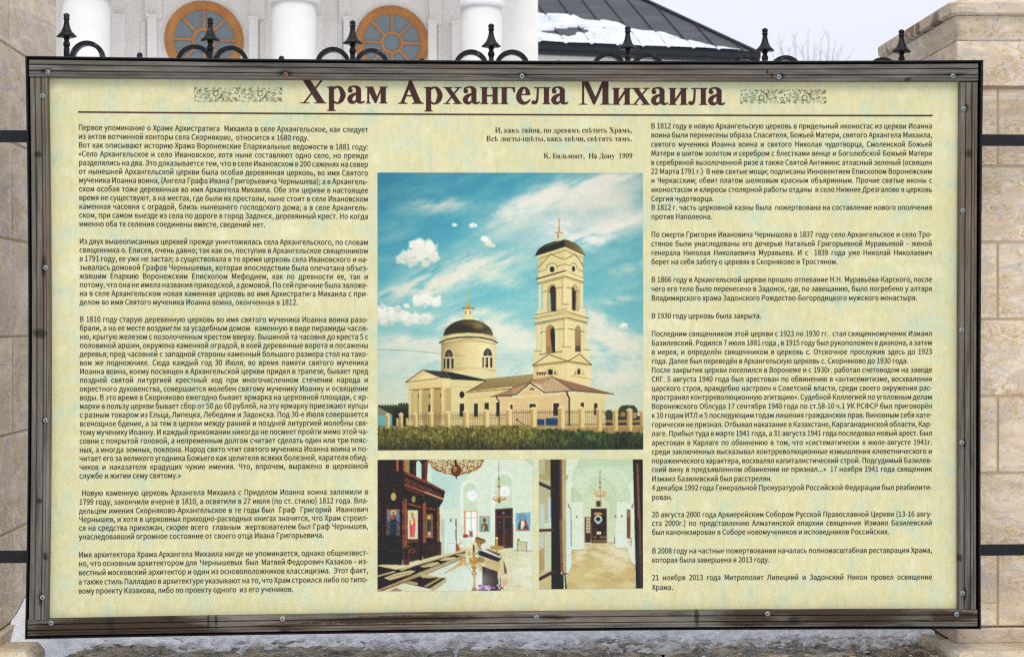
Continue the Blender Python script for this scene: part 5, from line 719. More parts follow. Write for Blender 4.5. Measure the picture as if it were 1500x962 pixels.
# ---------------------------------------------------------------- lettering
def rings_area(P): return sum(a[0]*b[1]-b[0]*a[1] for a, b in zip(P, P[1:]+P[:1]))/2
def tess(contours):
    V = [[Vector((x, y, 0)) for x, y in c] for c in contours]; flat = [p for c in contours for p in c]
    return flat, [tuple(t) for t in tessellate_polygon(V)]
GL = {}
for ch, (adv, cs) in json.loads(GLYPHS).items():
    v, t = [], []
    conts = [list(zip(c[0::2], c[1::2])) for c in cs]
    def inside(a, b):          # is contour a within contour b
        x, y = a[0]; r = False
        for (xa, ya), (xb, yb) in zip(b, b[1:]+b[:1]):
            if (ya > y) != (yb > y) and x < (xb-xa)*(y-ya)/(yb-ya)+xa: r = not r
        return r
    outer = [c for c in conts if not any(inside(c, d) for d in conts if d is not c)]
    for c in outer:
        a, b = tess([c]+[d for d in conts if d is not c and inside(d, c)]); k = len(v); v += a; t += [tuple(i+k for i in q) for q in b]
    GL[ch] = (adv, np.array(v, float).reshape(-1, 2), t)

# bold roman capitals and small letters, drawn from stems, slabs and swelling strokes (em = 1000)
def smooth(P, n=5):
    out = []; P = [P[0]]+list(P)+[P[-1]]
    for i in range(1, len(P)-2):
        a, b, c, d = map(np.array, P[i-1:i+3])
        for k in range(n):
            t = k/n; out.append(.5*((2*b)+(c-a)*t+(2*a-5*b+4*c-d)*t*t+(3*b-a-3*c+d)*t**3))
    out.append(np.array(P[-2])); return out
def sw(*P, n=5):                        # swelling stroke through (x, y, width)
    Q = smooth([np.array(p, float) for p in P], n); l, r = [], []
    for i, q in enumerate(Q):
        t = Q[min(i+1, len(Q)-1)][:2]-Q[max(i-1, 0)][:2]; t = t/(np.hypot(*t)+1e-9); nn = np.array([-t[1], t[0]])*q[2]/2
        l.append(tuple(q[:2]+nn)); r.append(tuple(q[:2]-nn))
    return [l+r[::-1]]
def pg(*p): return [list(p)]
def rc(x0, y0, x1, y1): return [[(x0, y0), (x1, y0), (x1, y1), (x0, y1)]]
def sf(l, r, y, ol=45, orr=45, d=1, h=24):      # bracketed serif; d = 1 on the line, -1 at the top
    return [[(l-ol, y), (r+orr, y), (r+orr, y+d*h*.8), (r+10, y+d*(h+4)), (r, y+d*60), (l, y+d*60), (l-10, y+d*(h+4)), (l-ol, y+d*h*.8)]]
def stem(l, r, y0, y1, b=1, t=1, ol=45, orr=45): return [rc(l, y0, r, y1)]+([sf(l, r, y0, ol, orr)] if b else [])+([sf(l, r, y1, ol, orr, -1)] if t else [])
def dot(x, y, r): return [[(x+r*math.cos(a), y+r*math.sin(a)) for a in [math.pi*i/7 for i in range(14)]]]
def ring(cx, cy, rx, ry, ix, iy, n=28): return [[(cx+rx*math.cos(a), cy+ry*math.sin(a)) for a in [2*math.pi*i/n for i in range(n)]], [(cx+ix*math.cos(a), cy+iy*math.sin(a)) for a in [2*math.pi*i/n for i in range(n)]]]
BOWL = lambda x, t: sw((x-20, t, 34), (x+70, t+2, 40), (x+140, t-60, 104), (x+138, t-110, 112), (x+70, t-228, 44), (x-30, t-232, 30))
def bsign(x, h=290):                    # the bowl shared by the soft sign family
    return [sw((x-10, 255, 30), (x+90, 258, 34), (x+172, 205, 84), (x+174, 135, 104), (x+168, 80, 88), (x+90, 14, 34), (x-10, 12, 30))]
XX = lambda s, w, H, th: [pg((.085*w, H-22*s), (.085*w+th, H-22*s), (.93*w, 22*s), (.93*w-th, 22*s)), pg((.11*w, 22*s), (.11*w+34, 22*s), (.86*w, H-22*s), (.86*w-34, H-22*s)),
     rc(0, 0, .33*w, 24), rc(.53*w, 0, w, 24), rc(0, H-24, .47*w, H), rc(.62*w, H-24, .97*w, H)]
RG = {
 'Х': (722, XX(1, 708, 662, 190)), 'х': (520, XX(.9, 510, 460, 130)),
 'р': (556, stem(70, 190, -205, 440, 1, 0, 50, 50)+[pg((12, 432), (14, 454), (100, 460), (190, 466), (190, 400), (70, 415), (60, 432)), sw((180, 392, 30), (250, 438, 44), (330, 448, 50), (398, 380, 96), (452, 230, 0.1+124), (405, 90, 104), (340, 22, 54), (270, 6, 40), (185, 62, 34))]),
 'а': (500, [dot(98, 350, 56), sw((62, 372, 30), (88, 430, 46), (170, 462, 36), (255, 455, 60), (318, 395, 112), (326, 330, 118), (326, 110, 118), (345, 48, 92), (400, 22, 56), (452, 34, 34), (486, 66, 22)), sw((300, 288, 30), (200, 250, 66), (112, 185, 104), (84, 110, 116), (125, 42, 96), (190, 28, 66), (260, 70, 36), (300, 105, 30))]),
 'м': (655, stem(82, 112, 0, 450, 1, 0)+stem(455, 575, 0, 460, 1, 1, 42, 48)+[pg((60, 460), (215, 460), (345, 150), (305, 12), (288, 12)), pg((288, 12), (312, 12), (470, 410), (470, 460), (440, 400), (305, 70)), rc(12, 437, 130, 460)]),
 'А': (722, [pg((8, 0), (250, 0), (250, 24), (205, 28), (170, 42), (166, 70), (352, 560), (330, 640), (95, 70), (70, 36), (8, 24)), pg((318, 672), (352, 672), (610, 90), (660, 34), (705, 24), (705, 0), (395, 0), (395, 24), (440, 28), (458, 45), (452, 78), (282, 480)), rc(175, 205, 430, 240)]),
 'н': (556, stem(62, 180, 0, 460)+stem(362, 480, 0, 460)+[rc(175, 212, 370, 252)]),
 'г': (440, stem(62, 180, 0, 460, 1, 0)+[rc(15, 434, 410, 460), pg((60, 460), (190, 460), (190, 425), (60, 425)), pg((330, 440), (412, 460), (416, 320), (396, 320), (372, 400))]),
 'е': (444, [rc(120, 246, 400, 280), sw((348, 262, 104), (342, 330, 100), (300, 420, 60), (235, 452, 40), (160, 405, 90), (88, 240, 124), (110, 120, 124), (180, 42, 100), (262, 28, 72), (350, 66, 40), (405, 128, 20))]),
 'л': (540, stem(362, 480, 0, 460, 1, 0, 42, 45)+[rc(95, 434, 525, 460), rc(362, 420, 480, 462), sw((178, 450, 34), (176, 300, 34), (160, 130, 44), (120, 40, 60), (62, 34, 66)), dot(58, 52, 50)]),
 'М': (944, stem(118, 152, 0, 640, 1, 0, 88, 88)+stem(690, 835, 0, 662, 1, 0, 70, 88)+[pg((14, 662), (258, 662), (500, 150), (452, 8), (430, 8), (140, 620), (90, 638), (14, 638)), pg((430, 8), (455, 8), (725, 600), (690, 662), (452, 120)), rc(680, 638, 925, 662)]),
 'и': (565, stem(62, 180, 0, 460)+stem(372, 490, 0, 460)+[pg((170, 40), (170, 110), (382, 425), (382, 350))]),
 'й': (565, stem(62, 180, 0, 460)+stem(372, 490, 0, 460)+[pg((170, 40), (170, 110), (382, 425), (382, 350)), sw((170, 640, 60), (275, 560, 60), (380, 640, 60))]),
 'И': (778, stem(96, 240, 0, 662, 1, 1, 76, 60)+stem(540, 684, 0, 662, 1, 1, 60, 76)+[pg((230, 60), (230, 150), (550, 600), (550, 510))]),
 'К': (778, stem(96, 240, 0, 662, 1, 1, 76, 60)+[sw((230, 335, 40), (400, 400, 60), (470, 560, 60), (560, 640, 70)), dot(590, 612, 56), pg((320, 365), (430, 400), (700, 26), (540, 26)), rc(500, 0, 770, 26)]),
 'к': (545, stem(62, 180, 0, 460)+[sw((175, 235, 34), (290, 280, 50), (340, 400, 50), (400, 435, 54)), dot(430, 412, 44), pg((220, 250), (320, 290), (500, 20), (370, 20)), rc(340, 0, 540, 24)]),
 'ъ': (560, [rc(20, 434, 210, 460), pg((20, 460), (20, 330), (44, 330), (70, 430))]+stem(140, 256, 0, 460, 0, 0)+[rc(100, 0, 260, 24)]+bsign(270)),
 'ь': (500, stem(62, 180, 0, 460, 0, 1)+[rc(15, 0, 200, 24)]+bsign(195)),
 'ѣ': (540, stem(100, 218, 0, 600, 0, 1)+[rc(50, 0, 240, 24), rc(0, 425, 330, 462)]+bsign(232)),
 'ы': (720, stem(62, 180, 0, 460, 0, 1)+[rc(15, 0, 200, 24)]+bsign(195)+stem(530, 646, 0, 460)),
 'т': (470, stem(176, 294, 0, 460, 1, 0, 50, 50)+[rc(20, 430, 450, 460), pg((20, 455), (20, 320), (42, 320), (80, 435)), pg((450, 455), (450, 320), (428, 320), (390, 435))]),
 'п': (560, stem(62, 180, 0, 460)+stem(365, 483, 0, 460)+[rc(170, 430, 370, 460)]), 'о': (500, [ring(250, 225, 228, 240, 96, 205)]),
 'д': (560, [rc(10, 0, 550, 30), pg((10, 0), (10, -130), (34, -130), (70, 4)), pg((550, 0), (550, -130), (526, -130), (490, 4)), rc(350, 0, 466, 460), rc(110, 434, 500, 460), sw((180, 450, 34), (176, 240, 40), (110, 20, 40))]),
 'в': (500, stem(62, 180, 0, 460, 1, 1, 45, 0)+[sw((170, 445, 30), (290, 440, 34), (350, 350, 100), (290, 258, 34), (170, 248, 30)), sw((170, 248, 30), (320, 240, 40), (385, 130, 112), (310, 18, 34), (170, 12, 26))]),
 'с': (444, [dot(350, 345, 58), sw((385, 370, 40), (310, 440, 50), (235, 452, 40), (150, 400, 90), (90, 240, 124), (110, 120, 120), (180, 42, 96), (262, 28, 70), (350, 66, 40), (405, 128, 20))]),
 'В': (667, stem(96, 240, 0, 662, 1, 1, 76, 0)+[sw((230, 645, 30), (400, 638, 40), (480, 500, 130), (400, 368, 40), (230, 350, 34)), sw((230, 350, 34), (430, 340, 46), (540, 180, 140), (420, 20, 44), (230, 14, 30))]),
 'Б': (640, stem(96, 240, 0, 662, 1, 1, 76, 0)+[rc(230, 634, 560, 662), pg((560, 662), (570, 500), (545, 500), (470, 636)), sw((230, 375, 34), (420, 370, 46), (525, 200, 140), (410, 20, 44), (230, 14, 30))]),
 'Н': (778, stem(96, 240, 0, 662, 1, 1, 76, 60)+stem(540, 684, 0, 662, 1, 1, 60, 76)+[rc(230, 310, 550, 350)]),
 'Д': (700, [rc(10, 0, 690, 32), pg((10, 0), (10, -150), (36, -150), (80, 4)), pg((690, 0), (690, -150), (664, -150), (620, 4)), rc(440, 0, 580, 662), rc(150, 634, 650, 662), sw((250, 650, 36), (240, 330, 44), (120, 20, 44))]),
 'ч': (540, stem(352, 470, 0, 460, 1, 1)+stem(62, 180, 260, 460, 0, 1)+[sw((120, 300, 118), (150, 220, 90), (240, 190, 50), (360, 225, 36))]),
 'ц': (570, stem(62, 180, 0, 460, 0, 1)+stem(362, 480, 0, 460, 0, 1)+[rc(15, 0, 545, 30), pg((545, 0), (545, -130), (522, -130), (480, 4))]),
 'я': (520, stem(330, 446, 0, 460)+[sw((340, 440, 34), (220, 440, 40), (130, 345, 110), (210, 245, 50), (340, 232, 34)), pg((200, 245), (300, 235), (160, 10), (20, 10)), rc(0, 0, 120, 24)]),
 'у': (500, [rc(10, 436, 250, 460), rc(320, 436, 490, 460), pg((60, 445), (200, 445), (330, 130), (255, 10)), sw((420, 450, 34), (300, 130, 40), (220, -90, 50), (140, -170, 60)), dot(90, -150, 50)]),
 '1': (500, [rc(190, 20, 310, 640), pg((190, 560), (310, 688), (290, 690), (70, 600), (75, 575)), rc(95, 0, 410, 28)]), '9': (500, [ring(250, 460, 215, 228, 90, 190), sw((400, 470, 130), (390, 300, 120), (280, 110, 80), (80, -5, 30))]), '0': (500, [ring(250, 340, 220, 350, 92, 312)]),
 '.': (250, [dot(125, 62, 72)]), ',': (250, [dot(120, 66, 70), sw((150, 60, 70), (160, -40, 50), (80, -140, 20))]), '-': (333, [rc(30, 170, 300, 255)]), ' ': (250, []),
}
RB = {}
for ch, (adv, comps) in RG.items():
    vv, tt = [], []
    for ci, c in enumerate(comps):
        v, t = tess(c); k = len(vv); vv += [(x, y, ci) for x, y in v]; tt += [tuple(i+k for i in q) for q in t]
    RB[ch] = (adv, np.array(vv, float).reshape(-1, 3), tt)

def sheet(name, pts, lift, tris, mat, parent, **k):
    """flat print: every corner stands on the board's plane, lifted off it by a hair"""
    P = []
    pts = np.asarray(pts, float); D = fw[None]+rt[None]*((pts[:, :1]-750)/F)-up[None]*((pts[:, 1:2]-481)/F)
    lf = np.asarray(lift, float)*np.ones(len(pts)); t = (-lf-CAM[1])/D[:, 1]; P = CAM[None]+D*t[:, None]
    me = bpy.data.meshes.new(name); me.from_pydata(P.tolist(), [], tris); me.update()
    return link(name, me, mat, parent, **k)
class Print:
    def __init__(s): s.p, s.l, s.t = [], [], []
    def put(s, v, tris, lift):
        k = len(s.p); s.p += v; s.l += lift; s.t += [tuple(i+k for i in q) for q in tris]
    def build(s, name, mat, parent, **k): return sheet(name, s.p, s.l, s.t, mat, parent, **k)
def text_width(t): return sum(GL.get(c, GL[' '])[0] for c in t)
def put_line(pr, text, x0, y, size, slope, x1=None, kx=.007):
    """sans line; size = capital height in px; stretched between the words up to x1"""
    k = size/1000; words = text.split(' '); lead = 0
    nat = text_width(text)*kx; ns = text.count(' '); ext = 0
    if x1 is not None and ns: ext = (x1-x0-nat)/ns
    if x1 is not None and ext < -1.2: kx *= (x1-x0)/(nat); ext = 0
    x = x0; lw = x1 if x1 else x0+425
    for c in text:
        adv, v, t = GL.get(c, GL[' '])
        for q in (-.16, .16):
            if len(v): pr.put([(x+a*kx+q, y+slope*(x-x0)-b*k) for a, b in v], t, [.0009+(q > 0)*.00002]*len(v))
        x += adv*kx+(ext if c == ' ' else 0)
def put_roman(pr, text, x, y, em, x1=None, slope=0.0, bold=0.0):
    k = em/1000; nat = sum(RB[c][0] for c in text)*k; kx = k if x1 is None else k*(x1-x)/nat
    X = x
    for c in text:
        adv, v, t = RB[c]
        for q in ((0, 1) if bold else (0,)):
            if len(v): pr.put([(X+(a+(q-.5)*bold)*kx, y+slope*(X-x)-b*k) for a, b, ci in v], t, [.0009+.00003*ci+.00001*q for a, b, ci in v])
        X += adv*kx

# ---------------------------------------------------------------- the information board
M_paper = paper_mat(); M_ink = ink('dark_grey_ink', (46, 46, 38)); M_brown = ink('dark_brown_ink', (62, 36, 34)); M_pale_ink = ink('grey_ink', (126, 132, 108)); M_print = print_mat(); M_orni = ink('ornament_grey_ink', (84, 88, 74))
M_black = plain('black_painted_steel', (.008, .008, .0095), .5, .22, 0, .4, 40, .0006)
M_screw = plain('zinc_screw', (.25, .27, .275), .5, .4, .5, .15, 300, .0002); M_slot = plain('screw_recess', (.03, .03, .035), .6)
board = empty('information_board', at(738, 926, 0), 'large framed information board with a printed church history in front of the fence', 'information board')
def curve(pts):
    pts = np.array(pts, float); ax = 0 if abs(pts[-1]-pts[0])[0] > abs(pts[-1]-pts[0])[1] else 1
    deg = min(2, len(pts)-1); c = np.polyfit(pts[:, ax], pts[:, 1-ax], deg)
    a, b = pts[0][ax], pts[-1][ax]
    def f(t):
        u = a+(b-a)*t; v = np.polyval(c, u); return (u, v) if ax == 0 else (v, u)
    return f
def board_strip(name, A, B, prof, mat, n=24, parent=board, **k):
    """a bar lofted between two long edges that lie on the board; prof = (share across, height off the board)"""
    mb = MB(); R = []
    for i in range(n+1):
        t = i/n; a, b = A(t), B(t); r = []
        for s, h in prof: r.append(tuple(at(a[0]+(b[0]-a[0])*s, a[1]+(b[1]-a[1])*s, 0)+np.array([0, -h, 0])))
        R.append(r)
    mb.loft(R); return mb.build(name, mat, parent, **k)
PLANK = [(0, -.002), (0, .016), (.03, .0205), (.26, .0215), (.285, .0165), (.315, .0165), (.34, .0215), (.61, .0225), (.635, .0165), (.665, .0165), (.69, .0215), (.80, .0218), (.815, .0195), (.83, .0218), (.97, .0205), (1, .016), (1, -.002)]
def px3(px, py): p = at(px, py, 0); return (float(p[0]), float(p[1]), float(p[2]))
kn = lambda px, py, a=5, b=5: (px3(px, py), (a*.0018, .2, b*.0018))
W_top = wood_mat('weathered_wood_top', 'x', 3.1, tone=.88, knots=[kn(1122, 108, 3, 6), kn(1327, 118, 7, 4), kn(1128, 112, 3, 5), kn(418, 109, 16, 6), kn(1141, 113, 9, 6), kn(764, 112, 10, 6), kn(70, 106, 11, 5), kn(1396, 111, 20, 4)])
W_bot = wood_mat('stained_wood_bottom', 'x', 7.7, tone=1.08, knots=[kn(163, 906, 8, 20), kn(166, 918, 6, 12), kn(252, 906, 7, 5), kn(250, 900, 5, 12), kn(307, 903, 3, 22), kn(318, 903, 2.5, 22), kn(418, 922, 12, 5), kn(812, 902, 32, 4), kn(1019, 900, 5, 22), kn(1160, 905, 12, 8), kn(252, 901, 14, 8)],
                 stains=[(px3(180, 907), (.34, 1, .06)), (px3(230, 908), (.2, 1, .05)), (px3(1100, 903), (.2, 1, .05)), (px3(1230, 902), (.4, 1, .05)), (px3(1390, 900), (.12, 1, .02)), (px3(560, 905), (.3, 1, .012))])
W_left = wood_mat('weathered_wood_left', 'z', 12.3, tone=.9, knots=[kn(59, 227, 8, 6), kn(60, 732, 6, 6), kn(69, 813, 5, 8), kn(61, 488, 14, 10), kn(67, 392, 5, 22), kn(67, 615, 4, 8), kn(62, 874, 5, 14)])
W_right = wood_mat('weathered_wood_right', 'z', 15.9, tone=.85, knots=[kn(1415, 226, 7, 9), kn(1402, 815, 5, 8), kn(1412, 160, 5, 9), kn(1409, 648, 4, 9), kn(1410, 868, 4, 14)])
T0, T1 = curve([(45.5, 88.3), (400, 94.0), (900, 95.8), (1429, 94.8)]), curve([(45.5, 115), (400, 117.3), (900, 120.3), (1429, 120.6)])
B0_, B1_ = curve([(43.5, 906.4), (240, 899.5), (640, 896.5), (1020, 892), (1428, 890.4)]), curve([(43.5, 930), (240, 924.4), (640, 921.0), (1020, 915.8), (1428, 915.4)])
L0, L1 = curve([(46.3, 116), (48.6, 400), (48.8, 600), (44.5, 905)]), curve([(72.3, 116), (75.8, 400), (76, 600), (72.8, 905)])
R0, R1 = curve([(1403.6, 122.4), (1401.6, 400), (1401.2, 600), (1401.2, 890)]), curve([(1429.0, 122.4), (1427.6, 400), (1426.8, 600), (1426.8, 890)])
board_strip('plank', T0, T1, PLANK, W_top, 40, label='grey grooved plank along the top of the board')
board_strip('plank', B0_, B1_, PLANK, W_bot, 40, label='dark stained and knotty grooved plank along the bottom of the board')
board_strip('plank', L0, L1, PLANK, W_left, 30, label='upright grooved plank on the left side of the board')
board_strip('plank', R0, R1, PLANK, W_right, 30, label='upright grooved plank with a dark knot on the right side of the board')
# black steel angle frame round the planks
OT, IT = curve([(40.3, 84), (400, 89.2), (900, 91.3), (1436.2, 90.3)]), curve([(45.3, 88), (400, 93.7), (900, 95.5), (1429.3, 94.5)])
OB, IB = curve([(39.8, 933.6), (240, 928.4), (640, 924.2), (1020, 919.4), (1300, 918), (1432.7, 919.2)]), curve([(43, 930.3), (240, 924.8), (640, 921.3), (1020, 916.2), (1429, 915.8)])
OL, IL = curve([(40.3, 84), (44.3, 400), (44.6, 600), (39.8, 933.6)]), curve([(45.4, 88), (48.3, 400), (48.5, 600), (43.3, 930)])
OR, IR = curve([(1436.2, 90.3), (1433.6, 300), (1432.2, 600), (1432.7, 919.2)]), curve([(1429.8, 94.7), (1428.6, 300), (1427.4, 600), (1428.6, 916)])
FR = [(0, -.012), (0, .024), (.12, .026), (.5, .026), (.6, .024), (.62, .0), (1, .0), (1, -.012)]
for A, B in ((OT, IT), (OB, IB), (OL, IL), (OR, IR)): board_strip('frame_bar', A, B, FR, M_black, 30)
bk = MB(); q = [at(x, y, 0) for x, y in ((44, 88), (1431, 93.5), (1429, 917), (43, 931))]
bk.hexa([(*q[3][[0]], .004, q[3][2]), (*q[2][[0]], .004, q[2][2]), (*q[2][[0]], .010, q[2][2]), (*q[3][[0]], .010, q[3][2]), (*q[0][[0]], .004, q[0][2]), (*q[1][[0]], .004, q[1][2]), (*q[1][[0]], .010, q[1][2]), (*q[0][[0]], .010, q[0][2])])
bk.build('backing_plate', M_black, board)
sheet('printed_sheet', [(62, 105), (1415, 108), (1415, 905), (62, 915)], [0, 0, 0, 0], [(0, 3, 2, 1)], M_paper, board)
# screws
SCR = [(70.3, 106), (418.3, 109.7), (764.5, 111.9), (1141, 113), (1395.8, 111.5), (62.7, 140.8), (66.8, 392), (66.8, 615.4), (62.3, 874.5), (1411.5, 159.4), (1410.3, 308.6), (1408.8, 483.3), (1408.8, 648), (1409.8, 868.2), (75, 912), (414, 905.8), (785.9, 903.5), (1124.4, 898.4), (1401.3, 899)]
rnd = random.Random(4); sme = None
for i, (x, y) in enumerate(SCR):
    c = at(x, y, -.0225)
    if sme is None:
        mb = MB(); mb.lathe((0, 0, 0), [(.0066, -.004), (.0066, .0010), (.0054, .0024), (.0032, .0032), (.0008, .0034)], 16, 1); sme = mb.mesh('screw')
        mb = MB(); e = .0007
        for a in (0, math.pi/2):
            ca, sa = math.cos(a), math.sin(a); p = [(.0036, e), (-.0036, e), (-.0036, -e), (.0036, -e)]; P = [(u*ca-v*sa, u*sa+v*ca) for u, v in p]; mb.hexa([(u, -.0033, v) for u, v in P]+[(u, -.0041-.00005*(a > 0), v) for u, v in P])
        xme = mb.mesh('cross_slot')
    o = link('screw', sme, M_screw, None, smooth=False); o.parent = board; o.matrix_parent_inverse = Matrix.Translation(board.location).inverted(); o.location = tuple(c); o.rotation_euler = (0, rnd.uniform(0, 1.5), 0)
    if i == 1 or i == 15: o['label'] = 'rusty screw'; o.data = sme.copy(); o.data.materials.clear(); o.data.materials.append(plain('rusty_screw', (.20, .09, .05) if i == 1 else (.4, .33, .28), .8, .3, 0, .4, 300))
    o2 = link('cross_slot', xme, M_slot, None); o2.parent = o; o2.matrix_parent_inverse = Matrix.Identity(4)
# washers of grime round the screw heads are part of the wood's own stains

# title
for word, x0, x1, y in (('Храм', 440.6, 568.8, 151.6), ('Архангела', 583.3, 832.8, 152.4), ('Михаила', 847.2, 1062.5, 153.6)):
    pr = Print(); put_roman(pr, word, x0, y, 53.6, x1, .0024, 24); pr.build('title_word', M_brown, board)
pr = Print(); a, b = curve([(114.3, 163.2), (750, 167.0), (1366, 168.4)]), curve([(114.3, 165.4), (750, 169.2), (1366, 170.6)])
for i in range(20):
    p = [a(i/20), a((i+1)/20), b((i+1)/20), b(i/20)]; pr.put(p, [(0, 3, 2, 1)], [.0009]*4)
pr.build('ruled_line', M_brown, board)
# poem
for t, x0, x1, y in (('И, какъ тайна, по древамъ свѣтитъ Храмъ,', 725, 926.6, 194.6), ('Всѣ листы-цвѣты, какъ свѣчи, свѣтятъ тамъ.', 712.3, 926.6, 207.0), ('К. Бальмонт,  На Дону  1909', 796.3, 926.6, 232.2)):
    pr = Print(); put_roman(pr, t, x0, y, 11.6, x1); pr.build('poem_line', M_brown, board)
# paragraphs
CAPH = {'L': 8.15, 'R': 7.85}; KX = {'L': .00715, 'R': .00691}
side = None; par = None; last = 0
for line in TEXT.strip().split('\n'):
    if line in 'LR': 
        if par: par.build('paragraph', M_ink, board)
        side = line; par = None; last = -99; continue
    y = float(line[:5]); fl = line[5]; t = line[6:]
    if y-last > 18:
        if par: par.build('paragraph', M_ink, board)
        par = Print()
    last = y
    if side == 'L':
        u = (y-188)/680; x0 = 114.6+1.9*math.sin(min(1, u*1.0)*math.pi); x1 = 539.4; sl_ = -.0000235*(y-510); yb = y+2.75-(0.0)
        if y < 200: x0 = 114.5
    else:
        x0 = 953.4+1.6*(y-185)/675; x1 = 1365.6; sl_ = -.000004*(y-200); yb = y+2.75
    put_line(par, t, x0, yb, CAPH[side], sl_, None if fl == '!' else x1, KX[side])
par.build('paragraph', M_ink, board)
# ornaments: two bands of printed scrolls, one repeating tile in each band twice
def ornament(x0, y0, x1, y1, flip, seed):
    rr = random.Random(seed); d, l = Print(), Print(); w = (x1-x0)/2; h = y1-y0
    def arcp(pr, cx, cy, r, a0, a1, wd):
        n = 7; v = []
        for i in range(n+1):
            a = a0+(a1-a0)*i/n; ww = wd*(.35+.65*math.sin(math.pi*(i+.6)/(n+1.2)))/2
            for q in (r-ww, r+ww):
                x, y = cx+q*math.cos(a), cy+q*math.sin(a); y = y if not flip else h-y; v.append((x, min(max(y, 0), h)))
        tr = [(2*i, 2*i+1, 2*i+3, 2*i+2) for i in range(n)]
        for k in (0, 1): pr.put([(min(max(x0+k*w+a, x0), x1), y0+b) for a, b in v], tr, [.0009+.00001*len(pr.p) % .00007]*len(v))
    for j in range(5):
        for i in range(15):
            cx, cy = (i+.5+rr.uniform(-.3, .3))*w/15, (j+.5+rr.uniform(-.3, .3))*h/5
            for q in range(2): arcp(d if rr.random() < .25 else l, cx+rr.uniform(-1, 1), cy+rr.uniform(-1, 1), rr.uniform(.8, 2.3), rr.uniform(0, 6.3), rr.uniform(0, 6.3)+3, rr.uniform(.5, 1.1))
    arcp(d, w*.5, h*.42, 4.1, .6, 6.2, 1.5); arcp(d, w*.5+2.2, h*.5, 5.0, -.2, 1.6, 1.3); arcp(d, w*.64, h*.8, 2.2, 3.6, 8.2, 1.6)
    for cx, cy in ((.63, .5), (.5, .92), (.03, .08), (.95, .82), (.38, .9), (.28, .1), (.04, .6), (.98, .1)): arcp(d, w*cx, h*cy, .7, 0, 5.5, 1.6)
    o = d.build('scroll_ornament', M_orni, board); o['kind'] = 'stuff'; o = l.build('scroll_ornament', M_pale_ink, board); o['kind'] = 'stuff'
ornament(284, 128, 413.5, 149.8, False, 3); ornament(1084, 131.2, 1210.5, 152.2, True, 3)
# printed photographs
def photograph(px, x0, y0, x1, y1, corners, label):
    H, W_ = px.shape[:2]; gx = np.linspace(0, 1, W_); gy = np.linspace(0, 1, H); U, V = np.meshgrid(gx, gy)
    (ax, ay), (bx, by), (cx, cy), (dx, dy) = corners
    PX = (ax*(1-U)+bx*U)*(1-V)+(dx*(1-U)+cx*U)*V; PY = (ay*(1-U)+by*U)*(1-V)+(dy*(1-U)+cy*U)*V
    idx = np.arange(H*W_).reshape(H, W_); Fq = np.stack([idx[:-1, :-1], idx[1:, :-1], idx[1:, 1:], idx[:-1, 1:]], -1).reshape(-1, 4)
    D = fw[None]+rt[None]*((PX.reshape(-1, 1)-750)/F)-up[None]*((PY.reshape(-1, 1)-481)/F); t = (-.0006-CAM[1])/D[:, 1]; P = CAM[None]+D*t[:, None]
    me = bpy.data.meshes.new('printed_photograph'); me.vertices.add(len(P)); me.vertices.foreach_set('co', P.ravel()); n = len(Fq)
    me.loops.add(n*4); me.loops.foreach_set('vertex_index', Fq.ravel().astype(np.int32)); me.polygons.add(n); me.polygons.foreach_set('loop_start', np.arange(0, n*4, 4, dtype=np.int32)); me.update(calc_edges=True)
    ca = me.color_attributes.new('Col', 'FLOAT_COLOR', 'POINT'); c = np.ones((len(P), 4), np.float32); c[:, :3] = np.clip(lin(px.reshape(-1, 3))**1.1*.77*np.array([1.03, .985, .87]), 0, .95); ca.data.foreach_set('color', c.ravel())
    return link('printed_photograph', me, M_print, board, label=label)
photograph(picture_exterior(), 0, 0, 0, 0, [(553, 253), (941.5, 253.4), (942.3, 658), (553.3, 659.2)], 'printed picture of a domed church with a bell tower under a blue sky')
photograph(picture_iconostasis(), 0, 0, 0, 0, [(553.1, 673.2), (779.8, 672.6), (780, 864.3), (553, 865.5)], 'printed picture of a carved wooden icon screen and chandelier')
photograph(picture_nave(), 0, 0, 0, 0, [(789.5, 672.6), (941.6, 672.4), (941.9, 861.2), (789.8, 862.6)], 'printed picture of a vaulted white nave seen through a dark doorway')
# straps that carry the board
for yl, yr in (((190.8, 208.4), (197.2, 213.8)), ((806.4, 824.4), (797.0, 813.0))):
    mb = MB(); a0, a1 = at(0, yl[0], .012), at(0, yl[1], .012); b0, b1 = at(1500, yr[0], .012), at(1500, yr[1], .012)
    e = np.array([(b0-a0)[0], 0, 0])*.075; a0, a1, b0, b1 = a0-e, a1-e, b0+e, b1+e
    d = np.array([0, .008, 0]); mb.hexa([a1, b1, b1+d, a1+d, a0, b0, b0+d, a0+d]); mb.build('mounting_strap', M_black, board)

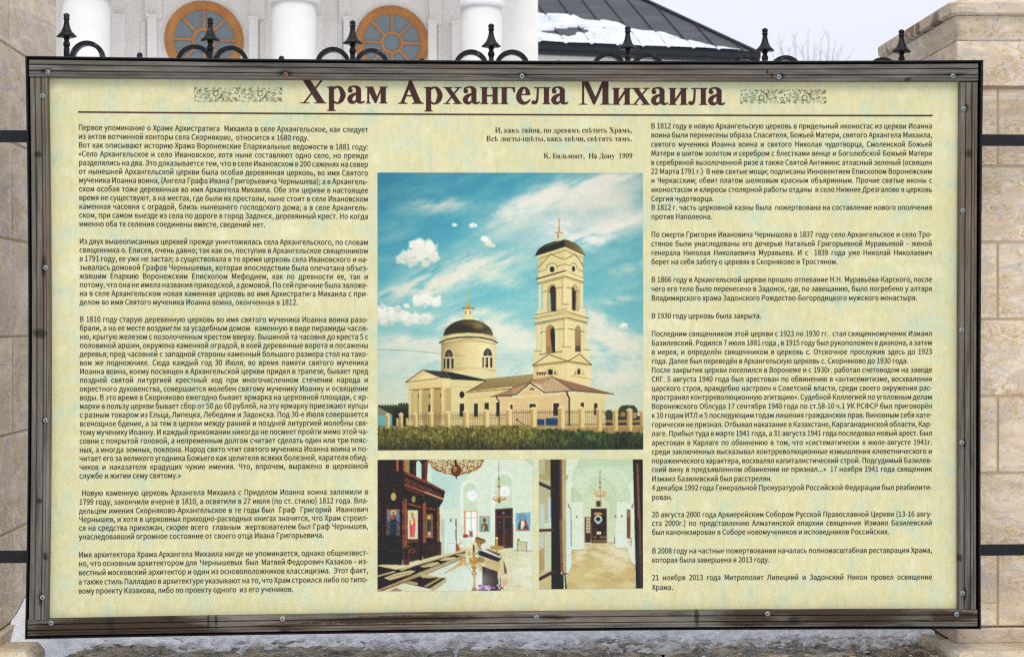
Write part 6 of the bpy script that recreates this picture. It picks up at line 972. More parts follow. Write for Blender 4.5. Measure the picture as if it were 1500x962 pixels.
# ---------------------------------------------------------------- iron fence behind the board
M_iron = NM('chipped_black_iron', .38, .2); _v = M_iron.map(); _n = M_iron.noise(_v, 60, 5, .7)
M_iron.color(M_iron.ramp(_n, [(.42, (.007, .007, .009, 1)), (.6, (.02, .019, .02, 1)), (.66, (.14, .13, .12, 1)), (.7, (.04, .03, .025, 1))])); M_iron.bump(_n, .001, .6); M_iron.rough(M_iron.ramp(_n, [(.4, .3), (.7, .8)])); M_iron = M_iron.m
fence = empty('iron_fence', at(738, 900, .32), 'black wrought iron fence with spear finials and hoops behind the board', 'fence')
FY = lambda px: .25+.14*(px-100)/1220
SP = [(97.5, 19), (308, 25.2), (516.5, 29.6), (719.5, 34.5), (919.5, 38), (1120.5, 41), (1320.5, 43)]
U_ = 1.0
fin, shf = [], []
zbot = at(700, 880, .3)[2]
FP = [(.002, 0), (4.0, -2.0), (4.7, -4), (4.2, -6.5), (3.4, -7.6), (4.9, -8.4), (4.7, -9.6), (3.6, -11), (3.9, -15), (5.2, -21), (7.6, -27), (10.5, -31), (13.2, -34.4), (12.2, -35.6), (8.0, -35.0), (4.6, -35.8), (4.3, -38), (3.3, -40.5), (3.8, -42), (5.0, -43.8), (5.2, -46.5), (4.4, -49), (3.6, -50.5), (3.6, -52)]
for i, (px, py) in enumerate(SP):
    Y = FY(px); tip = at(px, py, Y); m = .00189*(1+.0*(i))
    mb = MB(); s = 3.6*m; mb.box((tip[0]-s, tip[1]-s, zbot), (tip[0]+s, tip[1]+s, tip[2]-51*m)); pk = mb.build('picket', M_iron, fence)
    prof = [(r*m*.98, h*m) for r, h in FP]; R = []; c = tip
    for r, h in prof:
        big = max(0, (r/m-6)/7); R.append([(c[0]+r*(1-big*.30*(math.cos(4*a)*.5+.5 if True else 0)*0+big*.16*math.cos(4*a))*math.cos(a), c[1]+r*(1+big*.16*math.cos(4*a))*math.sin(a), c[2]+h) for a in [2*math.pi*j/16 for j in range(16)]])
    mb = MB(); mb.loft(R[::-1]); mb.sub('finial', M_iron, pk, smooth=True)
KN = [(204.7, 77), (412.3, 82), (618, 85), (819.2, 88.6), (1020, 91.5), (1221, 94)]
for px, py in KN:
    tip = at(px, py, FY(px)); m = .00189; mb = MB(); s = 3.4*m; mb.box((tip[0]-s, tip[1]-s, zbot), (tip[0]+s, tip[1]+s, tip[2]-10*m)); pk = mb.build('short_picket', M_iron, fence)
    mb = MB(); mb.lathe(tip, [(r*m, h*m) for r, h in [(3.5, -12), (3.6, -9), (4.6, -8.6), (4.7, -7.4), (3.9, -6.6), (4.3, -4.5), (3.8, -2), (2.2, -.6), (.1, 0)]], 14); mb.sub('finial', M_iron, pk, smooth=True)
HP = [(128.5, 60.6, 25), (285.5, 66.2, 27), (338.5, 68, 26), (488, 69.8, 26), (544.5, 71.8, 26), (690, 73.6, 26), (750, 73.8, 26.5), (891, 77, 26), (948, 78.5, 26), (1091, 81, 26), (1150, 82, 26), (1292, 84.8, 26)]
for px, py, r in HP:
    Y = FY(px); t = at(px, py, Y); m = .00189; mb = MB(); R = []; r0 = r*m; cz = t[2]-r0
    n = 40
    for j in range(n+1):
        a = math.pi*.5+2*math.pi*j/n*(1 if px > 0 else 1); k = 1; th = 3.3*m; dd = 6.5*m
        ca, sa = math.cos(a), math.sin(a)
        R.append([(t[0]+q*ca, Y+d, cz+q*sa) for q, d in ((r0-.6*m, -dd), (r0, -dd+.6*m), (r0, dd), (r0-2*th, dd), (r0-2*th, -dd+.6*m), (r0-2*th+.6*m, -dd))])
    mb.loft(R, caps=False); mb.build('hoop', M_iron, fence)
for py, hh in ((104, 9), (868, 9)):
    a, b = at(54, py, FY(54)), at(1398, py+2, FY(1398)); mb = MB(); h = np.array([0, 0, .009]); d = np.array([0, .012, 0]); mb.hexa([a-h-d, b-h-d, b-h+d, a-h+d, a+h-d, b+h-d, b+h+d, a+h+d]); mb.build('rail', M_iron, fence)

# ---------------------------------------------------------------- stone gate pillars
M_stR = stone_mat('travertine', 2.0, .62, 1.08); M_stL = stone_mat('travertine_shaded_side', 5.0, .4, 1.2, (3, 2.2, 6)); M_cap = stone_mat('lichen_stained_travertine', 9.0, .7, 1.12, dirt=.5); M_capt = stone_mat('stained_cap_stone', 21.0, .8, 1.05, dirt=.9); M_base = stone_mat('yellow_limestone', 14.0, .8, .92, (1, 1, 4)); M_mort = plain('ochre_mortar', (.40, .30, .18), .9)
zg = 0.0
# right pillar
Yf = .10; zr = lambda py: float(at(1440, py, Yf)[2])
XR = float(at(1404, 300, Yf)[0]); WR = .68; XJ = float(at(1461.5, 300, Yf)[0]); DP = .68
pr_ = empty('stone_pillar', (XR+WR/2, Yf+DP/2, .95), 'warm beige travertine pillar with a stained stepped cap right of the board', 'pillar')
g = .0075
ys = [128.5, 243.5, 355, 467.6, 580.2, 692.7, 805, 917.5]
mb = MB(); mb.box((XR+.002, Yf+.0022, zr(917)), (XR+WR-.002, Yf+DP-.002, zr(128)+.01)); mb.build('mortar_core', M_mort, pr_)
def blk(x0, y0, z0, x1, y1, z1, mat, par, b=.0014, name='stone_block'):
    mb = MB(); j = random.Random(int(x0*1e4)+int(z0*1e3)).uniform(0, .0012); mb.box((x0+g/2, y0+j, z0+g/2), (x1-g/2, y1, z1-g/2), b); return mb.build(name, mat, par)
for i in range(7):
    z1, z0 = zr(ys[i]), zr(ys[i+1])
    if i in (0, 2, 4, 6): blk(XR, Yf, z0, XJ, Yf+DP, z1, M_stR, pr_); blk(XJ, Yf, z0, XR+WR, Yf+DP, z1, M_stR, pr_)
    else: blk(XR, Yf, z0, XR+WR, Yf+DP, z1, M_stR, pr_)
# necking block, cove and cap slabs
def frust(par, x0, x1, y0, y1, z0, z1, e0, e1, mat, name, steps=None, ch_=.004):
    mb = MB(); R = []
    for t, e in (steps or [(0, e0), (1, e1)]):
        z = z0+(z1-z0)*t; a, b, c, d = x0-e, x1+e, y0-e, y1+e; k = ch_; R.append([(a+k, c, z), (b-k, c, z), (b-k*.3, c+k*.3, z), (b, c+k, z), (b, d-k, z), (b-k, d, z), (a+k, d, z), (a, d-k, z), (a, c+k, z), (a+k*.3, c+k*.3, z)])
    mb.loft(R); return mb.build(name, mat, par)
NZ = [(0, .008), (.01, .011), (.06, .011), (.08, .006), (.97, .006), (1, .003)]
frust(pr_, XR, XR+WR, Yf, Yf+DP, zr(126.5), zr(61), 0, 0, M_stR, 'neck_block', NZ)
CV = [(0, .004), (.08, .006), (.11, .004), (.16, .004), (.95, .016), (1, .016)]
frust(pr_, XR, XR+WR, Yf, Yf+DP, zr(60.3), zr(25.6), 0, 0, M_cap, 'cove_moulding', CV, .012)
CS = [(0, .020), (.06, .028), (.15, .032), (.80, .034), (.92, .031), (1, .022)]
frust(pr_, XR, XR+WR, Yf, Yf+DP, zr(25), zr(4.5), 0, 0, M_capt, 'cap_slab', CS, .016)
frust(pr_, XR+.03, XR+WR-.03, Yf+.03, Yf+DP-.03, zr(3.5), zr(-30), .0, -.06, M_cap, 'cap_top')
frust(pr_, XR, XR+WR, Yf, Yf+DP, zr(941.5), zr(919), .006, .006, M_base, 'base_block', [(0, .004), (.08, .008), (.92, .008), (1, .004)])
mb = MB(); mb.box((XR+.004, Yf+.004, zr(946.5)), (XR+WR-.004, Yf+DP-.01, zr(942))); mb.build('dirt_shadow_joint', plain('joint_dirt_and_shadow', (.05, .042, .032), .95), pr_)  # dark strip: blackish joint dirt, with the gap's shadow line painted in
# left pillar
XL = float(at(82.5, 40, .78)[0]); YL = .06; zl = lambda py, px=20: float(atx(px, py, XL)[2])
pl_ = empty('stone_pillar', (XL-.34, YL+.36, .95), 'greyish beige travertine pillar with its inner side showing left of the board', 'pillar')
yL = [-90, 72, 210, 351.5, 493, 634.5, 776, 909]; zs = [zl(v) for v in yL]
zbL = zs[-1]
mb = MB(); mb.box((XL-.68, YL+.006, zbL), (XL-.0026, .778, zs[0]-.01)); mb.build('mortar_core', M_mort, pl_)
YJ1 = float(atx(18.5, 300, XL)[1]); YJ0 = float(atx(13, 30, XL)[1])
for i in range(7):
    z1, z0 = zs[i], zs[i+1]; J = YJ0 if i == 0 else YJ1
    def lb(y0, y1):
        mb = MB(); mb.box((XL-.68, y0+g/2, z0+g/2), (XL+random.Random(i+int(y0*99)).uniform(-.0012, 0), y1-g/2, z1-g/2), .0014); mb.build('stone_block', M_stL, pl_)
    if i in (0, 2, 4, 6): lb(YL, J); lb(J, .78)
    else: lb(YL, .78)
for nm, z0, z1, st in (('neck_block', 0, .13, NZ), ('cove_moulding', .134, .195, CV), ('cap_slab', .199, .24, CS)): frust(pl_, XL-.68, XL, YL, .78, zs[0]+z0, zs[0]+z1, 0, 0, M_cap if nm != 'neck_block' else M_stL, nm, st)
zb2 = float(at(10, 958, .04)[2]); frust(pl_, XL-.68, XL, YL, .78, zb2, zbL-.003, 0, 0, M_base, 'base_block', [(0, .012), (.06, .016), (.94, .016), (1, .010)])
# footing slabs and plinth wall between the pillars
ZS = float(at(1420, 950.5, .0)[2]); ZP = ZS-.022
fo = empty('stone_footing', (XR+.3, .3, ZS-.08), 'pale limestone slab with a chipped edge under the right pillar', 'stone slab')
for xa, xb, ya, yb in ((XR-.045, XR+.42, -.035, .16), (XR+.423, XR+.8, -.037, .16)):
    frust(fo, xa+.012, xb-.002, ya+.012, yb, ZS-.09, ZS-.002, 0, 0, M_base, 'slab', [(0, .01), (.75, .011), (.9, .006), (1, -.006)])
frust(fo, XR-.075, XR+.2, .17, .42, ZS-.09, ZS-.012, 0, 0, M_base, 'slab', [(0, .01), (.75, .01), (1, -.006)])
zsl = float(at(30, 953, .0)[2])
fl_ = empty('stone_footing', (XL-.2, .2, zsl-.08), 'pale limestone slab with a broken corner under the left pillar', 'stone slab')
xs_ = float(at(50, 955, .02)[0]); frust(fl_, XL-.6, xs_-.01, -.02, .13, zsl-.09, zsl, 0, 0, M_base, 'slab', [(0, .01), (.75, .01), (1, -.004)])
M_pl = NM('wet_mossy_stone', .55, .45); _a = M_pl.noise(M_pl.map(), 11, 9, .74, .6); _b = M_pl.noise(M_pl.map((1, 1, 1), (3, 3, 3)), 45, 5, .7); _c = M_pl.noise(M_pl.map((1, 1, 1), (9, 1, 3)), 170, 2, .5)
_col = M_pl.ramp(_a, [(.38, (.04, .03, .011, 1)), (.49, (.095, .068, .03, 1)), (.555, (.30, .215, .125, 1)), (.66, (.58, .46, .33, 1))]); _col = M_pl.mix(.8, _col, M_pl.ramp(_b, [(.35, (.45, .42, .36, 1)), (.55, (1, 1, 1, 1)), (.75, (1.5, 1.45, 1.35, 1))]), 'MULTIPLY')
_col = M_pl.mix(M_pl.ramp(_c, [(.66, 0.), (.70, 1.)]), _col, (.85, .86, .88, 1)); M_pl.color(_col).bump(M_pl.math('ADD', _a, _b), .004, .8); M_pl.rough(M_pl.ramp(_b, [(.4, .35), (.6, .8)])); M_pl = M_pl.m
plinth = empty('fence_plinth', (0, .3, 0), 'low stone plinth with a wet mossy top below the board', 'wall')
rp_ = np.random.RandomState(2)
def hnoise(X, Y, s, seed):
    r = np.random.RandomState(seed); G = r.rand(90, 90); u, v = np.abs(X*s+30) % 88, np.abs(Y*s+30) % 88; i, j = u.astype(int), v.astype(int); a, b = u-i, v-j; a = a*a*(3-2*a); b = b*b*(3-2*b)
    return (G[j, i]*(1-a)+G[j, i+1]*a)*(1-b)+(G[j+1, i]*(1-a)+G[j+1, i+1]*a)*b
def grid(name, X, Y, Z, mat, parent=None, keep=None, **k):
    h, w_ = X.shape; P = np.stack([X, Y, Z], -1).reshape(-1, 3); idx = np.arange(h*w_).reshape(h, w_); Fq = np.stack([idx[:-1, :-1], idx[:-1, 1:], idx[1:, 1:], idx[1:, :-1]], -1).reshape(-1, 4)
    if keep is not None: Fq = Fq[keep.ravel()[Fq].all(1)]
    me = bpy.data.meshes.new(name); me.from_pydata(P.tolist(), [], Fq.tolist()); me.update(); return link(name, me, mat, parent, smooth=True, **k)
edges = [XL+.004, -.72, -.14, .42, .98, XR-.07]
for a, b in zip(edges, edges[1:]):
    n = 60; gx = np.linspace(a+.004, b-.004, n); gy = np.linspace(.0, .60, 44); X, Y = np.meshgrid(gx, gy)
    ed = np.minimum(np.minimum(X-a, b-X)/.012, 1); Z = ZP-.012*(1-ed)+.016*(hnoise(X, Y, 9, 1)-.5)+.008*(hnoise(X, Y, 34, 2)-.5)+.005*(hnoise(X, Y, 90, 3)-.5)
    Z[0] -= .03; Z[1] -= .006
    cs = grid('coping_stone', X, Y, Z, M_pl, plinth)
    mb = MB(); mb.box((a+.004, .012, ZP-.16), (b-.004, .59, ZP-.035), .004); mb.build('stone_block', M_pl, plinth)
for r_ in range(5):
    z1 = ZP-.163-r_*.165; off = .28 if r_ % 2 else 0; xs = [XL+.004]+[v+off*.5 for v in edges[1:-1]]+[XR-.07]
    for a, b in zip(xs, xs[1:]): mb = MB(); mb.box((a+.003, .02, z1-.16), (b-.003, .58, z1), .004); mb.build('stone_block', M_stR, plinth)
# snow lying on the plinth
M_snow = NM('old_snow', .6, .3); _n = M_snow.noise(M_snow.map(), 26, 8, .75, .3); _m = M_snow.noise(M_snow.map((1, 1, 1), (4, 4, 4)), 200, 3, .6); M_snow.color(M_snow.ramp(_n, [(.36, (.74, .76, .80, 1)), (.44, (.90, .91, .94, 1)), (.6, (.95, .95, .96, 1))])); M_snow.bump(M_snow.math('ADD', _n, M_snow.math('MULTIPLY', _m, .3)), 0.0015, .4); M_snow.b.inputs['Subsurface Weight'].default_value = 0; M_snow = M_snow.m
gx = np.linspace(XL+.001, XR-.012, 560); gy = np.linspace(.08, .62, 90); X, Y = np.meshgrid(gx, gy)
frac = (X-XL)/(XR-XL)
front = .25+.055*(hnoise(X, Y*0, 4, 7)-.5)+.05*(hnoise(X, Y, 22, 8)-.5)+.05*(hnoise(X, Y, 60, 9)-.5)+.03*np.clip((frac-.9)/.1, 0, 1)-.055*frac
hh = np.clip((Y-front)/.20, -1, 1); Z = ZP+np.where(hh > 0, .040*np.clip(hh, 0, 1)**.6, .05*hh)+.010*(hnoise(X, Y, 12, 5)-.5)+.002*(hnoise(X, Y, 50, 6)-.5)-.004
lf = np.clip((.22-(X-XL))/.16, 0, 1); lf = lf*lf*(3-2*lf); zl_ = ZP+.10*np.clip((Y-.09-.03*hnoise(X, Y, 30, 41))/.14, 0, 1)**.7+.05*np.clip((Y-.25)/.2, 0, 1)+.008*(hnoise(X, Y, 24, 42)-.5)-.02; Z = np.where(Y > .1, np.maximum(Z, Z*(1-lf)+zl_*lf), Z)
o = grid('snow_bank', X, Y, Z, M_snow); tag(o, 'strip of old grey snow lying on the plinth below the board', 'snow', kind='stuff')
# icy slush between snow and stone
M_ice = NM('grey_slush', .45, .45); _n = M_ice.noise(M_ice.map(), 24, 7, .75, .6); M_ice.color(M_ice.ramp(_n, [(.36, (.16, .135, .10, 1)), (.47, (.42, .405, .39, 1)), (.60, (.74, .745, .77, 1))])); M_ice.bump(_n, .0015, .5); M_ice = M_ice.m
gx = np.linspace(XL+.2, XR-.08, 900); gy = np.linspace(.12, .40, 110); X, Y = np.meshgrid(gx, gy)
f2 = .205-.05*(X-XL)/2.6+.05*(hnoise(X, Y*0, 6, 17)-.5)+.07*(hnoise(X, Y, 26, 18)-.5)+.05*(hnoise(X, Y, 70, 19)-.5)-.03*np.sin((X-.1)*1.7)
hh = np.clip((Y-f2)/.07, -1, 1); Z = ZP+.010*hh+.006*(hnoise(X, Y, 80, 6)-.5)+.004*(hnoise(X*1.3, Y, 40, 15)-.5)+.008*(hnoise(X, Y, 9, 1)-.5)-.002
o = grid('slush', X, Y, Z, M_ice); tag(o, 'thin grey icy slush in front of the snow strip on the plinth', 'slush', kind='stuff')

# ---------------------------------------------------------------- ground
M_gr = NM('snowy_ground', .65, .3); _n = M_gr.noise(M_gr.map(), .8, 6, .6); M_gr.color(M_gr.ramp(_n, [(.35, (.62, .64, .68, 1)), (.6, (.78, .8, .84, 1))])).bump(M_gr.noise(M_gr.map(), 6, 5, .6), .05, .6)
mb = MB(); v = []; 
gx = np.concatenate([-np.geomspace(1500, 8, 14), np.linspace(-6, 6, 13), np.geomspace(8, 1500, 14)]); X, Y = np.meshgrid(gx, gx+4)
Z = -.02+.05*(hnoise(X*.5, Y*.5, 1, 4)-.5)*np.clip(np.hypot(X, Y-4)/10, .2, 1); o = grid('ground', X, Y, Z, M_gr.m); tag(o, kind='structure')

# ---------------------------------------------------------------- church
M_pla = plain('white_lime_plaster', (.83, .79, .73), .85, .2, 0, .05, 1.6, .004); M_plc = plain('white_painted_column', (.70, .68, .645), .8, .2, 0, .03, 2.5, .002); M_orn = plain('orange_varnished_wood', (.50, .215, .065), .5, .35, 0, .16, 3, .002)
M_gls = NM('grey_window_glass', .12, .6); M_gls.color((.17, .215, .225, 1)); M_gls = M_gls.m
M_roof = plain('dark_metal_roofing', (.062, .064, .068), .65, .25, 0, .3, 1.4, .01, (.5, .5, 5))
c1, c3 = at(126.5, 50, 23.5), at(705, 50, 24.65); u = (c3-c1)*np.array([1, 1, 0]); u = u/np.linalg.norm(u); nv = np.array([u[1], -u[0], 0])   # nv points at the camera
church = empty('church', (c1[0], c1[1], 0), 'white church front with round columns and round orange-framed windows', 'church')
def cpt(px, py, back=0.0): return atp(px, py, c1-nv*back, nv)
def cbox(mb, pL, pR, z0, z1, back0, back1):       # box between two sight lines on the plane 'back0' deep, running back to 'back1'
    a, b = cpt(pL, 50, back0), cpt(pR, 50, back0); d = nv*(back1-back0)
    q = [a, b, b-d, a-d]; return mb.hexa([(p[0], p[1], z0) for p in q]+[(p[0], p[1], z1) for p in q])
WB = 1.45
mb = MB(); cbox(mb, -420, 788, 0, 9.6, WB, WB+9); mb.build('wall', M_pla, church)
mb = MB(); cbox(mb, -440, 800, 8.15, 9.5, -.45, WB-.003); mb.build('entablature', M_pla, church)
mb = MB(); cbox(mb, -450, 808, 9.503, 9.8, -.6, WB+.3); mb.build('cornice', M_pla, church)
a, b = cpt(-450, 0, -.6), cpt(808, 0, -.6); m_ = (a+b)/2; d = nv*2.6; mb = MB(); mb.loft([[(p[0], p[1], 9.803) for p in (a, b)]+[(m_[0], m_[1], 12.0)], [(p[0], p[1], 9.803) for p in (a-d, b-d)]+[(m_[0]-d[0], m_[1]-d[1], 12.0)]]); mb.build('pediment', M_pla, church)
a, b = cpt(-420, 0, WB+2.3), cpt(788, 0, WB+2.3); d = nv*7; m_ = (a+b)/2; mb = MB(); mb.loft([[(p[0], p[1], 9.603) for p in (a, b)]+[(m_[0], m_[1], 11.6)], [(p[0], p[1], 9.603) for p in (a-d, b-d)]+[(m_[0]-d[0], m_[1]-d[1], 11.6)]]); mb.build('roof', M_roof, church)
for px, wpx, py in ((-178, 68, -9), (126.5, 67, -1.5), (430.5, 64, 6.5), (705, 60, 13)):
    c = cpt(px, py, 0); r = wpx/2*np.linalg.norm(c-CAM)/F; zt = c[2]
    mb = MB(); mb.lathe((c[0], c[1], 0), [(r*1.05, .5), (r*1.03, 2.5), (r, 4.5), (r*.985, zt)], 40); co = mb.build('column', M_plc, church, smooth=True)
    mb = MB(); mb.lathe((c[0], c[1], zt), [(r*.99, 0), (r*1.02, .005), (r*1.15, .03), (r*1.17, .06), (r*1.16, .10), (r*1.09, .12), (r*1.09, .14), (r*1.2, .17), (r*1.21, .21), (r*1.18, .245), (r*1.0, .26), (r*.97, .9), (r*1.1, 1.0), (r*1.3, 1.15), (r*1.3, 1.2)], 40); mb.sub('capital', M_plc, co, smooth=False)
    mb = MB(); mb.lathe((c[0], c[1], 0), [(r*1.35, 0), (r*1.35, .3), (r*1.2, .35), (r*1.2, .45), (r*1.07, .5)], 40); mb.sub('column_base', M_plc, co)
# pilaster strips and raised bands round the windows
def zc(px, py, back): return float(cpt(px, py, back)[2])
def strip(name, pL, pR, y0, y1, b0, b1=WB-.003):
    z0 = 0 if y0 is None else zc((pL+pR)/2, y0, b0); z1 = 8.14 if y1 is None else zc((pL+pR)/2, y1, b0); mb = MB(); cbox(mb, pL, pR, z0, z1, b0, b1); mb.build(name, M_pla, church)
for pL, pR, yc in ((163, 183, 21), (215.5, 229.5, 21.5), (364.5, 378, 24.5), (462, 472, 24), (503.5, 515, 24.5), (627.5, 640, 29.5), (84, 91.5, 26), (662, 674, 31)):
    b = WB-.14
    strip('pilaster', pL, pR, None, yc+2, b); strip('pilaster_cap', pL-1.2, pR+1.2, yc+3.2, yc-.4, b-.06, b+.1)
for pL, pR, yb in ((212, 237, 27.5), (366, 388, 28), (497, 514, 31.5), (629, 647, 37)):
    b = WB-.07; strip('band', pL, pR, yb, None, b)
for pL, pR in ((206, 213.5), (380.5, 386.5), (495.5, 501.5), (642, 647)): strip('band', pL, pR, None, 32, WB-.03)
# round windows
for px, py, rp_x in ((299, 59.3, 55), (573.8, 63.6, 53.2)):
    c = cpt(px, py, WB); r = rp_x*np.linalg.norm(c-CAM)/F
    wn = MB(); N = 48
    def annulus(mb, r0, r1, f0, f1, prof=None):
        R = []
        for j in range(N+1):
            a = 2*math.pi*j/N; e = u*math.cos(a)+np.array([0, 0, 1])*math.sin(a)
            R.append([tuple(c+e*q+nv*h) for q, h in (prof or [(r0, f0), (r1, f0), (r1, f1), (r0, f1)])])
        return mb.loft(R, caps=False)
    fr_ = annulus(MB(), 0, 0, 0, 0, [(r, .0), (r, .07), (r*.965, .085), (r*.93, .06), (r*.86, .065), (r*.83, .045), (r*.79, .05), (r*.765, .02), (r*.765, -.01), (r, -.01)]).build('window_frame', M_orn, church)
    mb = MB(); mb.v = [tuple(c+nv*.012)]+[tuple(c+nv*.012+(u*math.cos(2*math.pi*j/N)+np.array([0, 0, 1])*math.sin(2*math.pi*j/N))*r*.78) for j in range(N)]; mb.f = [(0, j+1, (j+1) % N+1) for j in range(N)]; mb.sub('pane', M_gls, fr_)
    annulus(MB(), 0, 0, 0, 0, [(r*.31, .013), (r*.31, .045), (r*.27, .055), (r*.235, .045), (r*.235, .013)]).sub('centre_ring', M_orn, fr_)
    for k in range(8):
        a = math.pi/4*k; e = u*math.cos(a)+np.array([0, 0, 1])*math.sin(a); s_ = u*-math.sin(a)+np.array([0, 0, 1])*math.cos(a); hw = r*.028
        p = [(r*.29, -hw), (r*.78, -hw), (r*.78, hw), (r*.29, hw)]; mb = MB(); mb.hexa([tuple(c+e*x+s_*y+nv*.013) for x, y in p]+[tuple(c+e*x+s_*y+nv*.046) for x, y in p]); mb.sub('glazing_bar', M_orn, fr_)
    annulus(MB(), 0, 0, 0, 0, [(r*1.005, -.01), (r*1.005, .03), (r*1.05, .035), (r*1.06, .015), (r*1.09, .02), (r*1.10, -.01)]).build('plaster_ring', M_pla, church)

# ---------------------------------------------------------------- lower wing with snowy metal roof
M_ww = plain('cream_wing_wall', (.72, .70, .63), .85, .2, 0, .04, 2); M_gut = plain('black_gutter', (.012, .015, .02), .4, .25, 0, .35, 3, .002)
e0, e1 = at(788, 64, 31.0), at(1107, 76.5, 32.0); eu = (e1-e0); eu[2] = 0; EL = np.linalg.norm(eu); eu = eu/EL; en = np.array([-eu[1], eu[0], 0])       # en points away from the camera
ez = (e0[2]+e1[2])/2; TAN = .565
wing = empty('church_wing', tuple((e0+e1)/2*np.array([1, 1, 0])), 'low wing with a dark seamed metal roof and black gutter right of the columns', 'building')
O = np.array([e0[0], e0[1], 0]); RPt = lambda a, v, h=0.0: tuple(O+eu*a+en*v+np.array([0, 0, ez+v*TAN+h]))
KH = .578; VR = 5.0
mb = MB(); A = -9.0
q = [O+eu*A+en*.2, O+eu*(EL-.2)+en*.2, O+eu*(EL-.2)+en*9.8, O+eu*A+en*9.8]; mb.hexa([(p[0], p[1], 0) for p in q]+[(p[0], p[1], ez-.12) for p in q]); mb.build('wall', M_ww, wing)
for nm, f0, f1, z0, z1 in (('gutter', -.10, .06, -.16, .0), ('fascia', -.03, .2, -.22, -.165)):
    mb = MB(); prof = [(f0, z0+.04), (f0, z1-.03), (f0-.02, z1-.02), (f0-.02, z1), (f1, z1), (f1, z0), (f0+.05, z0)]
    mb.loft([[tuple(O+eu*s+en*f+np.array([0, 0, ez+z])) for f, z in prof] for s in (A, EL+.08)]); mb.build(nm, M_gut, wing)
sp = .585; na = int((EL-A)/sp)+1; pme = None
for k in range(na):
    s1 = EL-.30-k*sp; s0 = max(A, s1-sp)
    if k == 0: s1 = EL; s0 = EL-.30
    else: s1 = EL-.30-(k-1)*sp; s0 = s1-sp
    v0t = min(VR, (EL-s0)/KH); v1t = min(VR, (EL-s1)/KH)
    pts = [(s0+.004, 0), (s1-.004, 0)]+([(s1-.004, v1t)] if v1t > .01 else [])+[(s0+.004, v0t)]
    mb = MB(); mb.loft([[RPt(a, v, -.03) for a, v in pts], [RPt(a, v, 0) for a, v in pts]]); mb.build('roof_panel', M_roof, wing)
    mb = MB(); mb.loft([[RPt(s0-.014, v, h) for v, h in ((0, -.01), (v0t, -.01), (v0t, .035), (0, .035))], [RPt(s0+.014, v, h) for v, h in ((0, -.01), (v0t, -.01), (v0t, .035), (0, .035))]]); mb.build('seam', M_gut, wing)
mb = MB(); mb.tube([RPt(EL+.02, -.05, .02), RPt(EL-VR*KH, VR, .03)], .05); mb.build('hip_ridge', M_gut, wing)
ap = Vector(RPt(EL-VR*KH, VR)); bk1 = tuple(O+eu*EL+en*2*VR+np.array([0, 0, ez])); mb = MB(); mb.add([RPt(EL, 0, -.002), bk1, tuple(ap), tuple(O+eu*A+en*2*VR+np.array([0, 0, ez])), RPt(A, VR)], [(0, 1, 2), (1, 3, 4, 2)]); mb.build('roof_slope', M_roof, wing)
mb = MB(); mb.tube([RPt(A, VR, .03), RPt(EL-VR*KH, VR, .03)], .06); mb.build('ridge', M_gut, wing)
# snow on that roof
M_rs = NM('roof_snow', .6, .3); _n = M_rs.noise(M_rs.map(), 2.5, 6, .65); M_rs.color(M_rs.ramp(_n, [(.32, (.50, .53, .58, 1)), (.6, (.74, .755, .79, 1))])).bump(_n, .08, .6)
mppx = EL/319.0
ga = np.linspace(-3.0, EL-.25, 260); gv = np.linspace(-.03, 2.3, 130); X, V0 = np.meshgrid(ga, gv); V = V0/.43
top = np.interp((X-V*.13*0)/mppx+788, [700, 788, 800, 850, 880, 915, 940, 975, 1000, 1030, 1060, 1080], [3.6, 3.6, 3.4, 3.15, 3.0, 2.5, 2.3, 2.2, 1.4, .7, .3, -.2])
sx = X-.0; lim = np.interp((sx+V0*.3)/mppx+788, [700, 788, 840, 850, 880, 900, 905, 950, 960, 1000, 1022, 1050, 1080, 1100], [3.8, 3.6, 3.9, 3.6, 3.8, 3.6, 3.2, 3.1, 2.3, 1.9, 1.2, .5, .3, -.1])
nz = hnoise(X*1.0, V, 1.6, 31)*.6+hnoise(X, V, 4.2, 32)*.4
lim = lim*1.05; edge = (lim+.35*(nz-.5)-V)
hole = np.clip((hnoise(X, V, 2.6, 33)-.60)*9, 0, 1)*np.clip((1.6-X)/.6, 0, 1)*np.clip((V-.5)*3, 0, 1)*np.clip((2.9-V)*3, 0, 1)+np.clip((hnoise(X*.5, V*1.3, 2.1, 37)-.70)*8, 0, 1)*np.clip((V-.9)*3, 0, 1)
H = .10*np.clip(edge/.3, -1, 1)**1-.0+.05*(nz-.5); edge = np.minimum(edge, (EL-KH*V0-.12-X)*1.0); H = np.where(edge > 0, np.sqrt(np.clip(edge/.35, 0, 1))*.065+.02*(nz-.5), -.06); H = H-hole*.2; 
sd = np.abs(((EL-.30-X)/sp+.5) % 1-.5)*sp; H = H-.035*np.clip(1-sd/.05, 0, 1)
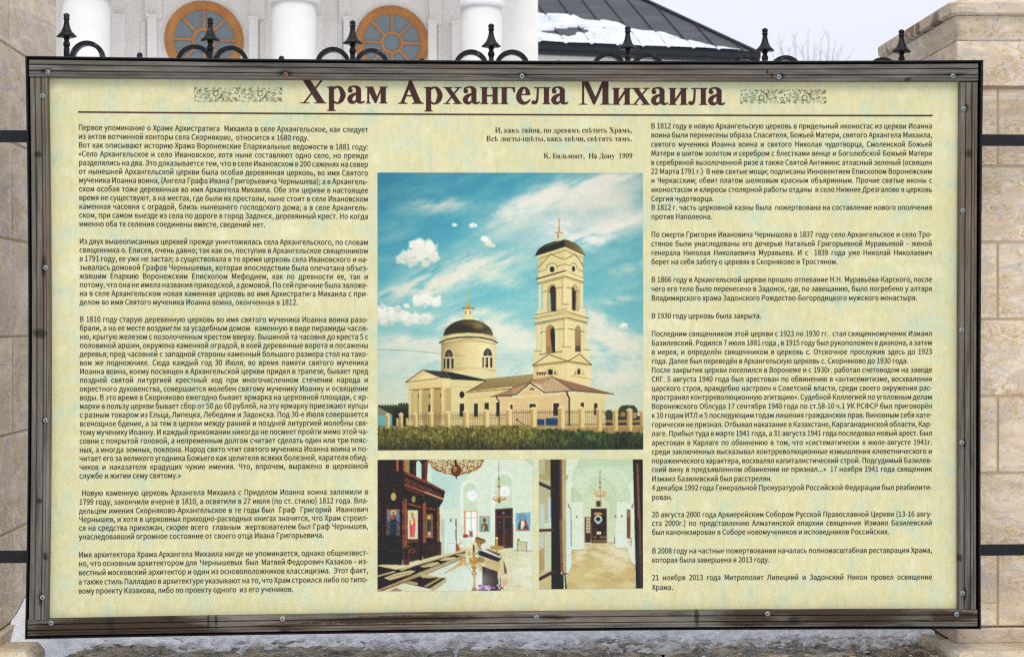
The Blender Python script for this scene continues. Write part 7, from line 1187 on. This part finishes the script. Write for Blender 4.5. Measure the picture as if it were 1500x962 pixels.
Z = ez+V0*TAN+H; PX_ = O[0]+eu[0]*X+en[0]*V0; PY_ = O[1]+eu[1]*X+en[1]*V0; o = grid('snow_sheet', PX_, PY_, Z, M_rs.m, keep=(edge > -.12) & (X < EL-KH*V0-.06)); tag(o, 'sliding white snow lying on the lower part of the dark roof', 'snow', kind='stuff')

# ---------------------------------------------------------------- bare tree far behind
M_tw = plain('bare_branches', (.42, .41, .42), .9, .2)
tree = empty('bare_tree', tuple(at(1188, 474, 46)*np.array([1, 1, 0])), 'bare leafless tree with upright twigs against the pale sky', 'tree')
TY = 46.0; rt_ = random.Random(8); base = at(1188, 474, TY); fork = at(1188, 190, TY)
mb = MB(); mb.tube([(base[0], TY, -.05), (base[0]+.03, TY, 2.5), (base[0]-.03, TY+.05, fork[2])], [.2, .15, .09], 8); mb.build('trunk', M_tw, tree)
tips = [(1141, 52, 1), (1164, 49, 1), (1174, 60, 1), (1184, 43, 1), (1203, 55, 1), (1214, 45, 1), (1224, 60, 1), (1234, 66, 1), (1194, 62, 0), (1130, 74, 0), (1244, 82, 0), (1155, 70, 0), (1210, 72, 0)]
for x, y, _ in tips:
    mb = MB(); t = at(x, y, TY+rt_.uniform(-.6, .6)); s0_ = Vector((fork[0]+rt_.uniform(-.05, .05), TY, fork[2]-rt_.uniform(0, .8))); xm = at(x+(1188-x)*.22, 100, TY); mid = Vector((xm[0], t[1]*.5+TY*.5, xm[2]-.1))
    P = [s0_, s0_.lerp(mid, .5)+Vector((rt_.uniform(-.05, .05), 0, -.1)), mid, mid.lerp(Vector(t), .5)+Vector((rt_.uniform(-.04, .04), 0, 0)), Vector(t)]; mb.tube(P, [.035, .028, .02, .013, .005], 5)
    for k in range(3):
        q = rt_.uniform(.15, .95); a = mid.lerp(Vector(t), q); sgn = rt_.choice((-1, 1)); l = rt_.uniform(.12, .42)*(1.2-q*.5); mb.tube([a, a+Vector((sgn*l*.35, rt_.uniform(-.1, .1), l*.6)), a+Vector((sgn*l*.6, rt_.uniform(-.2, .2), l*1.3))], [.009, .006, .003], 4)
    mb.build('branch', M_tw, tree)
